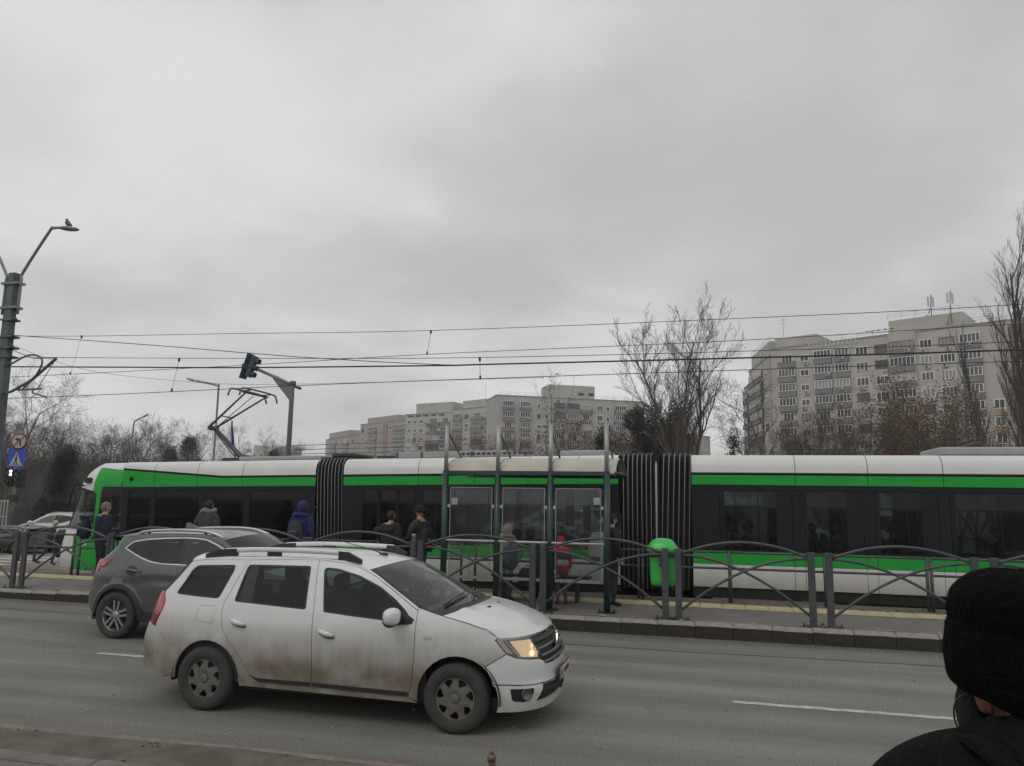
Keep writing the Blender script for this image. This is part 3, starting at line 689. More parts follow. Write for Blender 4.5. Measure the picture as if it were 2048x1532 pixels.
        # mirror
        b=MB(); b.ball((3.07,-sd*1.0,1.02),(.075,.125,.082),20,14); b.v=[(x,y+sd*.0,1.02+(.078*math.copysign(abs((z-1.02)/.082)**.62,z-1.02))) for x,y,z in b.v]; mr=b.build('mirror',paint_top,car); b=MB(); b.ball((3.055,-sd*.985,1.005),(.072,.13,.088),14,8); b.tube([(3.09,-sd*.86,.97),(3.08,-sd*.95,.97)],[.045,.03],8); b.build('mirror_base',m_black,mr)
        P([(2.96,.955),(3.10,1.055),(3.235,.985),(3.215,.94),(3.15,.925),(3.03,.935)],'mirror_triangle',m_black,off=.006)
        # handles
        for hx,hz in ((1.395,.875),(2.352,.825)):
            b=MB(); p=[]
            for i in range(9):
                t=i/8; u=S.us(hx-.085+.17*t,hz+.012-.045*t); q=S.P(u,hz+.012-.045*t,.012+.022*sin(pi*t)); p.append((q[0],-sd*q[1],q[2]))
            b.tube(p,[.012,.019,.023,.025,.025,.024,.022,.018,.008],10,flat=((0,-sd,0),1)); h=b.build('door_handle',paint_top,car)
            shell_panel(S,[(hx-.08,hz+.005),(hx+.085,hz-.038),(hx+.08,hz-.065),(hx+.0,hz-.06),(hx-.075,hz-.03)],'handle_recess',M('recess_grey',(.10,.10,.10),.6),h,side=sd,gap=0,off=.0015,depth=0)
        P([(3.335,.845),(3.405,.842),(3.405,.822),(3.338,.818)],'side_indicator',M('clear_side_lens',(.5,.5,.48),.2),off=.010,gap=0)
        # roof rail
        b=MB(); pr=[(.79,1.472),(.96,1.520),(1.3,1.545),(1.6,1.553),(2.0,1.552),(2.37,1.543),(2.45,1.520),(2.56,1.470)]
        def rp(x,z): 
            zz=min(z,1.5); q=S.P(S.us(x,min(zz,1.47)),min(zz,1.47)); return (x,-sd*(q[1]-.03),z)
        pts=[rp(*p) for p in catmull(pr,5)]; n=len(pts)
        b.tube(pts[6:-9],.019,8,flat=((0,1,0),1.4)); rl=b.build('roof_rail',paint_top,car)
        for a,c in ((0,9),(n-12,n)):
            b=MB(); seg=pts[a:c]; V=[]
            for q in seg: V+=[(q[0],q[1]-.02,q[2]+.018),(q[0],q[1]+.02,q[2]+.018),(q[0],q[1]+.024,1.44),(q[0],q[1]-.024,1.44)]
            F=[];m=len(seg)
            for i in range(m-1):
                for k in range(4): F.append((i*4+k,i*4+(k+1)%4,i*4+4+(k+1)%4,i*4+4+k))
            F+=[(3,2,1,0),(4*m-4,4*m-3,4*m-2,4*m-1)]; b.add(V,F); b.build('rail_foot',m_black,rl)
        b=MB(); q=rp(1.59,1.52); b.box((1.59,q[1],1.50),(.16,.035,.08),bev=.008); b.build('rail_foot',m_black,rl)
    fbu=shell_panel(S,bump_up,'front_bumper',paint_top,car,both=True); fbl=shell_panel(S,bump_lo,'bumper_lower',M('white_paint_lower',(.60,.60,.585),.4,var=.05,coat=.3,dirt=((.2,.175,.13),.15,.32,.6)),car,both=True,holes=[[('u',)+q for q in fog],[('u',)+q for q in low if q[0]>0][0:0]] if False else [[('u',q[0],q[1]) for q in fog]])
    lg=shell_panel(S,[(.515,.418),(.30,.405),(0.,.405),(0,.30),(.327,.285),(.575,.272),(.594,.285)],'lower_grille',M('grille_black',(.010,.010,.011),.6),car,both=True,raw=True,gap=-.015,off=-.02,depth=.0)
    # upper grille
    g=shell_panel(S,gr,'grille',m_black,car,both=True,gap=0,off=-.03,depth=0)
    for z,u1 in ((.795,.50),(.735,.485),(.672,.49),(.615,.46)):
        b=MB(); pts=[]
        for i in range(-12,13):
            u=abs(i)/12*u1; q=S.P(u,z-.010*(u/u1)**2,-.008); pts.append((q[0],-q[1] if i>0 else q[1],q[2]))
        b.tube(pts,.016,8,flat=((0,0,1),1.2)); b.build('grille_bar',M('grille_grey',(.13,.13,.14),.3,.7,coat=.4) if z<.79 else m_black,g)
    b=MB(); sh_=[(-.13,.055),(.13,.055),(.075,-.06),(0,-.075),(-.075,-.06)]
    q=S.P(0,.735,.006); T=Matrix.Translation(q)@Matrix.Rotation(pi/2,4,'Z')@Matrix.Rotation(pi/2,4,'X')
    b.prism([(-.11,.05),(-.045,.05),(0,-.025),(.045,.05),(.11,.05),(.055,-.065),(-.055,-.065)][::-1],-.004,.012,0,T); b.build('emblem',m_chrome,g)
    # number plate (unreadable print)
    q=S.P(0,.46,.03); b=MB(); b.box((q[0],0,.462),(.012,.54,.125),0,bev=.004); pl=b.build('number_plate',m_black,car)
    b=MB(); b.box((q[0]+.009,0,.462),(.006,.505,.10)); b.build('plate_face',M('plate_white',(.55,.53,.50),.5,dirt=((.3,.22,.18),.38,.6,.5)),pl)
    T=Matrix.Translation((q[0]+.0125,0,.462))@Matrix.Rotation(pi/2,4,'Z')@Matrix.Rotation(pi/2,4,'X')
    text_mesh('B',.085,'plate_letter',M('plate_ink',(.10,.04,.04),.6),pl,T@Matrix.Translation((-.17,0,0)))
    b=MB()
    b.box((q[0]+.0125,.065,.462),(.0015,.27,.05))
    b.build('plate_print',M('plate_ink',(.1,.04,.04)),pl)
    b=MB(); b.box((q[0]+.0125,-.235,.462),(.0015,.03,.095)); b.build('plate_band',M('plate_blue',(.02,.05,.3),.5),pl)
    # hood
    side=catmull([(3.51,1.026),(3.74,.976),(3.932,.918)],8); sw=[S.P(S.us(x,z),z) for x,z in side]+[S.P(.90-.0*i,.845) for i in (0,)]
    b=MB(); ns,nt=22,20; P=[]
    fr=[S.P(.90*j/nt,.845) for j in range(nt+1)]
    for i in range(ns+1):
        s=i/ns; k=s*(len(sw)-1); a=min(int(k),len(sw)-2); e=[lerp(sw[a][m],sw[a+1][m],k-a) for m in range(3)]; row=[]
        cx=lerp(3.655,fr[0][0],s); cz=1.065-(.215*s**1.7)-.0*s
        for j in range(nt+1):
            t=j/nt; rr_=(3.51+(3.655-3.51)*(1-t**2.2),t*sw[0][1],1.026+.039*(1-t**2.2))
            lf=(lerp(cx,e[0],t),lerp(0,e[1],t),lerp(cz,e[2],t)); tb=[lerp(rr_[m],fr[j][m],s) for m in range(3)]
            c00=(3.655,0,1.065);c01=sw[0];c10=fr[0];c11=sw[-1]
            bl=[lerp(lerp(c00[m],c01[m],t),lerp(c10[m],c11[m],t),s) for m in range(3)]
            q=[lf[m]+tb[m]-bl[m] for m in range(3)]; row.append((q[0],q[1],q[2]+.018*math.exp(-((t-.62)/.1)**2)*(1-s)*.6))
        P.append([(p[0],p[1],p[2]) for p in row])
    full=[[(p[0],-p[1],p[2]) for p in reversed(r)]+r[1:] for r in P]
    b.grid(full,0,True); fe=full[-1]; b.grid([fe,[(p[0]-.02,p[1],p[2]-.03) for p in fe]],0,True); b.build('bonnet',paint_top,car)
    for y in (-.22,.12): b=MB(); b.box((3.78,y,1.047),(.035,.05,.012),0,bev=.004); b.build('washer_jet',m_black,car)
    # cowl, windscreen, wipers
    b=MB(); P=[]
    for i in range(25):
        t=-1+2*i/24; w=.80*t; xx=3.51+(3.655-3.51)*(1-abs(t)**2.2); z=1.026+.039*(1-abs(t)**2.2)
        P.append([(xx-.13,w,z+.035),(xx-.05,w,z+.0),(xx+.012,w,z-.006)])
    b.grid(P,0,True); b.build('cowl',m_black,car)
    ed=[(2.687,1.402),(2.778,1.36),(3.007,1.23),(3.184,1.129),(3.40,1.035)]; ct=[(2.80,1.450),(2.93,1.400),(3.18,1.285),(3.38,1.180),(3.585,1.085)]
    b=MB(); strip(b,S,ed,ct,14,0,-.955,.955); ws=b.build('windscreen',gl_w,car)
    for a,c in ((-1.0,-.955),(.955,1.0)):
        b=MB(); strip(b,S,ed,ct,1,0,a,c); b.build('windscreen_seal',m_seal,ws)
    for y0,y1 in ((-.62,.02),(-.02,.60)):
        b=MB(); a=(3.585-.0*abs(y0),y0,1.065); 
        def wsurf(w,s):
            return (lerp(3.40,2.69,s)+(lerp(3.585,2.8,s)-lerp(3.40,2.69,s))*(1-(abs(w)/.8)**2.2),w,lerp(1.035,1.402,s)+(lerp(1.085,1.45,s)-lerp(1.035,1.402,s))*(1-(abs(w)/.8)**2.2)+.02)
        b.tube([wsurf(y0,.02),wsurf((y0+y1)/2,.08),wsurf(y1,.10)],[.012,.009,.006],6); b.tube([wsurf(y0-.0,.05),wsurf(y1,.16)],.006,5); b.build('wiper',m_black,car)
    # roof, tailgate
    re=[p for p in TL if p[0]<=2.69]; b=MB(); strip(b,S,re,[(.52,1.475),(.8,1.495),(1.2,1.525),(1.7,1.54),(2.2,1.53),(2.5,1.50),(2.80,1.452)],18,0,ns=30); b.build('roof',paint_top,car)
    b=MB(); strip(b,S,[(.638,1.425),(.571,1.384),(.346,1.106)],[(.52,1.475),(.42,1.40),(.20,1.12)],12,0); b.build('rear_windscreen',GLASS('dark_rear_glass',(.16,.2,.18)),car)
    b=MB(); strip(b,S,[(.346,1.106),(.285,.97),(.262,.775)],[(.20,1.12),(.10,.95),(.03,.765)],12,0); b.build('tailgate',paint,car)
    b=MB(); b.tube([(2.52,0,1.505),(2.46,0,1.53),(1.9,0,1.66)],[.012,.006,.003],6); b.ball((2.54,0,1.502),(.05,.025,.02)); b.build('aerial',m_black,car)
    interior(S,car,mats,(1.35,2.35),1.45,.5,3.35,.82,dash=3.25,belt=.97)
    b=MB(); b.box((2.35,0,.25),(3.3,1.35,.10)); b.build('underbody',m_black,car); b=MB(); b.box((2.36,0,.25),(1.7,1.25,.12)); b.build('floor_pan',m_black,car)
    liners(S,car,mats,((1.06,.3),(3.665,.3)))
    b=MB(); b.box((2.76,0,1.385),(.03,.22,.07),bev=.01); b.build('inside_mirror',m_black,car)
    return car
white_car()
# ---------------- grey crossover
def grey_suv(origin, paint, label, rot=0., lamp=True, group=None, name='crossover_car'):
    S=Shell(outline=[(4.377,0),(4.36,.28),(4.28,.55),(4.10,.75),(3.85,.85),(3.5,.89),(3,.903),(2.2,.903),(1.2,.903),(.75,.89),(.42,.82),(.18,.68),(.04,.45),(0,0)],
      xf=[(.25,-.04),(.4,.02),(.55,.02),(.7,-.02),(.85,-.08),(.95,-.2)],xr=[(.3,.10),(.42,.02),(.6,.02),(.75,.06),(.95,.10),(1.1,.13),(1.2,.26),(1.32,.42),(1.45,.44),(1.55,.5)],
      wid=[(.2,.95),(.35,.985),(.5,1),(.75,1),(.85,1.005),(.92,1.0),(1.0,.985),(1.12,.935),(1.3,.85),(1.42,.79),(1.52,.70)],L=4.377,
      arches=[(.86,.33,.42,.014),(3.506,.33,.42,.014)],bump=lambda x,z: -.016*math.exp(-((z-.80-.02*x)/.05)**2)*sm((x-.95)/.3)*sm((3.3-x)/.4))
    car=thing(name,label,'car',origin,rot,group)
    mats=dict(tyre=m_tyre,black=m_black,rim=M('alloy',(.42,.42,.43),.3,.85,var=.08),disc=m_disc,seat=m_seat)
    glass=GLASS('privacy_glass',(.13,.13,.125),dust=.10); gl=GLASS('suv_front_glass',(.40,.46,.43),dust=.06)
    TL=[(.70,1.452),(.931,1.490),(1.251,1.516),(1.672,1.526),(2.093,1.520),(2.317,1.490),(2.47,1.455),(2.62,1.372),(2.9,1.22),(3.1,1.115),(3.25,1.05)]
    dt=[(1.05,1.44),(1.4,1.474),(1.83,1.487)]; dt2=[(1.83,1.487),(2.1,1.480),(2.3,1.45),(2.5,1.375),(2.75,1.24),(3.0,1.10),(3.18,1.02)]
    Rs=[(1.05,1.44),(1.10,1.26),(1.03,1.205),(.955,1.105),(.932,1.024),(.945,.90),(1.0,.78),(1.17,.66),(1.29,.50),(1.33,.40)]
    Bs=[(1.83,1.487),(1.845,1.26),(1.86,1.07),(1.875,.7),(1.87,.40)]
    Fs=[(3.18,1.02),(3.12,.9),(3.05,.65),(3.02,.40)]
    ow=rounded([(.835,1.293),(.955,1.398),(1.171,1.434),(1.487,1.458),(1.84,1.472),(2.05,1.467),(2.21,1.447),(2.40,1.385),(2.62,1.285),(2.88,1.135),(2.95,1.08),(2.6,1.072),(1.85,1.083),(1.58,1.088),(1.37,1.108),(1.16,1.165),(.98,1.235)],.03)
    qg=[(.875,1.293),(.968,1.380),(1.145,1.412),(1.115,1.27),(1.085,1.208),(1.0,1.243)]
    rg=[(1.19,1.416),(1.55,1.442),(1.80,1.452),(1.832,1.098),(1.575,1.10),(1.383,1.122),(1.185,1.178),(1.16,1.28)]
    fg=[(1.885,1.452),(2.05,1.449),(2.20,1.43),(2.39,1.368),(2.60,1.27),(2.85,1.128),(2.9,1.09),(2.6,1.085),(1.90,1.095)]
    aR=arch_pts(.88,.33,.395,0,180,14); aF=arch_pts(3.506,.33,.395,180,8,14)
    tail=[(.37,1.098),(.413,1.115),(.656,1.121),(.631,1.083),(.574,1.023),(.474,1.02),(.455,.96),(.425,.935),(.36,.945),(.355,1.02)]
    fuel=rounded([(.665,1.055),(.815,1.06),(.835,.918),(.68,.921)],.03)
    for sd in (1,-1):
        P=lambda *a,**k: shell_panel(S,*a,parent=car,side=sd,**k)
        cl=M('cladding',(.030,.030,.031),.7,var=.2,bump=.1,bsc=200)
        P([(.69,1.445),(.90,1.462),(1.05,1.44)]+Rs[1:]+[(1.30,.42)]+[q for q in arch_pts(.88,.33,.455,18,150,12)]+[(.42,.70),(.405,.93),(.425,.93),(.455,.955),(.474,1.015),(.574,1.018),(.631,1.08),(.66,1.125),(.43,1.125)],'rear_quarter_panel',paint,holes=[ow[:3]+[(1.06,1.42),(1.09,1.26),(1.04,1.217)]+ow[-4:]] if False else [fuel])
        P(fuel,'fuel_flap',paint)
        P(dt+Bs[1:]+[(1.36,.40)]+Rs[::-1][1:],'rear_door',paint,gap=.004); P(dt2+Fs[1:]+Bs[::-1][1:],'front_door',paint)
        P(TL+dt2[::-1]+dt[::-1][1:]+[(.90,1.464),(.70,1.448)],'roof_side',paint,gap=.002)
        P([(3.25,1.05),(3.5,1.01),(3.8,.955),(3.95,.90),(4.0,.75),(3.93,.62)]+arch_pts(3.506,.33,.455,40,165,10)+[(3.03,.42),(3.05,.65),(3.12,.9),(3.18,1.02)],'front_fender',paint)
        # chrome outline and panes set into a dark daylight opening
        P(ow,'window_trim',m_chrome,off=.004,gap=0,holes=[grow(ow,-.016)]); P(grow(ow,-.014),'window_surround',m_seal,off=.003,gap=0,holes=[rounded(g,.02) for g in (qg,rg,fg)])
        for g,n_,mt in ((qg,'quarter_window',glass),(rg,'rear_window',glass),(fg,'front_window',gl)):
            P(rounded(g,.02),n_,mt,off=.0045,gap=0,depth=0,step=.15)
        for cx,a in ((.88,aR),(3.506,aF)):
            o=arch_pts(cx,.33,.455,0,180,14); i=arch_pts(cx,.33,.395,180,0,14); P(o+i,'arch_cladding',cl,off=.008,gap=0)
        P([(1.275,.33),(1.30,.42),(1.36,.40),(1.87,.40),(3.02,.40),(3.06,.36),(3.1,.25),(1.28,.25)],'sill',cl,gap=.002)
        P([(.405,.935),(.42,.70)]+arch_pts(.88,.33,.455,140,180,6)+[(.42,.34),(.46,.30),('r',.5,.34),('r',0,.34),('r',0,.92),('r',.6,.93)],'rear_bumper',paint)
        P([(4.0,.75),(4.02,.70),('u',.6,.66),('u',0.,.64),('u',0.,.25),('u',.9,.25),(3.96,.3)]+arch_pts(3.506,.33,.455,0,38,5),'front_bumper',paint)
        P([('u',0,.645),('u',.6,.665),(4.02,.71),(4.0,.80),(3.97,.885),('u',.45,.84),('u',0.,.84)],'lamp_panel',M('front_lamp',(.2,.2,.21),.2,.4),gap=.002)
        if lamp:
            P(tail,'tail_light',m_redlens,off=.012,gap=0); P([(.475,1.03),(.565,1.035),(.61,1.083),(.50,1.075)],'tail_light_lens',M('pale_lens',(.35,.22,.22),.2,.2),off=.016,gap=0); P([(.385,1.06),(.42,1.085),(.455,1.05),(.425,.965),(.39,.97)],'tail_light_lens',M('pale_lens',(.35,.22,.22)),off=.016,gap=0)
        wheel(car,.86,.80,.335,.222,'alloy',sd,mats); wheel(car,3.506,.80,.335,.222,'alloy',sd,mats)
        b=MB(); pts=[]
        for i in range(9):
            t=i/8; x=1.0+.26*t; z=1.0-.03*t; q=S.P(S.us(x,z),z,.012+.03*sin(pi*t)); pts.append((q[0],-sd*q[1],q[2]))
        b.tube(pts,[.010,.016,.018,.018,.018,.018,.017,.015,.008],8,flat=((0,1,0),1)); h=b.build('door_handle',paint,car)
        P2=[(1.05+.11*cos(a)*.9+.04,.985+.07*sin(a)) for a in [2*pi*i/16 for i in range(16)]]; shell_panel(S,P2,'handle_recess',M('suv_recess',(.035,.034,.033),.5),h,side=sd,gap=0,off=.002,depth=0)
        b=MB(); b.ball((2.98,-sd*1.02,1.10),(.09,.13,.085),14,8); b.tube([(2.95,-sd*.88,1.05),(2.96,-sd*.97,1.07)],.03,6); b.build('mirror',paint,car)
        b=MB()
        def rp(x,z): q=S.P(S.us(x,min(z,1.47)),min(z,1.47)); return (x,-sd*(q[1]-.06),z)
        pr=catmull([(.93,1.492),(1.0,1.525),(1.23,1.556),(1.65,1.572),(2.0,1.568),(2.22,1.537),(2.42,1.474)],5); b.tube([rp(*p) for p in pr],.016,8,flat=((0,1,0),1.4)); rl=b.build('roof_rail',M('satin_silver',(.5,.5,.5),.35,.7),car)
        
        for xx in (1.12,2.1): q=rp(xx,1.52); b=MB(); b.box((xx,q[1],1.51),(.03,.03,.08)); b.build('rail_foot',m_black,rl)
    ed=[(2.47,1.455),(2.62,1.372),(2.9,1.22),(3.1,1.115),(3.25,1.05)]; ct=[(2.62,1.52),(2.78,1.45),(3.08,1.30),(3.3,1.19),(3.45,1.10)]
    b=MB(); strip(b,S,ed,ct,14,0,-.95,.95); ws=b.build('windscreen',GLASS('suv_windscreen',(.5,.58,.54),dust=.05),car)
    for a,c in ((-1,-.95),(.95,1)): b=MB(); strip(b,S,ed,ct,1,0,a,c); b.build('windscreen_seal',m_seal,ws)
    b=MB(); strip(b,S,[p for p in TL if p[0]<2.5],[(.60,1.51),(.9,1.545),(1.25,1.572),(1.67,1.582),(2.1,1.575),(2.35,1.555),(2.62,1.52)],18,0,ns=26); b.build('roof',paint,car)
    b=MB(); strip(b,S,[(3.25,1.05),(3.6,.99),(3.8,.955),(3.98,.88)],[(3.45,1.10),(3.8,1.05),(4.1,.97),(4.28,.86)],16,0); b.build('bonnet',paint,car)
    b=MB(); strip(b,S,[(.69,1.445),(.66,1.34),(.50,1.18),(.43,1.115)],[(.47,1.49),(.44,1.36),(.26,1.18),(.18,1.11)],12,0); b.build('rear_windscreen',glass,car)
    b=MB(); strip(b,S,[(.43,1.115),(.40,1.02),(.41,.92)],[(.18,1.11),(.10,1.0),(.08,.91)],12,0); b.build('tailgate',paint,car)
    b=MB(); P=[]
    for i in range(15):
        t=-1+2*i/14; P.append([(.70,t*.60,1.462+.05*(1-t*t)),(.55-.03*(1-t*t),t*.60,1.445+.05*(1-t*t)),(.44-.05*(1-t*t),t*.56,1.425+.045*(1-t*t)),(.46,t*.56,1.40+.045*(1-t*t)),(.62,t*.58,1.38)])
    b.grid(P,0,True,flip=True); b.build('spoiler',paint,car)
    b=MB(); b.add([(1.55,-.018,1.575),(1.30,-.018,1.572),(1.30,.018,1.572),(1.55,.018,1.575),(1.36,-.003,1.66),(1.30,-.003,1.66),(1.30,.003,1.66),(1.36,.003,1.66)],[(0,1,5,4),(2,3,7,6),(1,2,6,5),(3,0,4,7),(4,5,6,7)]); b.build('shark_fin_aerial',paint,car)
    interior(S,car,mats,(1.25,2.15),1.45,.6,3.2,.85,dash=3.0,belt=1.0)
    b=MB(); b.box((2.2,0,.28),(3.8,1.4,.1)); b.build('underbody',m_black,car); liners(S,car,mats,((.88,.33),(3.506,.33)),.40)
    return car
m_greypaint=M('graphite_paint',(.105,.105,.108),.28,.5,var=.05,coat=.8,dirt=((.075,.07,.064),.25,.75,.35))
grey_suv((-9.342,10.783,0),m_greypaint,'dark grey crossover car with silver roof rails in the far lane behind the white estate')

# ------------------------------------------------------------------ tram
m_tw=M('tram_white',(.66,.66,.64),.4,var=.05,sc=1.5,coat=.2,dirt=((.25,.22,.155),.30,.85,.75)); m_tg=M('tram_green',(.020,.345,.044),.5,var=.08,sc=2,spec=.3)
m_tk=M('tram_black',(.010,.0125,.0155),.42,var=.15,spec=.25); m_tu=M('underframe',(.018,.017,.016),.8); m_roofk=M('roof_dark',(.05,.05,.055),.6); m_roofg=M('roof_grey',(.34,.35,.35),.6,var=.1)
g_dark=GLASS('tram_glass_dark',(.20,.23,.25),.55,.03,dust=.015); g_clear=GLASS('tram_glass',(.52,.57,.58),.5,.03,dust=.015)
def tram():
    tram=thing('tram','long white and green articulated tram standing at the platform','tram',(0,17.4,0))
    def sec(name, tilt=0., px=0.):
        e=bpy.data.objects.new(name,None); COL.objects.link(e); e.parent=tram; e.location=(px,0,0); e.rotation_euler=(0,tilt,0); return e
    def pan(s, name, mat, xa, xb, za, zb, off=0., th=.03, far=True, gap=.004):
        for sd in ((-1,1) if far else (-1,)):
            b=MB(); b.box(((xa+xb)/2,sd*(1.2+off-th/2),(za+zb)/2),(xb-xa-gap*2,th,zb-za-gap),bev=.004); o=b.build(name,mat,s)
    FP=[(-1.2,2.715),(-1.192,2.83),(-1.16,2.94),(-1.09,3.02),(-.97,3.07),(-.82,3.085)]
    def fairing(s, xa, xb, za=None):
        for sd in (1,-1):
            b=MB(); n=8; P=[]
            for i in range(n+1):
                t=i/n; x=lerp(xa+.006,xb-.006,t); row=[]
                for k,(y,z) in enumerate(FP):
                    zb=za(x) if za else 2.715
                    q=(z-2.715)/(3.085-2.715); row.append((x,y*sd,zb+q*(3.085-zb)))
                P.append(row)
            b.grid(P,0,True,flip=sd<0); b.build('roof_fairing',m_tw,s)
    def shellbox(s, xa, xb, z0=.46):
        b=MB(); b.add([(xa,-.84,3.08),(xb,-.84,3.08),(xb,.84,3.08),(xa,.84,3.08)],[(0,1,2,3)]); b.build('roof_deck',m_roofg,s)
        b=MB()
        b.box(((xa+xb)/2,0,.33),(xb-xa,2.28,.06)); b.box(((xa+xb)/2,-1.14,.36),(xb-xa,.04,.22)); b.box(((xa+xb)/2,1.14,.36),(xb-xa,.04,.22)); b.build('underframe',m_tu,s)
        b=MB(); b.box(((xa+xb)/2,0,.42),(xb-xa,2.3,.04)); b.build('floor',M('tram_floor',(.05,.05,.052),.7),s)
        b=MB(); b.box(((xa+xb)/2,0,2.62),(xb-xa,2.2,.04)); b.build('ceiling',M('tram_ceiling',(.30,.30,.30),.7),s)
    def bulk(s, x, col=m_tk):
        b=MB(); b.box((x,-.8,1.7),(.05,.78,2.4)); b.box((x,.8,1.7),(.05,.78,2.4)); b.build('end_wall',col,s)
    def seats(s, xs):
        mt=M('tram_seat',(.035,.045,.06),.8); mp=M('pole_yellow',(.35,.26,.05),.4)
        for x in xs:
            for y in (-.80,.80):
                b=MB(); b.box((x,y,.92),(.42,.62,.10),bev=.03); b.box((x-.2,y,1.22),(.08,.62,.62),bev=.03); b.build('seat',mt,s)
        for x in xs[::2]:
            b=MB(); b.tube([(x+.3,-.35,.44),(x+.3,-.35,2.6)],.018,8); b.build('pole',mp,s)
    # rear section ------------------------------------------------
    s=sec('rear_section'); x0,x1=-.33,9.6
    shellbox(s,x0,x1); bulk(s,x1-.03); 
    fs=[-.33,1.67,2.99,4.31,6.4,8.4,9.6]
    for a,b_ in zip(fs,fs[1:]): fairing(s,a,b_); pan(s,'green_band',m_tg,a,b_,2.465,2.665)
    pan(s,'dark_moulding',m_tk,x0,x1,2.668,2.718,.004)
    lo=[-.33,1.60,1.80,2.90,3.09,4.23,4.42,6.4,8.4,9.6]
    for a,b_ in zip(lo,lo[1:]): pan(s,'skirt_panel',m_tw,a,b_,.455,.90); pan(s,'lower_green_band',m_tg,a,b_,.903,1.165,.002)
    pan(s,'window_frame',m_tk,x0,x1,1.17,1.20,.0); pan(s,'window_frame',m_tk,x0,x1,2.36,2.46,.0)
    pil=[(-.33,.21),(1.59,1.77),(2.88,3.08),(4.19,4.39),(6.2,6.5),(8.2,8.5)]
    for a,b_ in pil: pan(s,'window_pillar',m_tk,a,b_,1.20,2.36,.001)
    for (a,b_),(c_,d_) in zip(pil,pil[1:]):
        pan(s,'window_pane',g_clear,b_,c_,1.20,2.36,-.012,.006,gap=0); pan(s,'window_rail',m_tk,b_,c_,2.02,2.05,.0); 
        pan(s,'window_stile',m_tk,b_,b_+.10,1.2,2.36,-.002); pan(s,'window_stile',m_tk,c_-.30,c_,1.2,2.36,-.003)
    pan(s,'window_pane',g_clear,8.5,9.6,1.2,2.36,-.012,.006,gap=0)
    b=MB(); b.box((-.34+2.98,-1.207,1.03),(.09,.012,.045),bev=.005); b.build('side_marker',M('amber_marker',(.5,.13,.02),.3),s)
    seats(s,[.7,1.5,2.4,3.4,5.2,6.9])
    b=MB(); b.box((6.0,0,3.17),(3.2,1.5,.17),bev=.03); b.build('roof_unit',m_roofg,s); 
    b=MB(); b.box((4.95,-.3,3.27),(.55,.5,.09),M_=Matrix.Rotation(R(-16),4,'Y'),bev=.02); b.box((4.75,-.3,3.17),(.1,.3,.2)); b.build('roof_unit_dark',m_roofk,s)
    # middle section ------------------------------------------------
    TL_=-.0165; s=sec('middle_section',TL_,-1.75); ox=1.75
    x0,x1=-8.02+ox,-1.77+ox; shellbox(s,x0,x1,.42)
    fs=[-8.02,-6.2,-4.9,-3.70,-2.62,-1.77]; fs=[v+ox for v in fs]
    for a,b_ in zip(fs,fs[1:]): fairing(s,a,b_); pan(s,'green_band',m_tg,a,b_,2.465,2.665)
    pan(s,'dark_moulding',m_tk,x0,x1,2.668,2.718,.004)
    lo=[v+ox for v in (-8.02,-7.62,-7.16)]; l2=[v+ox for v in (-6.08,-5.0,-3.9,-2.6,-1.77)]
    for L_ in (lo,l2):
        for a,b_ in zip(L_,L_[1:]): pan(s,'skirt_panel',m_tw,a,b_,.42,.92); pan(s,'lower_green_band',m_tg,a,b_,.923,1.165,.002)
    pan(s,'window_frame',m_tk,x0,x1,2.36,2.46,.0); pan(s,'window_frame',m_tk,-6.08+ox,x1,1.17,1.20,.0); pan(s,'window_frame',m_tk,x0,-7.16+ox,1.17,1.20,.0)
    for a,b_ in ((-8.02,-7.51),(-7.18,-7.12),(-6.26,-6.08),(-4.6,-4.4),(-2.9,-2.7),(-2.0,-1.77)): pan(s,'window_pillar',m_tk,a+ox,b_+ox,1.20,2.36,.001)
    for a,b_ in ((-7.51,-7.18),(-6.08,-4.6),(-4.4,-2.9),(-2.7,-2.0)): pan(s,'window_pane',g_dark if a<-7 else g_clear,a+ox,b_+ox,1.2,2.36,-.012,.006,gap=0)
    pan(s,'window_rail',m_tk,-6.08+ox,-4.6+ox,2.02,2.05)
    for a,b_ in ((-7.12,-6.69),(-6.69,-6.26)):
        pan(s,'door_leaf',m_tk,a+ox,b_+ox,.42,.75,-.01); pan(s,'door_glass',g_dark,a+ox+.04,b_+ox-.04,.75,2.36,-.012,.006); pan(s,'door_frame',m_tk,a+ox,a+ox+.04,.75,2.36,-.01); pan(s,'door_frame',m_tk,b_+ox-.04,b_+ox,.75,2.36,-.01)
    seats(s,[v+ox for v in (-5.6,-4.8,-3.9,-3.1)])
    b=MB(); b.box((-5.6+ox,0,3.16),(2.7,1.5,.15),bev=.02); b.build('roof_unit',m_roofg,s)
    for i in range(5): b=MB(); b.box((-6.9+i*.6+ox,-.76,3.16),(.04,.02,.13)); b.build('roof_unit_rib',m_roofk,s)
    for i in range(14): b=MB(); b.box((-5.3+i*.12+ox,-.757,3.17),(.07,.02,.05)); b.build('vent_slot',m_roofk,s)
    b=MB(); b.box((-7.2+ox,0,3.12),(.5,1.3,.08)); b.build('roof_unit_dark',m_roofk,s)
    b=MB(); b.box((-2.6+ox,.2,3.16),(1.1,1.2,.14),bev=.03); b.build('roof_unit',m_roofg,s)
    # front section ------------------------------------------------
    s=sec('front_section',TL_,-1.75); x0,x1=-12.2,-6.96
    shellbox(s,x0,x1,.42)
    slope=lambda x: 2.715 if x>-9.4 else 2.715+(-9.4-x)*.0755
    roofs=[-12.2,-11.29,-10.09,-8.87,-6.96]
    for a,b_ in zip(roofs,roofs[1:]): fairing(s,a,b_,slope)
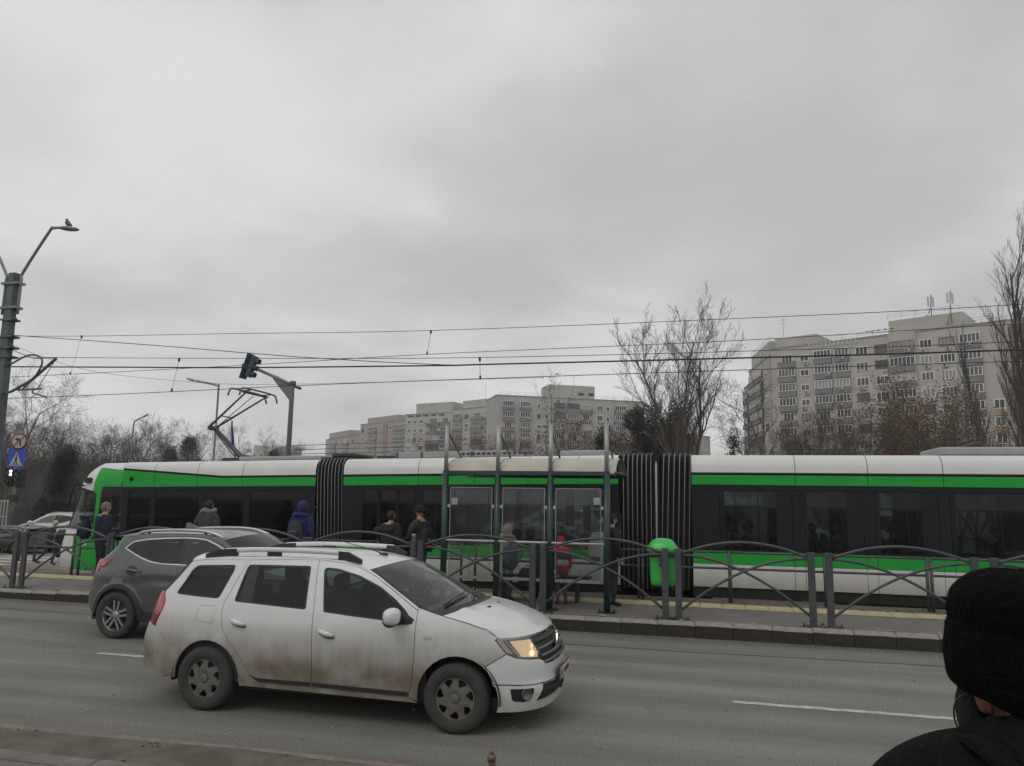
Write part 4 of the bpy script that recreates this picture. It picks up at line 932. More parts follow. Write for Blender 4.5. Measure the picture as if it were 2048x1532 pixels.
    for a,b_ in zip(roofs,roofs[1:]):
        for sd in (1,-1):
            b=MB(); P=[[(lerp(a+.004,b_-.004,i/6),-sd*1.198,2.465+(slope(lerp(a,b_,i/6))-.05-2.465)*k) for k in (0,1)] for i in range(7)]; b.grid(P,0,True,flip=sd<0); b.build('green_band',m_tg,s)
            b=MB(); P=[[(lerp(a,b_,i/6),-sd*(1.199+.004*(k in(1,2))),slope(lerp(a,b_,i/6))-.05+.05*(k/3)) for k in range(4)] for i in range(7)]; b.grid(P,0,True,flip=sd<0); b.build('dark_moulding',m_tk,s)
    pan(s,'window_frame',m_tk,x0,x1,2.36,2.46); pan(s,'window_frame',m_tk,x0,x1,1.17,1.20)
    for a,b_ in ((-12.2,-12.0),(-11.36,-11.21),(-10.02,-9.84),(-8.81,-8.64),(-7.5,-6.96)): pan(s,'window_pillar',m_tk,a,b_,1.20,2.36,.001)
    for a,b_ in ((-12.0,-11.36),(-11.21,-10.02),(-9.84,-8.81),(-8.64,-7.5)): pan(s,'window_pane',g_dark,a,b_,1.2,2.36,-.012,.006,gap=0)
    for a,b_ in zip((-12.2,-11.3,-10.0,-8.7,-6.96),(-11.3,-10.0,-8.7,-6.96)): pan(s,'skirt_panel',m_tw,a,b_,.42,.92); pan(s,'lower_green_band',m_tg,a,b_,.923,1.165,.002)
    seats(s,[-10.6,-9.5,-8.4]); b=MB(); b.box((-11.6,.2,1.4),(.08,2.0,2.0)); b.build('cab_wall',M('cab_wall',(.03,.03,.032),.7),s)
    b=MB(); b.ball((-11.95,-1.205,2.66),(.06,.02,.06),10,6); b.build('door_camera',m_tk,s)
    b=MB(); b.box((-8.2,0,3.14),(2.2,1.5,.10),bev=.02); b.build('roof_unit',m_roofg,s); b=MB(); b.box((-9.3,0,3.12),(1.0,1.4,.06)); b.build('roof_unit_dark',m_roofk,s)
    # nose: a shell with the windscreen wrapped round it
    NS=Shell(outline=[(1.28,0),(1.24,.42),(1.10,.78),(.80,1.02),(.38,1.16),(0,1.2),(-1,1.2),(-1.2,.6),(-1.2,0)],
      xf=[(.2,-.25),(.5,-.05),(.9,0),(1.2,-.08),(1.7,-.28),(2.2,-.44),(2.6,-.60),(2.85,-.76),(3.0,-.98),(3.08,-1.25)],xr=[(0,0)],
      wid=[(.2,.985),(.6,1),(2.3,.995),(2.6,.98),(2.8,.93),(2.95,.84),(3.05,.72),(3.1,.6)],L=1.28,fade=1.6)
    n=sec('cab_nose',0,0); n.parent=s.parent; n.rotation_euler=(0,TL_,0); n.location=(-1.75,0,0)
    # the shell looks along +x: turn it round with a half-turn about z (near side becomes the -y side again by mirroring u)
    ne=n
    def NP(poly,name,mat,**k):
        k.setdefault('gap',.006); mid=any(p[0]=='u' and p[1]==0 for p in poly)
        for sd in ((1,) if mid else (1,-1)):
            o=shell_panel(NS,poly,name,mat,ne,side=sd,both=mid,**k); me=o.data
            for v in me.vertices: v.co=(-13.2-v.co.x,v.co.y,v.co.z)
            me.flip_normals(); me.update()
    U=lambda u,z:('u',u,z)
    NP([U(2.20,2.94),U(2.28,2.94),(-.98,2.865),(-.98,2.465),U(2.46,2.465),U(2.43,2.13),U(2.40,1.7),U(2.38,1.46),U(2.29,1.46),U(2.285,1.8),U(2.30,2.28),U(2.15,2.37),U(2.20,2.74)],'green_pillar',m_tg)
    NP([(-.98,2.46),U(2.465,2.46),U(2.435,2.13),U(2.405,1.7),U(2.385,1.46),(-.98,1.46)],'cab_side_window',g_dark,off=-.012,depth=0); NP([(-.98,1.455),U(2.385,1.455),(-.2,1.17),(-.98,1.17)],'cab_side_panel',m_tk)
    NP([U(1.82,1.43),U(2.38,1.45),(-.2,1.165),(-.98,1.165),(-.98,.42),U(1.70,.46)],'nose_green_panel',m_tg)
    NP([U(0,1.43),U(1.78,1.43),U(1.67,.46),U(0,.42)],'nose_bumper',m_tw)
    NP([U(0,2.47),U(1.45,2.46),U(2.15,2.37),U(2.20,2.74),U(2.20,2.945),U(2.28,2.945),(-.98,2.87),(-.98,3.08),U(0,3.08)],'nose_cap',m_tw)
    NP([U(0,2.45),U(1.45,2.445),U(2.29,2.29),U(2.285,1.8),U(2.28,1.455),U(0,1.45)],'windscreen',GLASS('cab_glass',(.42,.45,.45),.8,.02,dust=.05),off=-.012,depth=0,gap=0)
    NP([U(1.06,1.455),U(1.36,2.44),U(1.42,2.44),U(1.13,1.455)],'windscreen_pillar',m_tk); NP([U(1.42,2.45),U(2.295,2.29),U(2.295,1.455),U(1.1,1.455),U(1.1,1.485),U(2.265,1.485),U(2.265,2.27),U(1.44,2.415)],'window_frame',m_tk,off=.002)
    NP([U(1.66,2.69),U(2.03,2.69),U(2.07,2.57),U(1.74,2.56)],'camera_housing',m_tk,off=.06,depth=.06)
    b=MB(); ring=[NS.P(3.0*i/20,3.08) for i in range(21)]; V=[(-13.2-p[0],sd*p[1],p[2]) for sd in (-1,1) for p in ring]; 
    b.grid([[( -13.2-p[0],-p[1],3.079),(-13.2-p[0],p[1],3.079)] for p in ring],0,False); b.grid([[( -13.2-p[0],-p[1],3.079),(-13.2-p[0],p[1],3.079)] for p in ring],0,False,flip=True); b.build('nose_roof',m_tw,ne)
    b=MB()
    for za,zb,ya,yb in ((2.02,1.99,0,1),(1.73,1.70,0,1),(2.0,1.71,0,.08),(2.0,1.71,.92,1)):
        P=[]
        for i in range(7):
            u=lerp(1.6,2.12,ya+(yb-ya)*i/6); P.append([(-13.2-q[0],-q[1],q[2]) for q in (NS.P(u,za,-.15),NS.P(u,zb,-.15))])
        b.grid(P,0,True); b.grid(P,0,True,flip=True)
    b.build('cab_screen',m_tk,ne)
    b=MB(); b.box((-13.6,0,1.05),(1.6,1.9,.7),bev=.1); b.build('cab_desk',m_tk,ne); b=MB(); b.box((-12.6,.0,1.2),(.5,.5,.9),bev=.08); b.build('driver_seat',M('driver_seat',(.03,.03,.035),.9),ne)
    b=MB(); q=NS.P(1.7,2.5,.02); q2=NS.P(1.62,2.5,.25); q3=NS.P(1.58,1.95,.28); b.tube([(-13.2-p[0],-p[1],p[2]) for p in (q,q2,q3)],.022,8); b.build('mirror_arm',m_tk,ne)
    b=MB(); q=NS.P(2.0,1.05,.01)
    for dz,w in ((.04,.10),(-.02,.14)):
        pts=[]
        for i in range(9): u=1.95+.17*i/8; p=NS.P(u,1.05+dz+.03*sin(i/8*pi*2)*(1 if dz>0 else -1),.008); pts.append((-13.2-p[0],-p[1],p[2]))
        b.tube(pts,.016,6)
    b.build('emblem',M('emblem_white',(.6,.62,.6),.5),ne)
    # bellows --------------------------------------------------------
    def bellows(xa, xb, folds, parent, tilt=0., ox=0., shear=0.):
        s=sec('bellows',tilt,ox); m=M('bellows_rubber',(.020,.021,.024),.75,var=.2,stretch=(20,20,.6)); ml=M('bellows_edge',(.36,.36,.37),.5)
        prof=[(-1.13,.36),(-1.13,2.7),(-1.08,2.95),(-.95,3.1),(-.7,3.15)]; prof+= [(-y,z) for y,z in reversed(prof)]
        P=[]; 
        def pt(x,y,z,ins): k=1-ins/1.2; return (x+shear*(1.6-z),y*k,z-(ins*.6 if z>2.9 else 0))
        for i in range(folds*2+1): x=lerp(xa,xb,i/(folds*2)); P.append([pt(x,y,z,.09 if i%2==0 else 0) for y,z in prof])
        b=MB(); b.grid(P,0,False); b.build('bellows_skin',m,s)
        for i in range(folds):
            x=lerp(xa,xb,(2*i+1)/(folds*2)); pts=[pt(x,y*1.004,z,-.004) for y,z in prof[:4]]; b=MB(); b.tube(pts,.0065,5); b.build('bellows_rib',ml,s)
        return s
    bellows(-6.96,-6.26,8,tram,TL_,-1.75,shear=.03)
    bellows(-1.76,-1.10,7,tram); bellows(-.98,-.33,6,tram,shear=-.03)
    s=sec('joint_ring'); b=MB(); b.box((-1.04,0,1.75),(.12,2.24,2.72)); b.build('ring_frame',m_tk,s); b=MB(); b.tube([(-1.04,-1.135,.5),(-1.04,-1.135,2.7),(-1.04,-1.1,2.95),(-1.04,-.98,3.1)],.02,6); b.build('ring_trim',M('ring_trim',(.5,.5,.5),.5),s)
    b=MB(); b.box((-6.62,0,3.2),(.55,1.2,.1),bev=.03); b.build('joint_cover',m_roofk,sec('joint_roof',TL_,-1.75))
    # bogies
    for i,x in enumerate((-11.2,-6.6,-1.0,3.5,7.5)):
        s=sec('bogie'); s.location=(x,0,gz(x)); 
        for y in (-.72,.72): b=MB(); b.box((0,y,.28),(1.9,.1,.22),bev=.03); b.build('bogie_frame',m_tu,s)
        for dx in (-.75,.75):
            for y in (-.72,.72): b=MB(); b.lathe([(.0,-.05),(.28,-.05),(.30,0),(.28,.05),(0,.05)],20,0,Matrix.Translation((dx,y,.30))@Matrix.Rotation(pi/2,4,'X')); b.build('wheel',M('tram_wheel',(.06,.055,.05),.6,.5),s)
    # pantograph --------------------------------------------------------
    p=sec('pantograph',TL_,-1.75); mp=M('pantograph_steel',(.085,.085,.09),.5,.5); T=lambda pts,r,nm,n=8: MB().tube(pts,r,n).build(nm,mp,p)
    T([(-9.35,0,3.15),(-9.75,0,3.25),(-10.55,0,3.99)],[.075,.075,.05],'lower_arm'); T([(-9.9,.14,3.14),(-10.62,.10,3.92)],.015,'control_rod')
    T([(-10.62,-.12,3.99),(-10.62,.22,3.99)],.06,'knee_joint')
    for y,xe in ((-.10,0),(.16,0)): T([(-10.66,y,4.0),(-9.45,y*3.6,4.84)],[.03,.022],'upper_arm')
    T([(-10.6,.05,3.96),(-9.5,.05,4.80)],.010,'stabiliser_rod'); T([(-10.25,-.20,4.28),(-10.25,.28,4.28)],.015,'upper_arm_brace')
    for x in (-9.62,-9.30):
        pts=[(x,-.86,4.70),(x,-.80,4.82),(x,-.62,4.90),(x,.62,4.90),(x,.80,4.82),(x,.86,4.70)]; T(catmull(pts,4),.022,'contact_strip')
    T([(-9.45,-.50,4.84),(-9.45,.62,4.84)],.03,'head_frame')
    for y in (-.4,.5): T([(-9.62,y,4.88),(-9.30,y,4.88)],.015,'head_link')
    b=MB(); b.box((-9.5,0,3.16),(.9,.9,.05)); b.build('pantograph_base',m_roofk,p)
    return tram
tram()

# ------------------------------------------------------------------ platform furniture
m_fence=M('fence_grey_paint',(.050,.055,.060),.45,.2,var=.25,sc=7,bump=.1,c2=(.085,.09,.095)); m_green=M('shelter_green',(.012,.040,.034),.4,var=.2,coat=.2); m_galv=M('galvanised',(.40,.40,.39),.45,.55,var=.12,stretch=(1,1,.3))
m_bolt=M('bolt_dark',(.03,.03,.03),.6,.4)
def fence_bay(name,label,L_=2.03):
    t=thing(name,label,'fence',(0,0,0),0,'arched fence bays along the platform edge')
    for x in (0,L_):
        b=MB(); b.box((x,0,.56),(.105,.06,1.12),bev=.006); p=b.build('post',m_fence,t)
        b=MB(); b.box((x,0,.008),(.34,.16,.014)); pl=b.build('base_plate',m_fence,p)
        for dx in (-.14,.14): b=MB(); b.lathe([(.016,0),(.016,.02),(.008,.022),(.008,.05),(0,.052)],6,0,Matrix.Translation((x+dx,-.03,.014))); b.build('bolt',m_bolt,pl)
    e=.05
    pts=[(e+(L_-2*e)*i/20,0,1.04+.205*(1-(2*i/20-1)**2)) for i in range(21)]; MB().tube(pts,.021,8).build('arch_rail',m_fence,t)
    for sgn in (1,-1):
        pts=[]
        for i in range(21):
            q=i/20; z=1.02-.86*q**1.9; x=e+(L_-2*e)*q
            pts.append((x if sgn>0 else L_-x,.012*sgn,z))
        MB().tube(pts,.021,8).build('cross_bar',m_fence,t)
    return t
bays=[(-15.75,'arched grey fence bay at the far left edge, partly cut off'),(-13.50,'arched grey fence bay with doubled posts left of the grey crossover'),(-11.42,'arched grey fence bay behind the tail of the grey crossover'),(-9.24,'arched grey fence bay hidden behind the grey crossover roof'),(-7.12,'arched grey fence bay behind the white estate roof, in front of the person in black'),(-4.95,'arched grey fence bay in front of the left half of the tram shelter'),(-2.74,'arched grey fence bay running from the shelter middle to the green bin'),(-.50,'arched grey fence bay just right of the green bin'),(1.79,'arched grey fence bay left of the close black beanie'),(4.08,'arched grey fence bay behind the black beanie at the right edge')]
fb=None
for x,lb in bays:
    if fb is None: fb=fence_bay('arched_fence',lb); o=fb
    else: o=copy_tree(fb); o['label']=lb
    o.location=(x,13.08,pz(x))
def inner_rail(label,L_=1.72):
    t=thing('platform_rail',label,'railing',(0,0,0),0,'low tube railings at the tram side of the platform')
    for x in (0,L_):
        MB().tube([(x,0,0),(x,0,.97)],.03,8).build('post',m_fence,t)
    for z in (.94,.64): MB().tube([(.03,0,z),(L_-.03,0,z)],.022,8).build('rail',m_fence,t)
    return t
rails=[(-16.4,'low grey tube railing by the tram nose at the left'),(-14.5,'low grey tube railing in front of the green tram nose panel'),(-12.6,'low grey tube railing behind the man in the navy jacket'),(-10.5,'low grey tube railing hidden behind the crossover'),(-8.6,'low grey tube railing behind the person with the blue hood'),(-6.72,'low grey tube railing behind the two people in black'),(-4.70,'low grey tube railing seen through the left glass of the shelter'),(-3.0,'low grey tube railing seen through the right glass of the shelter'),(-1.36,'low grey tube railing behind the green bin'),(.37,'low grey tube railing in front of the black bellows edge right of the bin'),(2.06,'low grey tube railing below the amber side marker'),(3.85,'low grey tube railing behind the black beanie')]
ir=None
for x,lb in rails:
    if ir is None: ir=inner_rail(lb); o=ir
    else: o=copy_tree(ir); o['label']=lb
    o.location=(x,15.6,pz(x)-.01)
# bin on its own bracket by the fence post
def litter_bin():
    t=thing('litter_bin','bright green plastic litter bin with a domed lid on the fence post','bin',(-.76,13.32,.74))
    g=M('bin_green',(.045,.46,.075),.4,var=.07,coat=.2); b=MB(); P=[]
    for z,w,d in ((0,.17,.12),(.02,.195,.145),(.10,.205,.15),(.45,.215,.16),(.56,.225,.165)):
        P.append([(w*math.copysign(abs(cos(a))**.55,cos(a)),d*math.copysign(abs(sin(a))**.55,sin(a)),z) for a in [2*pi*k/28 for k in range(29)]])
    b.grid(P,0,True); b.add([p for p in P[0][:-1]],[tuple(reversed(range(28)))]); b.build('bin_body',g,t)
    b=MB(); P=[]
    for z,k in ((.56,1.14),(.60,1.16),(.62,1.12),(.66,1.02),(.71,.86),(.745,.66),(.765,.4),(.77,.02)):
        P.append([(.222*k*math.copysign(abs(cos(a))**.6,cos(a)),.165*k*math.copysign(abs(sin(a))**.6,sin(a)),z) for a in [2*pi*i/28 for i in range(29)]])
    b.grid(P,0,True); b.build('lid',g,t); b=MB(); b.box((0,-.03,.50),(.43,.30,.07),bev=.02); b.build('mouth',M('bin_dark',(.02,.03,.02),.7),t)
    b=MB(); b.box((.02,-.2,.42),(.14,.05,.20),bev=.01); b.tube([(.02,-.24,.35),(-.06,-.24,.35)],.008,6); b.tube([(.02,-.24,.35),(.10,-.24,.35)],.008,6); b.build('bracket',m_fence,t)
litter_bin()
# shelter
def shelter():
    t=thing('tram_shelter','dark green glass tram shelter with a curved pale roof hung from steel poles','bus shelter',(0,13.4,.24))
    gl=GLASS('shelter_glass',(.86,.89,.88),.8,.03,dust=.035); X=[-4.63,-3.65,-2.69,-1.70]
    roof_m=M('shelter_roof',(.50,.475,.41),.5,var=.12,sc=2.5,c2=(.40,.375,.31))
    for i,x in enumerate(X):
        b=MB(); b.tube([(x,0,0),(x,0,2.33)],.058,12); c=b.build('column',m_green,t)
        b=MB(); b.box((x,0,.008),(.3,.2,.015)); f=b.build('foot_plate',m_green,c)
        for dx in (-.12,.12): b=MB(); b.lathe([(.016,0),(.016,.03),(.01,.06),(0,.062)],6,0,Matrix.Translation((x+dx,-.05,.015))); b.build('bolt',m_bolt,f)
        b=MB(); b.tube([(x,.0,2.33),(x,0,3.20)],.038,10); b.build('mast_pole',m_galv,c)
        # arched rib and tie rod
        pts=[(x,.04+1.75*(.5-.5*cos(a)),2.33+.30*sin(a)) for a in [pi*k/14 for k in range(15)]]; MB().tube(pts,.022,6).build('roof_rib',m_green,t)
        MB().tube([(x,0,3.12),(x,.95,2.62)],.018,6).build('tie_rod',M('rod_grey',(.12,.12,.12),.5,.4),t)
    for a_,c_ in zip(X,X[1:]):
        b=MB(); P=[[(x,.03+1.77*(.5-.5*cos(a)),2.345+.30*sin(a)) for a in [pi*k/14 for k in range(15)]] for x in (a_-(.02 if a_==X[0] else -.012),c_-.012 if c_!=X[-1] else c_+.16)]; b.grid(P,0,True,flip=True); b.build('roof_panel',roof_m,t)
        b=MB(); b.grid([[(p[0],p[1],p[2]-.012) for p in r] for r in P],0,True); b.build('roof_lining',M('lining_grey',(.35,.34,.31),.6),t)
    b=MB(); b.box(((X[0]+X[-1])/2,-.0,2.335),(X[-1]-X[0]+.1,.07,.07)); b.build('front_beam',m_green,t); b=MB(); b.box(((X[0]+X[-1])/2,1.80,2.33),(X[-1]-X[0]+.3,.05,.06)); b.build('back_beam',m_green,t)
    b=MB(); b.tube([(X[-1]+.16,.03,2.35),(X[-1]+.16,1.8,2.35)],.03,6); b.build('end_tie',m_green,t)
    for a_,c_ in zip(X,X[1:]):
        for z0,z1,nm in ((1.16,2.07,'upper_glass'),(.46,1.11,'lower_glass')):
            b=MB(); b.box(((a_+c_)/2,-.0,(z0+z1)/2),(c_-a_-.20,.008,z1-z0)); p=b.build(nm,gl,t)
            b=MB()
            for x in (a_+.10,c_-.10): b.box((x,0,(z0+z1)/2),(.012,.016,z1-z0))
            b.box(((a_+c_)/2,0,z1),(c_-a_-.19,.016,.012)); b.build('glass_edge',M('edge_pale',(.30,.31,.30),.4),p)
        for x in (a_+.075,c_-.075): b=MB(); b.box((x,-.005,1.74),(.05,.03,.055),bev=.004); b.build('glass_clamp',M('clamp_pale',(.45,.45,.44),.5),t)
        b=MB(); b.box(((a_+c_)/2,-.02,.50),(c_-a_-.2,.01,.05)); b.build('lower_strip',M('edge_pale2',(.25,.26,.25),.5),t)
    b=MB(); b.tube([(X[0],-.03,1.135),(X[-1],-.03,1.135)],.017,8); b.build('hand_rail',M('rail_white',(.55,.55,.54),.4),t)
    pm=M('notice_paper',(.42,.42,.40),.8,var=.1)
    for x,z,nm,lb in ((X[0]+.18,1.82,'paper_notice','small pale paper notice on the left shelter pane'),(X[-1]-.17,1.86,'paper_notice','white printed notice on the right shelter pane')):
        b=MB(); b.box((x,13.4-.007,z+.24),(.105,.004,.115)); o=tag(b.build(nm,pm),lb,'notice')
        b=MB()
        for k in range(5): b.box((x,13.4-.010,z+.275-.018*k),(.08,.001,.005))
        b.build('print_line',M('print_grey',(.2,.2,.2),.8),o)['kind']='stuff'
    # bench
    be=MB(); be.box((-3.1,1.2,.45),(1.9,.34,.04),bev=.01); bt=be.build('bench_seat',m_green,t)
    for x in (-3.8,-2.4): b=MB(); b.box((x,1.2,.22),(.05,.3,.42)); b.build('bench_leg',m_green,bt)
shelter()
# rusty pipe stub at our kerb
b=MB(); X_,Y_=-1.50,5.5; b.tube([(X_,Y_,.0),(X_,Y_,.27),(X_-.005,Y_,.30)],[.024,.024,.026],10); b.tube([(X_-.005,Y_,.30),(X_-.005,Y_,.345)],[.030,.028],10,1); b.tube([(X_-.005,Y_,.345),(X_-.008,Y_,.375)],[.017,.013],8,1)
tag(b.build('pipe_stub',[M('rust',(.10,.065,.045),.85,var=.4,sc=20),M('old_brass',(.17,.13,.09),.5,.4,var=.3,sc=20)]),'rusty capped pipe stub sticking up at the bottom edge of the photo','pipe')
# coffee cup left on a fence post
b=MB(); b.lathe([(.0,0),(.026,0),(.036,.095),(.040,.097),(.040,.108),(.034,.112),(0,.112)],14,0,Matrix.Translation((-5.12+.03,13.08,.24+1.12))); tag(b.build('paper_cup',M('cup_paper',(.42,.40,.38),.6,var=.3,sc=12)),'small paper coffee cup standing on a fence post behind the white roof','cup')
# ------------------------------------------------------------------ overhead line mast with twin lamps
m_mast=M('mast_paint',(.10,.125,.135),.6,.2,var=.3,sc=3,bump=.2,bsc=30); m_lampgrey=M('lamp_grey_metal',(.23,.235,.24),.5,.5); m_wire=M('wire',(.035,.035,.037),.6,.3)
def mast():
    y=19.3; x0=-21.5; t=thing('catenary_mast','tall grey overhead-line mast with two curved lamp arms at the left edge','mast',(x0,y,gz(x0)))
    g=-gz(x0)
    b=MB(); P=[]
    for z,w in ((0,.22),(9.05+g,.125)): P.append([(-w,-w*.8,z),(w,-w*.8,z),(w,w*.8,z),(-w,w*.8,z),(-w,-w*.8,z)])
    b.grid(P,0,False,flip=True); b.add(P[1][:4],[(0,1,2,3)]); b.build('mast_shaft',m_mast,t)
    for z in (7.9,8.7): b=MB(); b.box((0,0,z+g),(.68,.30,.07)); b.build('clamp_band',m_lampgrey,t)
    for s in (1,-1):
        pts=catmull([(.30*s,0,7.7+g),(.30*s,0,8.8+g),(.36*s,0,9.1+g),(1.2*s,0,10.38+g),(1.35*s,0,10.47+g),(1.6*s,0,10.47+g)],5); MB().tube(pts,.045,8).build('lamp_arm',m_lampgrey,t)
        b=MB(); b.ball((1.95*s,0,10.41+g),(.40,.14,.075),12,8,0,Matrix.Rotation(R(8*s),4,'Y')); b.build('lamp_head',m_lampgrey,t)
    for z,w in ((6.95,.55),(6.6,.6),(6.3,.62),(7.5,.45)):
        b=MB(); b.box((.05,0,z+g),(w,.34,.06)); b.build('wire_clamp',m_mast,t)
        b=MB(); b.lathe([(.02,0),(.05,.03),(.02,.06),(.05,.09),(.02,.12),(.0,.14)],10,0,Matrix.Translation((.30,-.1,z+g))@Matrix.Rotation(pi/2,4,'Y')); b.build('insulator',M('insulator_brown',(.06,.04,.035),.3),t)
    # cantilever bracket carrying the wire
    T=lambda p,r,nm: MB().tube([(a-x0,c-y,e+g) for a,c,e in p],r,8).build(nm,m_mast,t)
    T([(-21.3,19.3,5.15),(-20.3,18.6,5.1),(-19.2,18.2,5.35),(-17.6,17.4,5.80)],.042,'cantilever_tube'); T([(-20.0,18.5,5.12),(-18.9,17.9,5.03),(-18.0,17.4,4.96)],.03,'steady_arm'); T([(-18.7,17.8,5.0),(-18.6,17.7,4.90),(-17.8,17.4,4.72)],.022,'registration_arm')
    T([(-17.6,17.4,5.78),(-18.2,17.5,5.02)],.010,'drop_rod'); T(catmull([(-21.3,19.3,6.05),(-19.6,18.4,6.15),(-18.6,17.9,5.9),(-18.7,17.9,5.5),(-19.6,18.3,5.1)],5),.028,'feeder_cable')
    T([(-21.3,19.3,6.55),(-19.2,18.2,6.0),(-17.6,17.4,5.82)],.012,'stay_wire')
mast()
# pigeon on the lamp
b=MB(); b.ball((0,0,.10),(.14,.075,.08),12,8,0,Matrix.Rotation(R(-38),4,'Y')); b.ball((.085,0,.225),(.045,.04,.045),10,6); b.tube([(.06,0,.14),(.085,0,.21)],[.055,.036],8); b.tube([(.12,0,.225),(.155,0,.215)],[.012,.003],5); b.tube([(-.10,0,.06),(-.25,0,-.03)],[.05,.03],6)
for s in(1,-1): b.tube([(0,s*.03,.04),(0,s*.03,-.02)],.008,5)
o=b.build('pigeon',M('pigeon_grey',(.11,.11,.12),.8,var=.4,sc=20)); o.location=(-19.62,19.3,10.50); o.rotation_euler=(0,0,R(160)); tag(o,'dark pigeon perched on the street lamp head at upper left','bird')
# wires
def wire(pts, r, name, label, drops=(), grp='overhead tram wires'):
    P=catmull([(a,c,e) for a,c,e in pts],8); o=MB().tube(P,r,5).build(name,m_wire); tag(o,label,'wire',grp)
    for a,e,xb,eb,yy in drops:
        d=MB().tube([(a,yy,e),(xb,yy,eb)],.006,4).build('dropper',m_wire,o); b=MB(); b.box((a,yy,e-.04),(.05,.03,.10)); b.box((xb,yy,eb+.04),(.04,.03,.08)); b.build('dropper_clip',m_wire,d)
def yl(y,L_): return [(a,y,e) for a,e in L_]
wire(yl(17.4,[(-30,4.62),(-17.75,4.72),(-9.98,4.88),(-4.73,4.95),(.73,5.0),(6.25,5.04),(14,5.06)]),.009,'contact_wire','lowest overhead wire, the one the pantograph touches')
wire(yl(17.4,[(-30,6.3),(-17.55,5.83),(-10.03,5.58),(-5.24,5.46),(.74,5.42),(6.28,5.45),(14,5.7)]),.008,'messenger_wire','thin wire above the lowest one, joined to it by droppers',[(-13.6,5.69,-13.75,4.80,17.4),(-5.24,5.46,-5.22,4.94,17.4)])
wire(yl(20.6,[(-34,5.8),(-23.05,5.9),(-13.91,6.06),(-7.71,6.22),(.89,6.32),(7.47,6.5),(16,6.6)]),.009,'contact_wire','wire of the far track rising to the right under the topmost wire')
wire(yl(20.6,[(-34,8),(-22.62,7.31),(-13.99,7.07),(-7.73,6.92),(.9,6.91),(7.5,6.98),(16,7.3)]),.009,'messenger_wire','topmost overhead wire running from the mast to the right edge',[(-19.9,7.22,-20.2,5.93,20.6),(-7.7,6.92,-7.8,6.22,20.6)])
wire([(-21.3,19.2,5.98),(-17,19.2,5.85),(-12.8,19,5.69),(-7.1,19,5.59),(-5.17,19,5.58),(.81,19,5.56),(6.84,19,5.57),(15,19,5.7)],.021,'feeder_cable','thickest black cable crossing the whole picture')
wire([(-20.9,19,6.93),(-15.89,19,6.45),(-10.95,19,5.94),(-6.96,19,5.62),(-5.6,19,5.585)],.011,'stay_wire','wire slanting down from the mast top to join the thick cable')
wire([(-20.92,19,6.62),(-19.5,19,6.15),(-17.56,19,5.67),(-14.09,19,5.29),(-11.06,19,5.18),(-4,19,5.2)],.005,'stay_wire','very thin sagging wire passing behind the traffic signal')
wire([(-60,40,4.3),(-36,40,3.95),(-20,40,4.3)],.012,'span_wire','faint wire in front of the bare trees at left',(), 'distant wires')
for k,lb in enumerate(('lowest of the faint distant wires rising towards the pale flats','second lowest faint distant wire rising towards the pale flats','third faint distant wire rising towards the pale flats','highest of the faint distant wires rising towards the pale flats')):
    wire([(-14.7,25,3.9-.15*(3-k)),(-19,60,5.6+.45*k),(-23,100,8.2+1.0*k)],.012,'span_wire',lb,(),'distant wires by the flats')
# twisted feeder lash
# traffic signal on its arm
def arm_signal():
    x0,y=-14.65,25; t=thing('traffic_signal','grey overhead traffic signal on a bracket arm above the tram','traffic light',(x0,y,gz(x0)))
    ms=M('signal_pole',(.20,.205,.22),.5,.4,var=.15); md=M('signal_head',(.045,.075,.095),.5); g=-gz(x0)
    MB().tube([(0,0,0),(0,0,6.0+g),(.02,0,6.15+g)],[.10,.085,.085],10).build('pole',ms,t); b=MB(); b.lathe([(.11,0),(.11,.14),(0,.16)],10,0,Matrix.Translation((.02,0,6.12+g))); b.tube([(.0,0,6.1+g),(.35,0,5.98+g)],.05,8); b.build('pole_cap',md,t)
    MB().tube([(0,0,6.1+g),(-.6,0,6.38+g),(-1.62,0,6.80+g)],[.07,.065,.055],10).build('arm',ms,t)
    b=MB(); b.prism([(0.02,5.45),(0.06,6.12),(-.75,6.46),(-.80,6.36)],-.03,.03,0,Matrix.Translation((0,0,g))@Matrix.Rotation(pi/2,4,'X')); b.build('gusset',ms,t)
    b=MB(); T=Matrix.Translation((-1.75,0,6.85+g))@Matrix.Rotation(R(18),4,'Y'); b.box((-.02,0,0),(.18,.26,.82),0,M_=T.to_3x3().to_4x4(),bev=.03)
    b.v=[tuple(Vector(v)+Vector((-1.70,0,6.85+g))) for v in b.v]; h=b.build('signal_head',md,t)
    for k,c in ((.26,(.05,.01,.01)),(0,(.06,.04,.01)),(-.26,(.02,.35,.33))):
        b=MB(); b.lathe([(.095,-.02),(.095,.05),(.105,.16),(.10,.16),(.09,.05),(.088,.03),(0,.03)],14,0,T@Matrix.Translation((.12,0,k))@Matrix.Rotation(pi/2,4,'Y')); b.build('visor',md,h)
        b=MB(); b.lathe([(.085,.035),(.0,.045)],14,0,T@Matrix.Translation((.12,0,k))@Matrix.Rotation(pi/2,4,'Y')); b.build('lens',M('lens_%d'%(k*10+5),c,.3,emit=((.05,.8,.7),.5) if k<0 else None),h)
    b=MB(); b.box((-.16,0,0),(.02,.46,.98),M_=T.to_3x3().to_4x4()); b.v=[tuple(Vector(v)+Vector((-1.78,0,6.87+g))) for v in b.v]; b.build('backing_board',md,h)
    b=MB(); b.box((-1.97,0,6.83+g),(.22,.28,.26),bev=.03); b.build('rear_signal_head',md,h)
arm_signal()
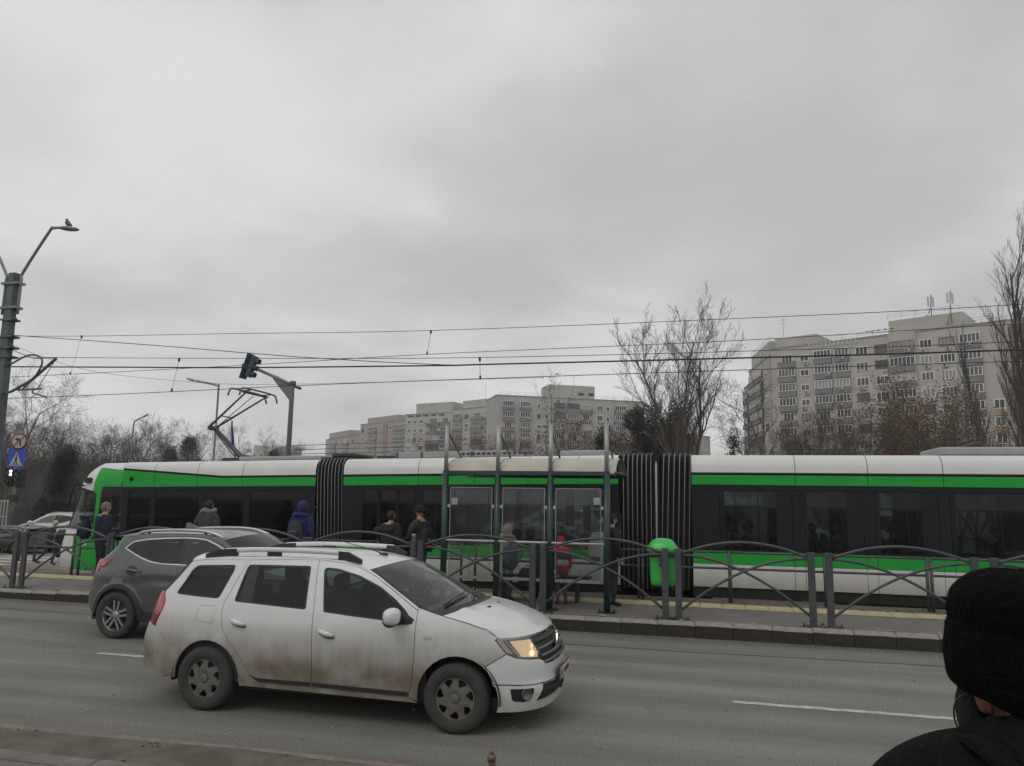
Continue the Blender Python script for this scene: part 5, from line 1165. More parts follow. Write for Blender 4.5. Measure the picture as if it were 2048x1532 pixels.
def street_lamp(label, pts, r, head, y):
    x0=pts[0][0]; t=thing('street_lamp',label,'street lamp',(x0,y,gz(x0))); g=gz(x0)
    MB().tube([(a-x0,0,e-g) for a,e in catmull([(pts[0][0],g)]+pts,5)],r,8).build('pole',m_lampgrey,t); b=MB(); b.ball((head[0]-x0,0,head[1]-g),(.38,.15,.07),10,6,0,Matrix.Rotation(R(head[2]),4,'Y')); b.build('lamp_head',m_lampgrey,t)
street_lamp('slim grey street lamp leaning left above the pantograph',[(-28.35,4.2),(-28.36,8.3),(-28.5,8.62),(-29.9,8.92)],.06,(-30.3,9.0,15),40)
street_lamp('small street lamp in front of the bare trees at left',[(-51.2,5.8),(-51.17,8.45),(-50.9,8.8),(-50.4,9.05)],.065,(-50.0,9.2,-25),60)
street_lamp('thin street lamp in front of the pale flats, beside the shelter poles',[(-20.92,6.0),(-20.97,7.7),(-21.2,7.9),(-22.0,8.1)],.05,(-22.4,8.2,15),60)
# flag
t=thing('flagpole','slim pole with a limp blue flag behind the pantograph','flag',(-30.7,45,-.43)); MB().tube([(0,0,0),(-.02,0,7.55)],.035,8).build('pole',M('pole_white',(.45,.45,.45),.5),t)
b=MB(); b.grid([[(.02+.36*sm(j/8)*(k/5)+.03*sin(k*2),.05*sin(k*1.9+j*.3),7.45-1.75*j/8-.12*k/5) for k in range(6)] for j in range(9)],0,True); b.build('flag_cloth',M('flag_blue',(.03,.03,.16),.85,var=.2),t)
# signs and signals at the crossing, far left
def crossing_post():
    x0=-28.72; t=thing('sign_post','grey post with a no-left-turn sign, a blue crossing sign and signal heads','traffic sign',(x0,27,gz(x0))); g=-gz(x0)
    MB().tube([(0,0,0),(0,0,4.75+g)],.05,8).build('pole',m_lampgrey,t)
    T=Matrix.Translation((.02,-.07,4.25+g))@Matrix.Rotation(R(14),4,'Z')@Matrix.Rotation(pi/2,4,'X')
    b=MB(); b.lathe([(0,0),(.37,0),(.37,.02),(0,.02)],28,0,T); s=b.build('round_sign',M('sign_red',(.20,.045,.045),.5),t); b=MB(); b.lathe([(.29,.024),(0,.024)],28,0,T); b.build('sign_face',M('sign_white',(.40,.39,.37),.6),s)
    b=MB(); mt=M('sign_black',(.02,.02,.02),.6); b.prism([(.03,-.20),(.10,-.20),(.10,.03),(.02,.12),(-.05,.12),(-.05,.18),(-.18,.085),(-.05,-.01),(-.05,.05),(-.01,.05),(.03,.0)],.026,.030,0,T); b.build('turn_arrow',mt,s); b=MB(); b.box((0,0,.033),(.05,.60,.003),0,rz=R(-45)); b.v=[tuple(T@Vector(v)) for v in b.v]; b.build('slash',M('sign_red',(.3,.045,.04)),s)
    T=Matrix.Translation((-.02,-.08,3.50+g))@Matrix.Rotation(R(14),4,'Z')@Matrix.Rotation(pi/2,4,'X')
    b=MB(); b.box((0,0,0),(.74,.92,.02)); b.v=[tuple(T@Vector(v)) for v in b.v]; s=b.build('crossing_sign',M('sign_blue',(.025,.07,.42),.5),t)
    b=MB(); b.prism([(-.28,-.30),(.28,-.30),(0,.30)],.011,.014,0,T); b.build('triangle',M('sign_white',(.5,.5,.5)),s)
    b=MB(); 
    for q in ([(-.02,.10),(.03,.12),(.05,.02),(.02,-.08),(.10,-.26),(.05,-.26),(-.01,-.12),(-.08,-.26),(-.12,-.25),(-.04,-.07),(-.05,.03)],): b.prism(q[::-1],.015,.018,0,T)
    b.lathe([(.035,.015),(.035,.018),(0,.018)],10,0,T@Matrix.Translation((.01,.165,0))); 
    for k in (-.17,-.03,.11): b.prism([(k,-.285),(k+.05,-.285),(k+.03,-.235),(k,-.235)],.0155,.0175,0,T)
    b.build('walking_figure',mt,s)
    for dx,dz,lit in ((-.25,2.75,True),(.28,2.70,False)):
        b=MB(); b.box((dx,-.02,dz+g),(.30,.28,.85),bev=.04); h=b.build('signal_head',M('signal_dark',(.02,.024,.026),.5),t)
        for k in (.25,0,-.25):
            b=MB(); b.lathe([(.10,0),(.11,.13),(.10,.13),(.09,.02),(0,.02)],12,0,Matrix.Translation((dx,-.16,dz+g+k))@Matrix.Rotation(pi/2,4,'X')); b.build('visor',M('signal_dark',(.02,.02,.02)),h)
        if lit:
            for q,e in ((.22,6),(.08,5)): b=MB(); b.ball((dx+.14,-.20,dz+g+q),(.07,.03,.055),10,6); b.build('lit_lens',M('lit_white',(.9,.9,.85),.4,emit=((1,.97,.9),3.0)),h)
    b=MB(); b.box((-.05,-.02,1.85+g),(.5,.22,.30),bev=.04); b.build('signal_box',M('signal_dark',(.02,.02,.02)),t)
crossing_post()
t=thing('metal_barrier','tall pale barred metal enclosure at the left edge beside the sign post','barrier',(-29.9,26.6,gz(-29)))
for i in range(9): b=MB(); b.box((i*.165,0,1.05),(.05,.04,2.3)); b.build('bar',m_galv,t)
for z in (.25,1.5,2.15): b=MB(); b.box((.66,.0,z),(1.4,.03,.05)); b.build('cross_rail',m_galv,t)
# low dark wall behind the parked cars
t=tag(mk('boundary_wall',[],[],None),'long low dark wall behind the parked cars at left','wall'); bpy.data.objects.remove(t)
t=thing('boundary_wall','long low dark panel wall behind the parked cars at left','wall',(-85,46,-.43))
for i in range(30):
    b=MB(); b.box((1+i*2,0,.72),(1.96,.12,1.45)); b.build('wall_panel',M('wall_dark',(.045,.05,.052),.85,var=.3,sc=1),t)
    b=MB(); b.box((i*2,-.05,.78),(.12,.2,1.56)); b.build('wall_post',M('wall_post',(.04,.042,.044),.85),t)
# parked and waiting cars across the tracks
for (x,y,c,lb,nm,rot,sc_) in ((-26.6,27.1,(.018,.019,.02),'black car waiting at the far left behind the fence','parked_car',pi,(1,1,.70)),(-27.3,30.6,(.60,.61,.61),'white car at the left edge showing its red tail light','parked_car',pi,(1.04,1,1.02)),(-27.4,34.5,(.09,.035,.045),'maroon car whose roof shows beside the running woman','parked_car',pi,(1,1,.94)),(-21.9,33.0,(.50,.51,.52),'pale silver car half hidden by the tram nose','parked_car',pi,(1.05,1,.92))):
    o=grey_suv((x,y,gz(x)+.02),M('car_'+str(x),c,.3,.1,var=.04,coat=.7),lb,rot,True,'cars waiting across the tram tracks',nm); o.scale=sc_
for x,y,lb,c in ((-3.2,27.5,'white car across the tracks glimpsed through the tram behind the shelter',(.62,.63,.63)),(6.8,27.0,'pale car across the tracks glimpsed through the rear tram windows',(.5,.52,.52))):
    grey_suv((x,y,gz(x)+.02),M('car_'+str(x),c,.3,.1,var=.04,coat=.7),lb,pi,True,'cars beyond the tram','parked_car').scale=(1,1,1.25)
# bollards near the crossing
t=None
for i,x in enumerate((-24.6,-23.9,-20.9)):
    if t is None: t=MB().tube([(0,0,0),(0,0,.95),(0,0,1.0)],[.05,.05,.03],10).build('bollard',m_fence); o=t
    else: o=inst(t)
    tag(o,['dark bollard left of the running woman','dark bollard just behind the running woman','dark bollard beside the tram nose'][i],'bollard','bollards at the crossing'); o.location=(x,23.6,gz(x))

# ------------------------------------------------------------------ people
m_skin=M('skin',(.42,.26,.19),.6,var=.08); m_hairg=M('hair_grey',(.16,.14,.12),.85,var=.3,sc=30); m_hairk=M('hair_black',(.015,.013,.012),.7,var=.3,sc=30)
def skinned(nodes, edges, name, lv=2):
    """nodes: (xyz, rx, ry); one continuous body grown with the skin modifier"""
    me=bpy.data.meshes.new(name); me.from_pydata([n[0] for n in nodes],edges,[]); o=bpy.data.objects.new(name,me); COL.objects.link(o)
    sk=o.modifiers.new('s','SKIN'); sk.use_smooth_shade=True; ss=o.modifiers.new('b','SUBSURF'); ss.levels=lv; ss.render_levels=lv
    for i,n in enumerate(nodes): me.skin_vertices[0].data[i].radius=(n[1],n[2])
    me.skin_vertices[0].data[0].use_root=True
    dg=bpy.context.evaluated_depsgraph_get(); m2=bpy.data.meshes.new_from_object(o.evaluated_get(dg)); bpy.data.objects.remove(o); bpy.data.meshes.remove(me)
    return m2
def person(label, loc, rz, h=1.72, top=None, bottom=None, shoe=None, skin=None, bulk=1.0, hem=.80, lean=0., armL=None, armR=None, legs=0., legx=.10, headturn=0., hair=None, hat=None, hood=None, look_down=0., stride=None, scarf=None, seated=False, hide_hands=False, group=None):
    k=h/1.75; top=top or m_hairk; bottom=bottom or m_hairk; shoe=shoe or M('shoe_black',(.015,.015,.016),.6); skin=skin or m_skin
    T=lambda p: (p[0]*k,(p[1]+lean*max(0,p[2]-.9))*k,(p[2]-.22*lean*lean*max(0,p[2]-.9))*k)
    B=bulk; N=[];E=[];tg=[]
    def n(p,rx,ry,t): N.append((T(p),rx*k,ry*k)); tg.append(t); return len(N)-1
    def chain(a,pts):
        for p,rx,ry,t in pts: b=n(p,rx,ry,t); E.append((a,b)); a=b
        return a
    pel=n((0,0,.95),.155*B,.115*B,'pel'); sp=chain(pel,[((0,.0,1.13),.15*B,.115*B,'top'),((0,0,1.30),.165*B,.12*B,'top')]); ch=chain(sp,[((0,-.005,1.42),.13*B,.10*B,'top')])
    nk=chain(ch,[((0,.01,1.50),.062,.062,'neck' if not scarf else 'scarf'),((0,.02,1.56),.058,.06,'head'),((0,.03,1.635),.078,.092,'head'),((0,.025,1.70),.070,.082,'head'),((0,.02,1.735),.035,.04,'head')])
    tn=headturn; n_=n((.105*sin(tn)*-1,.03+.105*cos(tn),1.625-look_down*.03),.016,.018,'head'); E.append((len(N)-4,n_))
    aL=armL or [(-.235,-.02,1.16),(-.235,.07,.93),(-.225,.10,.85)]; aR=armR or [(.235,-.02,1.16),(.235,.07,.93),(.225,.10,.85)]
    hands=[]
    for s,a in ((-1,aL),(1,aR)):
        chain(ch,[((s*.15,0,1.40),.085*B,.085*B,'top'),((s*.205,-.005,1.33),.075*B,.075*B,'top'),(a[0],.060*B,.060*B,'top'),(tuple((p+q)/2 for p,q in zip(a[0],a[1])),.056*B,.056*B,'top'),(a[1],.042*B,.042*B,'top'),(a[2],.035,.026,'hand')]); hands.append((a[1],a[2],s))
    st=stride or [(-legx,.02,.50),(-legx-.005,-.03,.09),(legx,.02,.50),(legx+.005,-.03,.09)]
    if seated: st=[(-.12,.42,.90),(-.13,.44,.47),(.12,.42,.90),(.13,.44,.47)]
    for s,kn,an in ((-1,st[0],st[1]),(1,st[2],st[3])):
        d=Vector((an[0]-kn[0],an[1]-kn[1],0)); 
        chain(pel,[((s*.085,0,.86),.098*min(B,1.12),.105*min(B,1.12),'leg'),(tuple((p+q)/2 for p,q in zip((s*.09,0,.86),kn)),.082,.085,'leg'),(kn,.062,.065,'leg'),(tuple((p+q)/2 for p,q in zip(kn,an)),.056,.058,'leg'),(an,.045,.05,'leg'),((an[0]+s*.01,an[1]+.10,an[2]-.045),.043,.036,'shoe'),((an[0]+s*.015,an[1]+.18,an[2]-.052),.038,.026,'shoe')])
    me=skinned(N,E,'person')
    mats=[top,bottom,shoe,skin,scarf or top]
    for m in mats: me.materials.append(m)
    segs=[(Vector(N[a][0]),Vector(N[b][0]),tg[b]) for a,b in E]
    mi=[]
    for p in me.polygons:
        c=p.center; bd=None
        for a,b,t in segs:
            ab=b-a; q=max(0,min(1,(c-a).dot(ab)/max(1e-9,ab.length_squared))); d=(c-(a+ab*q)).length
            if bd is None or d<bd[0]: bd=(d,t)
        t=bd[1]; z=c.z/k
        if t in('pel','leg'): v=0 if z>hem else 1
        else: v={'top':0,'shoe':2,'hand':3,'head':3,'neck':3,'scarf':4}[t]
        if t=='hand' and hide_hands: v=0
        mi.append(v)
    me.polygons.foreach_set('material_index',mi); me.polygons.foreach_set('use_smooth',[True]*len(mi))
    me.name='person'; o=bpy.data.objects.new('person',me); COL.objects.link(o); o.location=loc; o.rotation_euler=(0,0,rz); tag(o,label,'person',group)
    # fingers
    if not hide_hands:
        for w,hd,s in hands:
            w=Vector(T(w)); hd=Vector(T(hd)); d=(hd-w).normalized(); x,y=frame(d); b=MB()
            for i,(off,l) in enumerate(((-.028,.062),(-.010,.072),(.009,.068),(.026,.052))):
                p=hd+x*off*k; b.tube([p-d*.01,p+d*.035*k+y*.004,p+d*l*k+y*.018*k],[.0095*k,.0085*k,.006*k],6)
            p=hd-x*.03*k*s-d*.03*k; b.tube([p,p-x*.02*k*s+d*.03*k,p-x*.016*k*s+d*.055*k],[.011*k,.0095*k,.007*k],6); b.build('fingers',skin,o)
    hc=Vector(T((0,.025,1.655)))
    if hair:
        b=MB(); P=[]; n1,n2=14,22
        for i in range(n1+1):
            t=pi*.5-(pi*.92)*i/n1; row=[]
            for j in range(n2+1):
                a=2*pi*j/n2; front=max(0,sin(a)); tt=max(t,lerp(-.95,.35,front**.6)); row.append(tuple(hc+Vector((.092*cos(tt)*cos(a),.108*cos(tt)*sin(a)-.008,.112*sin(tt)))*k))
            P.append(row)
        b.grid(P,0,True); b.build('hair',hair,o)
        for s in(1,-1): b=MB(); b.ball(tuple(hc+Vector((s*.088,-.005,-.02))*k),(.012*k,.02*k,.034*k),8,6); b.build('ear',skin,o)
    if hat:
        b=MB(); P=[]
        for i in range(11):
            t=pi*.5*(1-i/10); P.append([tuple(hc+Vector((.100*cos(t)*cos(a),.115*cos(t)*sin(a)-.008,.02+.115*sin(t)))*k) for a in [2*pi*j/22 for j in range(23)]])
        P.append([(p[0],p[1],p[2]-.045*k) for p in P[-1]]); b.grid(P,0,True); q=[(hc+Vector((.104*cos(a),.12*sin(a)-.008,-.002))*k) for a in [2*pi*j/22 for j in range(23)]]; b.tube(q,.016*k,6,cap=False); b.build('hat',hat,o)
        for s in(1,-1): b=MB(); b.ball(tuple(hc+Vector((s*.084,-.005,-.03))*k),(.012*k,.02*k,.034*k),8,6); b.build('ear',skin,o)
    if hood:
        b=MB(); P=[]
        for i in range(15):
            t=pi*i/16; row=[]
            for j in range(23):
                a=2*pi*j/22; x=.118*sin(t)*cos(a); z=.135*sin(t)*sin(a)-.005; y=-.135*cos(t)*(1 if t<pi/2 else .75)
                row.append(tuple(hc+Vector((x,y+.01,z-.03*max(0,-sin(a))*sin(t)))*k))
            P.append(row)
        b.grid(P,0,True,flip=True); b.build('hood',hood,o); b=MB(); q=[tuple(Vector(T((.13*cos(a)*B,.105*sin(a)*B-.01,1.475-.03*sin(a)))))for a in [2*pi*j/18 for j in range(19)]]; b.tube(q,.045*k,8,cap=False); b.build('collar',hood,o)
    return o
def backpack(label, loc, rz, mat, w=.30, h=.44, d=.17, strap=True, name='backpack', cat='backpack', handle=True):
    t=thing(name,label,cat,loc,rz); b=MB(); P=[]
    for i in range(11):
        v=i/10; z=-h/2+h*v; kk=(1-abs(2*v-1)**4*.35)*(1-.12*v)
        P.append([(w/2*kk*math.copysign(abs(cos(a))**.5,cos(a)),d/2*kk*math.copysign(abs(sin(a))**.5,sin(a)),z) for a in [2*pi*q/24 for q in range(25)]])
    b.grid(P,0,True); b.add(P[0][:-1],[tuple(reversed(range(24)))]); b.add(P[-1][:-1],[tuple(range(24))]); b.build('bag_body',mat,t)
    b=MB(); b.box((0,-d/2-.015,-h*.16),(w*.72,.06,h*.42),bev=.025); p=b.build('front_pocket',mat,t); MB().tube([(-w*.33,-d/2-.045,h*.0),(w*.33,-d/2-.045,h*.0)],.005,5).build('zip',M('zip_grey',(.2,.2,.2),.4),p)
    if strap:
        for s in(1,-1): MB().tube([(s*w*.28,d/2,-h*.35),(s*w*.36,d/2+.16,-h*.05),(s*w*.34,d/2+.20,h*.38),(s*w*.26,d/2+.05,h*.52),(s*w*.24,d*.3,h*.36)],.017,6,flat=((1,0,0),.4)).build('strap',mat,t)
    if handle: MB().tube([(-.05,0,h/2-.01),(-.03,0,h/2+.045),(.03,0,h/2+.045),(.05,0,h/2-.01)],.008,6).build('grab_handle',mat,t)
    return t
C_=lambda n,c,**k: M('cloth_'+n,c,.9,var=.22,sc=9,bump=.35,bsc=22,**k)
navy=C_('navy',(.010,.016,.032)); blue=C_('blue',(.022,.026,.105)); blk=C_('black',(.018,.018,.021)); gry=C_('grey_puffer',(.055,.054,.062)); jean=C_('jeans',(.055,.10,.165)); jean2=C_('jeans_dark',(.03,.045,.10)); dk=C_('dark_trousers',(.025,.026,.028)); taupe=C_('taupe',(.30,.265,.235)); pink=C_('pink_beige',(.50,.36,.31)); red=C_('red',(.78,.03,.055)); gtr=C_('grey_trousers',(.075,.078,.072)); brn=C_('maroon',(.045,.022,.024)); brown=C_('brownish',(.05,.045,.045)); scf=C_('pale_scarf',(.30,.29,.27),c2=(.08,.08,.08)); charcoal=C_('charcoal',(.036,.034,.038)); greybag=C_('grey_bag',(.27,.265,.265)); bluebag=C_('blue_bag',(.05,.075,.13))
PZ=.24
person('man with short grey hair in a navy jacket standing by the tram nose',(-12.34,13.85,.19),R(-28),1.72,navy,navy,hair=m_hairg,bulk=1.36,headturn=-.9)
t=backpack('dark navy shoulder bag on the man with grey hair',(-12.66,13.72,1.34),R(-60),navy,.34,.38,.2,strap=False); MB().tube([(0,.05,.17),(.2,.12,.30),(.30,.15,.12)],.018,6).build('strap',navy,t)
person('person with dark hair in a shiny grey puffer jacket with a pale patterned scarf',(-10.38,14.6,PZ),R(4),1.74,gry,dk,hair=m_hairk,bulk=1.3,scarf=scf,armL=[(-.28,.03,1.18),(-.25,.22,1.24),(-.20,.30,1.30)])
b=MB(); q=[(-10.38+.13*cos(a),14.6+.01+.115*sin(a),PZ+1.52+.02*sin(3*a)) for a in [2*pi*j/18 for j in range(19)]]; b.tube(q,.055,8,cap=False); tag(b.build('scarf',scf),'pale black-patterned scarf round the neck of the grey puffer jacket','scarf')
person('person in a royal blue hooded jacket wearing a small dark backpack',(-7.93,14.2,PZ),R(-3),1.75,blue,dk,hood=blue,bulk=1.2)
backpack('small dark grey backpack worn over the royal blue jacket',(-7.93,13.98,1.42),R(-3),C_('slate',(.04,.045,.05)),.28,.40,.15)
person('dark-haired person in a long bulky black coat with one elbow raised',(-6.08,14.35,PZ),R(-12),1.60,blk,blk,hair=m_hairk,bulk=1.45,hem=.45,armL=[(-.40,.02,1.34),(-.30,.20,1.22),(-.20,.28,1.25)],headturn=.9,hide_hands=True)
person('man in a black beanie, dark jacket and blue jeans facing left by the tram door',(-5.55,14.6,PZ),R(62),1.70,charcoal,jean,hat=M('beanie_black',(.012,.012,.014),.95,bump=.3,bsc=80),bulk=1.08,armL=[(-.24,.06,1.14),(-.18,.26,1.05),(-.14,.33,1.06)],armR=[(.24,.05,1.14),(.18,.26,1.06),(.13,.33,1.08)])
t=backpack('black backpack with a pale curved piping on the man in the beanie',(-5.36,14.48,1.30),R(72),C_('bag_black',(.022,.020,.018)),.32,.46,.2); MB().tube(catmull([(-.13,-.135,.02),(.0,-.15,-.07),(.14,-.135,-.10)],4),.007,6).build('piping',M('pale_piping',(.4,.36,.28),.5),t)
person('person in a pinkish hood and taupe coat standing behind the shelter glass',(-3.69,14.25,PZ),R(-10),1.40,taupe,brown,hood=pink,bulk=1.22,hem=.62,lean=.05)
backpack('faded blue backpack on the person with the pinkish hood',(-3.57,14.02,1.05),R(-18),bluebag,.30,.42,.16)
person('person in a grey hood and brown coat, blurred by the shelter glass',(-3.12,14.75,PZ),R(10),1.36,brown,dk,hood=C_('grey_hood',(.10,.10,.10)),bulk=1.2,hem=.55)
backpack('dark shopping bag at the feet behind the shelter glass',(-3.35,14.55,.62),R(5),C_('bag_dark',(.04,.038,.036)),.36,.42,.14,strap=False,name='shopping_bag',cat='bag')
person('child in a red cap and red and navy jacket with grey trousers and red shoes',(-2.62,14.15,PZ),R(24),1.20,red,gtr,shoe=M('shoe_red',(.34,.02,.05),.5,var=.4,sc=30),hat=red,bulk=1.2,lean=.06,hem=.86)
b=MB(); b.tube([(-2.83,14.02,1.17),(-2.60,13.98,1.13),(-2.44,14.10,1.10)],.06,8); tag(b.build('shoulder_band',navy),'navy band across the back of the red jacket','jacket trim')
b=MB(); b.box((-2.57,13.95,.99),(.22,.10,.12),bev=.03); tag(b.build('waist_pouch',C_('pale_pouch',(.36,.35,.32))),'pale pouch at the waist of the child in red','pouch')
t=backpack('navy drawstring bag with two white letters beside the child in red',(-2.80,13.90,.86),R(6),C_('bag_navy',(.012,.016,.035)),.30,.46,.14,strap=False,name='drawstring_bag',cat='bag',handle=False)
text_mesh('KE',.17,'lettering',M('letter_white',(.42,.42,.42),.7),t,Matrix.Translation((.085,-.108,-.06))@Matrix.Rotation(R(-14),4,'Y')@Matrix.Rotation(pi/2,4,'X'))
person('dark-haired person in a black jacket at the shelter end post',(-1.74,14.3,PZ),R(-48),1.63,blk,dk,hair=m_hairk,bulk=1.1,hem=.66,headturn=-.3)
backpack('big pale grey backpack at the right shelter post',(-1.93,14.12,1.29),R(-30),greybag,.36,.52,.26)
b=MB(); b.tube([(-1.92,14.2,1.70),(-1.86,14.15,1.76),(-1.80,14.2,1.74)],.06,8); tag(b.build('fur_trim',C_('fur',(.30,.29,.28))),'pale fur trim above the big grey backpack','fur trim')
# running woman beyond the tracks
person('blonde woman in a maroon jacket and jeans hurrying across the tracks',(-22.35,22.6,gz(-22.35)),R(-62),1.56,brn,jean2,hair=M('hair_blond',(.50,.41,.27),.8,var=.2,sc=30),lean=.22,bulk=1.1,hem=.84,headturn=.4,armL=[(-.25,-.14,1.18),(-.22,.02,1.0),(-.21,.09,.98)],armR=[(.25,.10,1.16),(.20,.26,1.08),(.17,.33,1.08)],stride=[(-.10,.26,.56),(-.10,.14,.12),(.10,-.06,.52),(.11,-.36,.20)])
# passengers inside the tram (dark shapes behind tinted glass)
pas=[(.75,16.75,-90,'passenger with a dark cap seated behind the first rear window'),(1.35,17.9,90,'passenger seated across the aisle behind the first rear window'),(2.5,16.9,-60,'passenger with a woolly hat behind the second rear window'),(2.15,17.9,80,'dark seated passenger low in the second rear window'),(3.5,16.9,-80,'passenger in a broad hat behind the third rear window'),(3.25,17.6,60,'passenger in the far seat behind the third rear window'),(5.35,17.0,90,'passenger seated behind the rightmost tram window'),(-11.7,17.0,170,'passenger in a pale woollen hat looking out near the tram front'),(-9.1,17.1,100,'dark passenger standing in the front part of the tram')]
for i,(x,y,r,lb) in enumerate(pas):
    seat=x>0; zz=.44+(gz(x) if x<-2 else 0); hh=None
    person(lb,(x,y,zz-(.42 if seat else .1)),R(r),1.68,C_('pas%d'%(i%3),[(.02,.02,.022),(.035,.03,.03),(.025,.028,.035)][i%3]),dk,hair=None if i in(0,2,4,7) else m_hairk,hat=[C_('cap_dark',(.02,.02,.02)),None,C_('cap_brown',(.04,.03,.03)),None,C_('cap_dark',(.02,.02,.02)),None,None,C_('cap_pale',(.42,.40,.36)),None][i],bulk=1.15,seated=seat,group='passengers in the tram',hide_hands=True)
# ------------------------------------------------------------------ the man in the black beanie close to the camera
def foreground_man():
    knit=M('knit_black',(.0058,.0058,.0066),.95,var=.3,sc=60,bump=.9,bsc=160,spec=.08); jk=M('jacket_black',(.0085,.0085,.010),.9,var=.35,sc=18,bump=.8,bsc=60,spec=.1); sk=M('skin_near',(.36,.215,.135),.55,var=.12,sc=14,bump=.15,bsc=120)
    O=bpy.data.objects.new('person',None)
    H=Vector((0,0,0))
    # body: one continuous surface (head, neck, shoulders, arms, trunk, legs)
    N=[((0,0,-.75),.17,.12),((0,0,-.55),.175,.125),((0,-.01,-.36),.185,.13),((0,-.015,-.25),.13,.09),((0,-.005,-.155),.064,.066),((0,.005,-.09),.064,.070),((0,.015,-.02),.076,.092),((0,.015,.06),.070,.088),((0,.01,.10),.04,.05)]
    E=[(i,i+1) for i in range(8)]
    def ch(a,pts):
        for p in pts: N.append(p); E.append((a,len(N)-1)); a=len(N)-1
    for s in(1,-1):
        ch(3,[((s*.16,-.015,-.242),.085,.085),((s*.255,-.01,-.295),.095,.095),((s*.325,-.01,-.52),.078,.078),((s*.30,.06,-.76),.055,.055),((s*.25,.09,-.84),.036,.03)])
        ch(0,[((s*.09,0,-.86),.10,.105),((s*.10,.01,-1.25),.068,.07),((s*.105,-.02,-1.60),.05,.055),((s*.11,.10,-1.655),.045,.035)])
    N=[((p[0],p[1],p[2]+(.05 if p[2]<-.2 else 0)),rx,ry) for p,rx,ry in N]
    me=skinned(N,E,'person',3)
    for v in me.vertices:
        if v.co.z<-.19: n_=v.normal; q=v.co; v.co=q+n_*(.010*noise.noise((q.x*9,q.y*9,q.z*14))+.006*noise.noise((q.x*22,q.y*22,q.z*34)))
    for m in (jk,sk,M('shoe_black',(.015,.015,.016))): me.materials.append(m)
    mi=[]
    for p in me.polygons:
        c=p.center; mi.append(1 if (c.z>-.165 and abs(c.x)<.092 and c.z>-.2) else (2 if c.z<-1.57 else (1 if abs(c.x)>.2 and c.z<-.80 and c.z>-.95 else 0)))
    me.polygons.foreach_set('material_index',mi); me.polygons.foreach_set('use_smooth',[True]*len(mi))
    o=bpy.data.objects.new('person',me); COL.objects.link(o)
    # beanie: soft knit cap with a turned-up band and folds
    b=MB(); P=[]; nn=110
    prof=[(0.004,.152),(.045,.150),(.080,.138),(.104,.115),(.114,.090),(.1155,.070),(.1135,.060),(.1145,.054),(.119,.045),(.124,.020),(.126,-.010),(.124,-.035),(.118,-.055),(.110,-.066),(.100,-.064)]
    prof=catmull(prof,4)
    for i,(r,z) in enumerate(prof):
        row=[]
        for j in range(nn+1):
            a=2*pi*j/nn; w=.0035*noise.noise((cos(a)*3,sin(a)*3,z*26))+.0022*noise.noise((cos(a)*9,sin(a)*9,z*40)); rr=r+w*(r>.02)
            back=max(0,-sin(a)); zz=z-(.028*back*(1 if z<.03 else max(0,(.10-z)/.07))) 
            row.append((rr*.98*cos(a),rr*1.13*sin(a)+.004,zz+.0015*sin(a*9+z*60)))
        P.append(row)
    b.grid(P,0,True,flip=True); h=b.build('beanie',knit,o)
    rf=random.Random(8); fz=MB()
    for i in range(7000):
        a_=rf.randrange(3,len(P)-6); j_=rf.randrange(nn); p=Vector(P[a_][j_]); n_=Vector((p.x,p.y,max(0,p.z-.02))).normalized(); d=(n_+Vector((rf.gauss(0,.7),rf.gauss(0,.7),rf.gauss(0,.7)))).normalized(); s_=rf.uniform(.002,.005); x_,y_=frame(d); w_=.00035
        fz.add([p-x_*w_,p+x_*w_,p+d*s_+n_*.001],[(0,1,2)])
    fz.build('wool_fuzz',knit,h)['kind']='stuff'
    # hair at the nape and sides, ear, beard edge
    b=MB(); P=[]
    for i in range(7):
        z=-.055-.085*i/6; row=[]
        for j in range(25):
            a=pi+pi*j/24; k=1-.34*(i/6); row.append(((.092*k)*cos(a),.108*k*sin(a)+.008,z-.012*abs(cos(a))*-1))
        P.append(row)
    hb=M('nape_hair',(.011,.009,.008),.9,var=.4,sc=80,bump=.8,bsc=150)
    P=[[q for q in r] for r in P]
    b.grid([r[6:25] for r in P[:5]],0,True); b.build('nape_hair',hb,o)
    for s in(1,-1):
        b=MB(); b.ball((s*.082,.006,-.070),(.011,.020,.032),12,10); b.tube(catmull([(s*.086,-.016,-.095),(s*.096,-.024,-.065),(s*.094,-.012,-.040),(s*.088,.010,-.036)],4),.0055,6); b.build('ear',M('ear_skin',(.20,.075,.055),.5,var=.2,sc=20),o)
        b=MB(); b.ball((s*.074,.062,-.112),(.012,.034,.055),10,8); b.build('beard',hb,o)
        MB().tube(catmull([(s*.088,.0,-.045),(s*.090,.05,-.040),(s*.083,.10,-.036)],3),.0022,5).build('glasses_arm',M('glasses_black',(.01,.01,.01),.3),o)
    MB().tube(catmull([(-.088,.012,-.060),(-.118,.03,-.085),(-.122,.03,-.125),(-.098,.02,-.165),(-.075,.0,-.19)],5),.0018,5).build('earphone_cord',M('cord_black',(.012,.012,.012),.5),o)
    # coat collar and padded yoke
    b=MB(); P=[]
    for i,(r,z,q) in enumerate(((.080,-.118,1.0),(.092,-.104,1.0),(.103,-.116,1.03),(.125,-.150,1.12),(.165,-.185,1.05),(.20,-.222,.9))):
        row=[]
        for j in range(41):
            a=2*pi*j/40; w=.007*noise.noise((cos(a)*3,sin(a)*3,z*20))+.005*noise.noise((cos(a)*8,sin(a)*8,z*55)); row.append(((r*q+w)*cos(a)*(1+.25*(i>3)),(r+w)*.98*sin(a)-.01,z+.034*max(0,-sin(a))*(i<4)+w-.03*abs(cos(a))*(i>3)))
        P.append(row)
    b.grid(P,0,True,flip=True); b.grid(P,0,True); b.build('collar',jk,o)
    rr=random.Random(4)
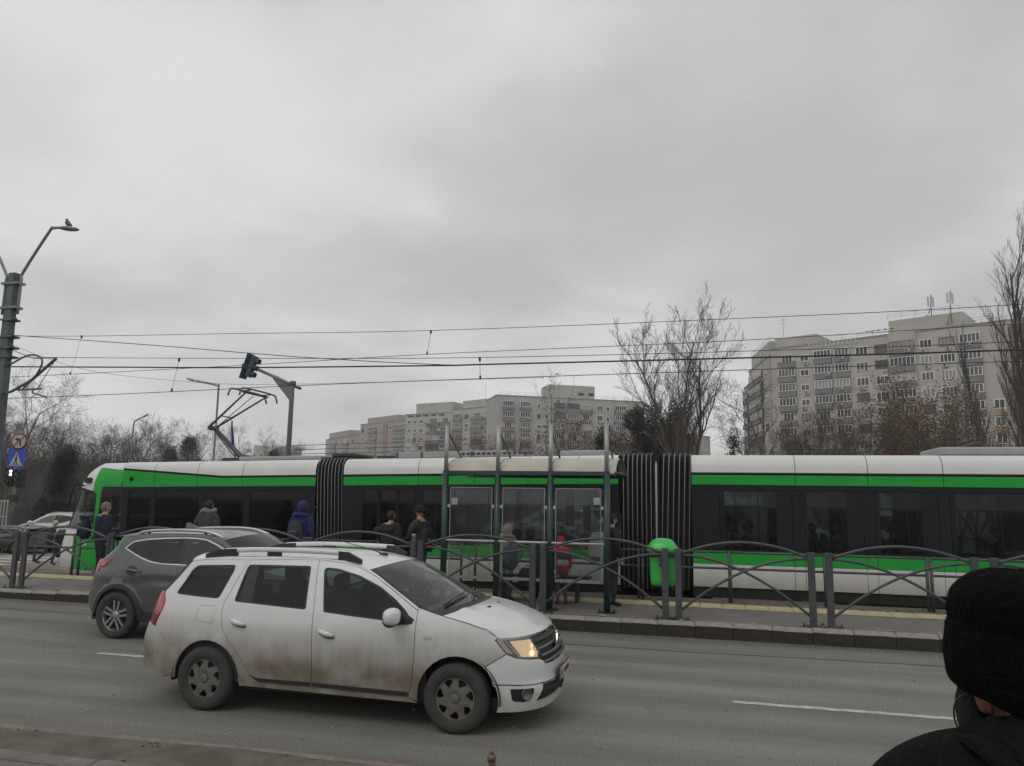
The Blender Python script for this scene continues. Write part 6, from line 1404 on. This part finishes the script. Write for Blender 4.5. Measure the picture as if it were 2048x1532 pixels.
    for s in(1,-1):
        pts=catmull([(s*.09,-.06,-.185),(s*.16,-.05,-.222),(s*.27,-.03,-.258),(s*.36,-.01,-.315),(s*.395,-.0,-.42)],5); b=MB(); b.tube([(p[0],p[1],p[2]+.004*sin(i*1.9)) for i,p in enumerate(pts)],[.07+.012*sin(i*1.35+s)+.010*rr.random() for i in range(len(pts))],12); b.build('shoulder_pad',jk,o)
    o.location=FG_LOC; o.rotation_euler=(0,0,R(14+6)); o.scale=(FG_S,)*3
    tag(o,'person in a black knitted beanie and black coat seen from behind, close at right','person')
FG_LOC=(.515,1.535,1.853); FG_S=.93
foreground_man()
mb=MB(); mb.box((0,-1.2,.08),(32,8.4,.28)); tag(mb.build('raised_pavement',MATS['near_paving']),kind='structure')

# ------------------------------------------------------------------ apartment blocks
m_wb=M('block_beige',(.46,.443,.405),.9,var=.10,sc=.25,bump=.1,bsc=3,stretch=(1,1,.25)); m_par=M('block_parapet',(.22,.20,.195),.9,var=.12,sc=.8); m_wg=M('block_grey',(.43,.415,.39),.9,var=.12,sc=.3,stretch=(1,1,.3)); m_wp=M('block_pink',(.36,.32,.305),.9,var=.1,sc=.3,stretch=(1,1,.3)); m_rf=M('block_roof',(.30,.29,.275),.9,var=.15,sc=.5)
m_yl=M('block_yellow',(.42,.32,.13),.9); m_br=M('block_brown',(.21,.13,.09),.9,var=.15); m_fr=M('pvc_white',(.78,.78,.78),.5,var=.06); m_fr2=M('frame_brown',(.12,.10,.09),.7)
m_pane=[M('pane_dark',(.030,.034,.040),.12,var=.3,sc=.7),M('pane_mid',(.085,.09,.10),.15,var=.3,sc=.7),M('pane_curtain',(.30,.29,.28),.4,var=.2,sc=1.5)]; m_ac=M('ac_white',(.42,.41,.40),.6); m_acf=M('ac_fan',(.10,.10,.10),.7)
WC={}
def proto(kind, w, h, var, frame):
    key=(kind,round(w,1),round(h,1),var,frame.name)
    if key in WC: return WC[key]
    w=round(w,1); h=round(h,1); n=max(1,int(round(w/.62)))
    b=MB(); b.box((w/2,-.005,h/2),(w,.05,h)); pane=b
    f=MB(); t=.12
    for i in range(n+1): f.box((i*w/n,-.04,h/2),(t if i in(0,n) else t*.8,.05,h))
    f.box((w/2,-.045,0),(w+t,.07,t)); f.box((w/2,-.045,h),(w+t,.05,t))
    WC[key]=(mkmesh(pane,m_pane[var]),mkmesh(f,frame)); return WC[key]
def mkmesh(b,mats):
    me=bpy.data.meshes.new('part'); me.from_pydata(b.v,[],b.f); 
    for m in (mats if isinstance(mats,(list,tuple)) else [mats]): me.materials.append(m)
    me.polygons.foreach_set('material_index',b.m); me.update(); return me
def addo(name,me,parent,loc):
    o=bpy.data.objects.new(name,me); COL.objects.link(o); o.parent=parent; o.location=loc; return o
_b=MB(); _b.box((0,-.16,.3),(.85,.30,.58),0); _b.lathe([(.21,0),(.21,.02),(0,.02)],10,1,Matrix.Translation((-.12,-.31,.3))@Matrix.Rotation(pi/2,4,'X')); ME_AC=mkmesh(_b,[m_ac,m_acf])
def block(name,label,P,Q,depth,zt,nfl,fh,cols,wall,seed=1,group='apartment blocks behind the tram',ac=.25,top_pad=None,g0=0.):
    rr=random.Random(seed); L_=math.dist(P,Q); a=math.atan2(Q[1]-P[1],Q[0]-P[0]); t=thing(name,label,'apartment building',(P[0],P[1],g0),a,group)
    b=MB(); b.box((L_/2,depth/2,zt/2),(L_,depth,zt)); b.build('wall',wall,t)
    b=MB(); b.box((L_/2,depth/2,zt+.12),(L_+.25,depth+.25,.24)); b.build('roof',m_rf,t)
    z0=zt-(top_pad if top_pad else 1.1)-fh*nfl
    pc={}
    for fl in range(nfl):
        z=z0+fl*fh
        for c in cols:
            x0,x1,k=c[:3]; w=x1-x0
            if len(c)>3 and not (c[3][0]<=fl<c[3][1]): continue
            if k in 'by':
                pm=m_par if k=='b' else m_yl; key=(round(w,1),k)
                if key not in pc: b=MB(); b.box((w/2,-.30,.50),(w,.62,1.02)); b.box((w/2,-.32,1.03),(w+.06,.68,.06)); pc[key]=mkmesh(b,pm)
                addo('balcony',pc[key],t,(x0,0,z-.02))
                if rr.random()<.86:
                    v=rr.choice((0,0,0,1,1,2)); p,f=proto('b',w-.1,1.45,v,m_fr if rr.random()<.85 else m_fr2); o=addo('window',p,t,(x0+.05,-.36,z+1.10)); addo('window_frame',f,o,(0,0,0))
                else: p,f=proto('w',w*.6,1.5,0,m_fr); o=addo('window',p,t,(x0+.2*w,-.02,z+.95)); addo('window_frame',f,o,(0,0,0))
                if rr.random()<ac*.7: addo('air_conditioner',ME_AC,t,(x0+w*rr.uniform(.3,.9),-.60,z+.45))
            else:
                h=1.35 if k=='w' else 1.05; v=rr.choice((0,0,1,1,2)); p,f=proto('w',w,h,v,m_fr if rr.random()<.8 else m_fr2); o=addo('window',p,t,(x0,-.02,z+.95)); addo('window_frame',f,o,(0,0,0))
                if rr.random()<ac: addo('air_conditioner',ME_AC,t,(x0+w*rr.uniform(.2,.8),0,z+.15))
    return t
def railing(t, pts, name='roof_railing', h=.9, n=None):
    b=MB(); 
    for a,c in zip(pts,pts[1:]):
        d=(Vector(c)-Vector(a)); k=max(1,int(d.length/2.2))
        for i in range(k+1): q=Vector(a)+d*i/k; b.tube([q,q+Vector((0,0,h))],.03,4,cap=False)
        for z in (h,h*.5): b.tube([Vector(a)+Vector((0,0,z)),Vector(c)+Vector((0,0,z))],.022,4,cap=False)
    o=b.build(name,M('rail_grey_far',(.25,.25,.25),.6),t); o['kind']='stuff'
cm=[(1.5,4.7,'b'),(5.6,7.1,'s'),(8.2,11.3,'b'),(11.9,14.4,'b'),(15.5,17.5,'w'),(18.7,20.7,'w'),(21.1,25.1,'b'),(25.9,27.7,'w'),(28.8,31.0,'w'),(31.8,34.8,'b'),(36.0,37.5,'y',(0,6))]
t=block('apartment_block','large beige apartment block at the right with phone masts on its roof',(12.1,151.8),(50.3,131.5),14,31.2,10,2.75,cm,m_wb,3,ac=.42)
b=MB(); b.box((42.0,-.15,15.2),(6.5,.5,30.4)); b.build('brown_wall_section',m_br,t)
for fl in range(10):
    for x in (39.6,42.4): p,f=proto('w',1.6,1.4,fl%3,m_fr); o=addo('window',p,t,(x,-.45,1.2+fl*2.75)); addo('window_frame',f,o,(0,0,0))
b=MB(); b.box((26.5,6,32.6),(11.5,9,2.8)); b.build('roof_block',m_wb,t); b=MB(); b.box((3.8,8,32.4),(8,11,2.6)); b.build('roof_block',m_wg,t)
b=MB()
for i in range(12): b.box((7.4+i*.75,-.02,30.9),(.35,.25,.9))
b.build('parapet_crenels',m_wb,t)['kind']='stuff'
b=MB(); b.box((23.1,-.18,15.6),(4.4,.3,31.4)); b.build('projecting_bay',m_wb,t)
railing(t,[(8,.2,31.4),(21,.2,31.4)]); railing(t,[(21,.4,34),(32,.4,34)]); railing(t,[(30,.2,31.5),(40,.2,31.5)])
def antenna(x,y,z,h,t):
    a=MB(); a.tube([(x,y,z),(x,y,z+h)],.07,6)
    for k in range(3): a.tube([(x,y,z+h*.4*k*.8),(x-1.2+.3*k,y,z)],.03,4)
    o=a.build('antenna_mast',M('antenna_grey',(.16,.165,.17),.6,.3),t)
    for dx,dz in ((-.35,.0),(.4,-.2),(.15,.3)): b=MB(); b.box((x+dx,y-.2,z+h-.9+dz),(.26,.16,1.7)); b.tube([(x,y,z+h-.9+dz),(x+dx,y,z+h-.9+dz)],.03,4); b.build('antenna_panel',M('antenna_white',(.5,.5,.5),.6),o)
antenna(27.6,1.5,33.9,3.4,t); antenna(30.6,1.2,32.0,5.4,t)
a=MB(); a.tube([(2.2,1,33.6),(2.2,1,37.2)],.035,5); a.tube([(1.5,1,36.9),(2.9,1,36.9)],.025,4); a.tube([(1.6,1,36.2),(2.8,1,36.2)],.025,4); a.build('tv_aerial',M('antenna_grey',(.16,.165,.17)),t)
for i in range(9): bb=MB(); bb.ball((0,0,.1),(.16,.10,.11),6,5); bb.ball((.12,0,.2),(.06,.06,.06),6,4); o=bb.build('roof_bird',M('bird_dark',(.04,.04,.045),.9)); p=t.matrix_basis@Vector((17.5+i*.55+.2*sin(i*3),.2,32.25)); o.location=p; tag(o,['leftmost','second','third','fourth','fifth','sixth','seventh','eighth','rightmost'][i]+' tiny dark bird in the row on the big beige roof edge','bird','birds on the roof edge')
# its left wing, seen at a slant
t=block('apartment_block','narrow grey end wing of the large block with curved glazed balconies, left of it',(9.1,172.1),(11.9,153.4),10,30.2,10,2.75,[(1.0,13.0,'b'),(15.0,17.0,'s')],m_wg,5,ac=.2)
b=MB(); b.box((9,5,31.8),(17,9,3.4)); b.build('roof_block',m_wg,t); railing(t,[(.5,.5,33.5),(17.5,.5,33.5)])
for x in (5,9.5): b=MB(); b.box((x,.47,31.9),(2.4,.06,1.3)); b.build('roof_window',m_pane[1],t)
t=block('apartment_block','slim low stub of balconies at the far left edge of the large block',(8.3,178),(9.0,173.2),8,27.5,9,2.75,[(.5,4.3,'b')],m_wg,6,ac=.1)
# centre block
t=block('apartment_block','broad grey apartment block in the centre behind the bare trees, with a raised roof box',(-53.6,194.1),(-16.6,213.5),13,29.3,10,2.75,[(1.6,4.8,'b'),(6.4,9.2,'b'),(11.2,12.0,'s'),(13.3,14.1,'s'),(15.8,18.8,'b'),(19.4,22.8,'b'),(23.4,26.4,'b'),(28,29.5,'w'),(30.6,31.5,'s'),(33.0,36.2,'b'),(38.0,41.0,'b')],m_wg,8,ac=.35)
b=MB(); b.box((21.5,6,31.4),(13,8,3.8)); b.build('roof_block',m_wg,t); railing(t,[(1,.3,29.5),(15,.3,29.5)]); railing(t,[(28,.3,29.5),(41,.3,29.5)])
for x in (24,27): b=MB(); b.box((x,1.97,31.0),(1.6,.06,.8)); b.build('roof_window',m_pane[0],t)
a=MB(); a.tube([(22,2,33),(22,2,36)],.04,4); a.tube([(21.4,2,35.6),(22.6,2,35.6)],.03,4); a.build('tv_aerial',M('antenna_grey',(.16,.165,.17)),t)
# the row receding to the left
t=block('apartment_block','beige block with long balconies just left of the centre block',(-75.5,222.7),(-57.0,213.2),13,29.0,10,2.75,[(.8,4.4,'b'),(5.5,7,'s'),(8.4,13,'b'),(13.6,16.9,'b'),(17.8,20,'w')],m_wb,11)
b=MB(); b.box((10,6,30.4),(14,9,2.6)); b.build('roof_block',m_wg,t); a=MB(); a.tube([(12,2,31),(12,2,36)],.05,4); a.build('flag_mast',M('antenna_grey',(.16,.165,.17)),t)
t=block('apartment_block','beige block with a set-back roof storey, third from the left in the receding row',(-92.7,227.6),(-75.3,222.6),13,28.2,10,2.75,[(1,2.2,'s'),(3.2,4.5,'s'),(5.6,7,'s'),(8.5,13.5,'b'),(13.8,17.2,'b')],m_wb,12)
b=MB(); b.box((10,6,30),(14,9,3.6)); b.build('roof_block',m_wg,t)
for i in range(5): b=MB(); b.box((2+i*3,-.02,27.7),(2.0,.1,.5)); b.build('vent_opening',m_pane[0],t)
t=block('apartment_block','pinkish block with grey balconies in the receding row',(-124.1,261.4),(-92.5,240.5),13,28.6,10,2.75,[(1,2.4,'s'),(6,11,'b'),(13,14.5,'s'),(19,20.5,'w'),(22,30,'b'),(32,34,'s')],m_wp,13)
b=MB(); b.box((14,5,29.8),(20,9,2.0)); b.build('roof_block',m_wp,t)
b=MB(); b.box((16.8,-.05,14),(2.6,.3,27.6)); b.build('red_stair_bay',M('stair_pink',(.30,.21,.20),.9),t)
t=block('apartment_block','pinkish block with a flat overhanging roof at the far left end of the row',(-158.4,300.2),(-129.5,273),13,26.2,9,2.75,[(2,3.5,'s'),(7,13,'b'),(16,18,'w'),(22,27,'b'),(31,33,'s')],m_wp,14)
b=MB(); b.box((16,5,27.6),(24,10,2.2)); b.build('roof_block',m_wp,t)
t=block('apartment_block','tiny pale far-off block on the skyline behind the pantograph',(-352,531),(-296,545),20,33,9,3.0,[(3,20,'b'),(24,32,'w'),(36,52,'b')],m_wg,15,ac=0)
b=MB(); b.box((26,8,37),(34,14,8)); b.build('roof_block',m_wg,t)
t=block('apartment_block','low block half hidden behind the big bare tree',(-13.5,198),(-4.5,192.5),10,18.5,7,2.75,[(2,5,'b'),(7,10,'b')],m_wg,16)

# ------------------------------------------------------------------ trees
m_bark=M('bark',(.115,.10,.085),.95,var=.3,sc=6,bump=.5,bsc=20,stretch=(1,1,.2)); m_bark2=M('bark_dark',(.060,.052,.046),.95,var=.3,sc=6); m_twig=M('twig',(.078,.070,.063),.95,var=.25,sc=3); m_twigb=M('twig_brown',(.080,.058,.044),.95,var=.3,sc=3)
m_leafb=M('dead_leaf',(.14,.095,.06),.9,var=.4,sc=2); m_ever=M('evergreen',(.040,.048,.036),.95,var=.5,sc=1.5,c2=(.065,.072,.055)); m_ever2=M('evergreen_brown',(.052,.046,.038),.95,var=.4,sc=1.5,c2=(.085,.075,.062))
def grow_tree(seed, h, stems=2, first=.3, spread=.55, up=.35, r0=.16, levels=4, kids=(7,6,5,4), lean=.12, ratio=.55, jitter=.16, stemlen=1.0):
    rr=random.Random(seed); TR=MB(); CR=MB(); tips=[]
    def branch(p,d,L_,r,lv):
        ns=7 if lv==0 else (5 if lv<3 else 3); pts=[p]; q=p.copy(); dd=d.copy()
        for i in range(ns):
            jj=jitter*(.45 if lv==0 else 1); dd=(dd+Vector((rr.gauss(0,jj),rr.gauss(0,jj),rr.gauss(0,jj)+up*.16*(1 if lv else .4)))).normalized(); q=q+dd*(L_/ns); pts.append(q.copy())
        rs=[max(.0045,r*(1-.80*i/ns)) for i in range(ns+1)]
        (TR if lv==0 else CR).tube(pts,rs,8 if lv==0 else (5 if lv==1 else 3),0 if lv<2 else 1,cap=False,smooth=lv<2)
        if lv>=levels: tips.append(pts[-1]); tips.append(pts[len(pts)//2]); return
        K=kids[lv]+rr.randint(-1,1)
        for k in range(K):
            t=(first if lv==0 else .22)+(1-(first if lv==0 else .22))*((k+rr.random()*.9)/K); i=min(int(t*ns),ns-1); f=t*ns-i
            bp=pts[i].lerp(pts[i+1],f); bd=(pts[i+1]-pts[i]).normalized(); x,y=frame(bd); a=rr.random()*2*pi if lv else (k*2.4+rr.random())
            ang=spread*rr.uniform(.7,1.35); nd=(bd*cos(ang)+(x*cos(a)+y*sin(a))*sin(ang)); nd=(nd+Vector((0,0,up*.5))).normalized()
            branch(bp,nd,L_*ratio*rr.uniform(.7,1.15)*(1.15-.5*t if lv==0 else 1),max(.005,rs[i]*.52),lv+1)
    for s in range(stems):
        a=2*pi*s/stems+rr.random(); d=Vector((cos(a)*lean*(stems>1)*rr.uniform(.8,1.4),sin(a)*lean*(stems>1),1)).normalized()
        branch(Vector((cos(a)*r0*.6*(stems>1),sin(a)*r0*.6*(stems>1),0)),d,h*rr.uniform(.78,.92)*stemlen,r0*rr.uniform(.8,1.1),0)
    return TR,CR,tips
def leaves(tips, n, size, seed, jit=.3):
    rr=random.Random(seed); b=MB()
    for i in range(n):
        p=Vector(rr.choice(tips))+Vector((rr.gauss(0,jit),rr.gauss(0,jit),rr.gauss(0,jit))); u=Vector((rr.gauss(0,1),rr.gauss(0,1),rr.gauss(0,1))).normalized(); x,y=frame(u); s=size*rr.uniform(.5,1.3)
        b.add([p-x*s,p+y*s*.6,p+x*s,p-y*s*.6],[(0,1,2,3)])
    return b
PT={}
def tree(kind, label, loc, scale=1., rz=0., group='bare trees behind the tram', name='bare_tree', sz=None):
    if kind not in PT:
        K=dict(
         plane=dict(seed=24,h=14.6,stems=3,first=.22,spread=.58,up=.40,r0=.16,levels=4,kids=(15,10,7,5),lean=.13,ratio=.40,jitter=.14),
         round=dict(seed=5,h=8,stems=1,first=.22,spread=.75,up=.25,r0=.13,levels=4,kids=(11,8,6,4),ratio=.52),
         round2=dict(seed=9,h=8,stems=2,first=.2,spread=.7,up=.3,r0=.12,levels=4,kids=(10,8,6,4),lean=.22,ratio=.52),
         poplar=dict(seed=33,h=20,stems=1,first=.12,spread=.30,up=.55,r0=.30,levels=3,kids=(40,12,8),ratio=.24,jitter=.07),
         forked=dict(seed=41,h=19,stems=2,first=.25,spread=.42,up=.5,r0=.26,levels=4,kids=(14,9,7,4),lean=.10,ratio=.36,jitter=.09),
         bush=dict(seed=51,h=5,stems=4,first=.12,spread=.6,up=.3,r0=.06,levels=3,kids=(8,6,5),lean=.45,ratio=.5),
         brown=dict(seed=61,h=9,stems=3,first=.15,spread=.62,up=.28,r0=.11,levels=3,kids=(9,7,6),lean=.22,ratio=.5),
         thin=dict(seed=71,h=11,stems=2,first=.25,spread=.5,up=.4,r0=.09,levels=3,kids=(9,6,5),lean=.10,ratio=.38))[kind]
        TR,CR,tips=grow_tree(**K); dk=kind in('forked','poplar')
        r=thing(name,label,'tree',(0,0,0)); TR.build('trunk',m_bark2 if dk else m_bark,r)
        tw=m_twigb if kind in('bush','brown') else m_twig; CR.build('crown',[m_bark2 if dk else m_bark,tw],r)
        if kind=='brown': o=leaves(tips,5200,.075,3,.3).build('dead_leaves',m_leafb,r); o['kind']='stuff'
        if kind=='thin': o=leaves(tips,420,.085,4,.15).build('dead_leaves',M('dead_leaf_dark',(.07,.055,.042),.9),r); o['kind']='stuff'
        PT[kind]=r; o=r
    else: o=copy_tree(PT[kind])
    o.name=name; o['label']=label; o['group']=group; o.location=loc; o.rotation_euler=(0,0,rz); o.scale=(scale,scale,sz or scale); return o
G=-.35
tree('plane','tall pale bare tree with two stems right of the centre, behind the tram bellows',(-1.2,43,0),.84,R(15),sz=.885)
tree('forked','tall dark forked bare tree at the right edge in front of the beige block',(23.3,66,0),1.12,R(40),sz=1.15)
tree('poplar','slender bare poplar just left of the dark forked tree at right',(27.6,88,0),1.0,0)
tree('poplar','slender bare poplar nearest the right edge',(30.5,84,0),1.25,R(70))
tree('round','bare tree leaning over the left edge of the large beige block',(3.2,44,0),1.02,R(200))
tree('round2','bare spreading tree low in front of the grey end wing',(5.4,50,0),.92,R(70))
tree('round2','grey bare tree in front of the beige block, left of the brown-leaved one',(9.0,62,0),1.02,R(10))
tree('brown','wide tree with brown dead leaves in front of the beige block',(12.6,58,0),1.12,R(30)); tree('brown','second brown-leaved tree, right of the widest one',(15.8,62,0),1.0,R(140))
tree('thin','thin tall tree with a few leaves before the right part of the beige block',(18.0,64,0),1.0,R(20)); tree('thin','thin tree with a few dark leaves in front of the centre block',(-12.2,58.5,0),1.06,R(80)); tree('thin','thin leafy-topped tree rising out of the brown-leaved trees',(12.3,60,0),1.02,R(150))
for i,(x,y,s,r) in enumerate(((-28,86,1.9,0),(-25.2,84,1.8,40),(-30.5,88,1.75,100),(-20.4,77,1.5,160),(-16.8,74,1.6,220),(-11.0,74.5,1.75,20),(-8.2,70,1.6,75),(-5.6,66,1.55,130),(7.2,52,1.2,15),(-14,78,1.7,290))):
    tree('bush',['brown bare thicket left of the shelter poles','brown bare thicket beside the second thin lamp','lowest brown thicket left of the shelter','bare shrub behind the first shelter pole','bare shrub behind the second shelter pole','twiggy shrub behind the third shelter pole','twiggy shrub left of the dark evergreens','twiggy shrub among the dark evergreens','twiggy shrub under the end wing of the block','bare shrub before the centre block windows'][i],(x,y,0),s,R(r),'bare shrubs above the tram roof','bare_shrub')
tree('round','large bare tree at the left edge behind the mast and signs',(-39.5,37,G),1.02,R(60),'bare trees at the left')
rr=random.Random(12)
lbl=['bare tree left of the small street lamp','bare tree right of the small street lamp','bare tree above the tram nose','bare tree left of the pantograph','bare tree behind the dark conifer','bare tree between the conifer and the tram nose','bare tree beyond the parked cars at left','bare tree right of the flagpole','bare tree far behind the small street lamp','bare tree second from the left edge','bare tree behind the sign post','bare tree behind the tram camera housing']
for i,(x,y,s) in enumerate(((-71,75,1.15),(-62,74,1.2),(-67,78,1.25),(-57,78,1.1),(-58,60,1.0),(-50,57,.95),(-64,58,1.05),(-52,86,1.0),(-75,88,1.3),(-55,50,1.05),(-48,44,.95),(-69,70,1.1))):
    tree('round' if i%2 else 'round2',lbl[i],(x,y,G),s,R(i*67),'bare trees at the left')
for i,(x,y,s,r,lb) in enumerate(((-74,70,1.15,20,'bare tree filling the gap above the blue sign'),(-66,66,1.05,95,'bare tree just left of the small street lamp pole'),(-60,67,1.0,150,'bare tree between the lamp pole and the tall slim lamp'),(-55,72,1.1,210,'bare tree at the foot of the tall slim lamp'),(-58,88,1.3,260,'bare tree behind the knee of the pantograph'),(-50,84,1.1,310,'bare tree just right of the pantograph base'),(-45,42,.8,40,'low bare tree beside the big rounded conifer'),(-42,45,.75,120,'low bare tree right of the big rounded conifer'))):
    tree('round2' if i%2 else 'round',lb,(x,y,G),s,R(r),'bare trees at the left')
for i,(x,y,s,r,lb) in enumerate(((10.6,54,1.5,0,'brown thicket under the brown-leaved trees'),(14.2,55,1.45,60,'brown thicket right of the brown-leaved trees'),(17.2,58,1.6,120,'brown thicket before the dark forked tree'),(7.6,56,1.35,180,'grey thicket below the grey bare tree'),(19.8,62,1.7,240,'brown thicket at the right edge above the tram'),(4.6,52,1.4,300,'grey thicket left of the grey bare tree'))):
    tree('bush',lb,(x,y,0),s,R(r),'bare shrubs above the tram roof','bare_shrub')
tree('brown','third brown-leaved tree, lowest and nearest the tram roof',(13.6,54,0),.95,R(250))
# evergreens: clumps of needle tufts round a trunk
def evergreen(label, loc, h, r, seed, mat, tufts=9000, conical=True, size=.10):
    rr=random.Random(seed); t=thing('evergreen_tree',label,'tree',loc,0,'dark evergreens'); MB().tube([(0,0,0),(0,0,h*.9)],[.14,.03],7).build('trunk',m_bark2,t); b=MB()
    lumps=[]
    for k in range(46):
        z=h*(.10+.86*rr.random()); q=(1-(z/h)**1.6) if conical else sin(pi*min(1,.12+.86*z/h))**.6; a=rr.random()*2*pi; d=r*q*rr.uniform(.35,.95); lumps.append((d*cos(a),d*sin(a),z,r*rr.uniform(.22,.42)))
    for i in range(tufts):
        c=rr.choice(lumps); u=Vector((rr.gauss(0,1),rr.gauss(0,1),rr.gauss(0,1))).normalized(); p=Vector(c[:3])+u*c[3]*rr.uniform(.55,1.12); u2=(u+Vector((rr.gauss(0,.6),rr.gauss(0,.6),rr.gauss(.3,.5)))).normalized(); x,y=frame(u2); s=size*rr.uniform(.6,1.5)
        b.add([p-x*s*.35,p+u2*s*1.5,p+x*s*.35],[(0,1,2)])
    o=b.build('foliage',mat,t); o['kind']='stuff'
evergreen('big dark rounded conifer beside the tram nose at left',(-38.9,40.2,-.43),5.3,1.75,1,m_ever,26000,size=.075)
evergreen('dark evergreen under the pantograph',(-58.6,78,-.43),9.0,2.6,2,m_ever,14000,size=.13); evergreen('lower dark evergreen left of the pantograph',(-62,79,-.43),8.2,2.4,3,m_ever,12000,size=.13); evergreen('small dark evergreen under the signal arm',(-54.2,89,-.43),8.6,1.5,4,m_ever,9000,size=.13)
evergreen('dark brownish evergreen just right of the last shelter pole',(-2.9,50,0),7.6,2.2,9,m_ever2,16000,False,.125); evergreen('dark brownish evergreen left of the big bare tree, behind the shelter end',(-4.0,51.5,0),8.0,2.6,5,m_ever2,22000,False,.125); evergreen('dark pine behind the stems of the big bare tree',(-1.9,52.5,0),8.6,1.9,6,m_ever2,16000,True,.12); evergreen('low dark pine right of the big bare tree',(1.6,50.5,0),6.9,1.3,7,m_ever2,9000,True,.09); evergreen('dark thick shrub behind the left bellows edge',(-6.4,50.5,0),7.0,1.6,8,m_ever2,12000,False,.09)
# far wood closing the horizon
def far_wood():
    rr=random.Random(77); b=MB()
    for i in range(8000):
        a=R(rr.uniform(20,75)); d=rr.uniform(110,230); x=-d*sin(a)*1.0; y=d*cos(a)+20; h=rr.uniform(4,9.5)*(d/150)**.5; p=Vector((x,y,-.4)); q=p+Vector((rr.gauss(0,1.4),rr.gauss(0,1),h)); b.tube([p,p.lerp(q,.6)+Vector((rr.gauss(0,.4),0,0)),q],[.14,.08,.03],3,0,cap=False,smooth=False)
        for k in range(3): m=p.lerp(q,rr.uniform(.4,.9)); b.tube([m,m+Vector((rr.gauss(0,1.3),rr.gauss(0,1),rr.uniform(.6,2.2)))],[.06,.02],3,0,cap=False,smooth=False)
    tag(b.build('far_wood',M('far_twigs',(.105,.096,.088),.95,var=.3,sc=.1)),kind='stuff')
far_wood()

# ------------------------------------------------------------------ damp winter air
def haze():
    b=MB(); b.box((0,50,23),(2900,3100,49)); o=b.build('haze',None); m=bpy.data.materials.new('haze_air'); m.use_nodes=True; N=m.node_tree.nodes; N.clear()
    out=N.new('ShaderNodeOutputMaterial'); v=N.new('ShaderNodeVolumePrincipled'); v.inputs['Color'].default_value=(.97,.975,.98,1); v.inputs['Density'].default_value=.00055; v.inputs['Anisotropy'].default_value=.2
    m.node_tree.links.new(v.outputs[0],out.inputs['Volume']); o.data.materials.append(m); tag(o,kind='stuff')
haze()
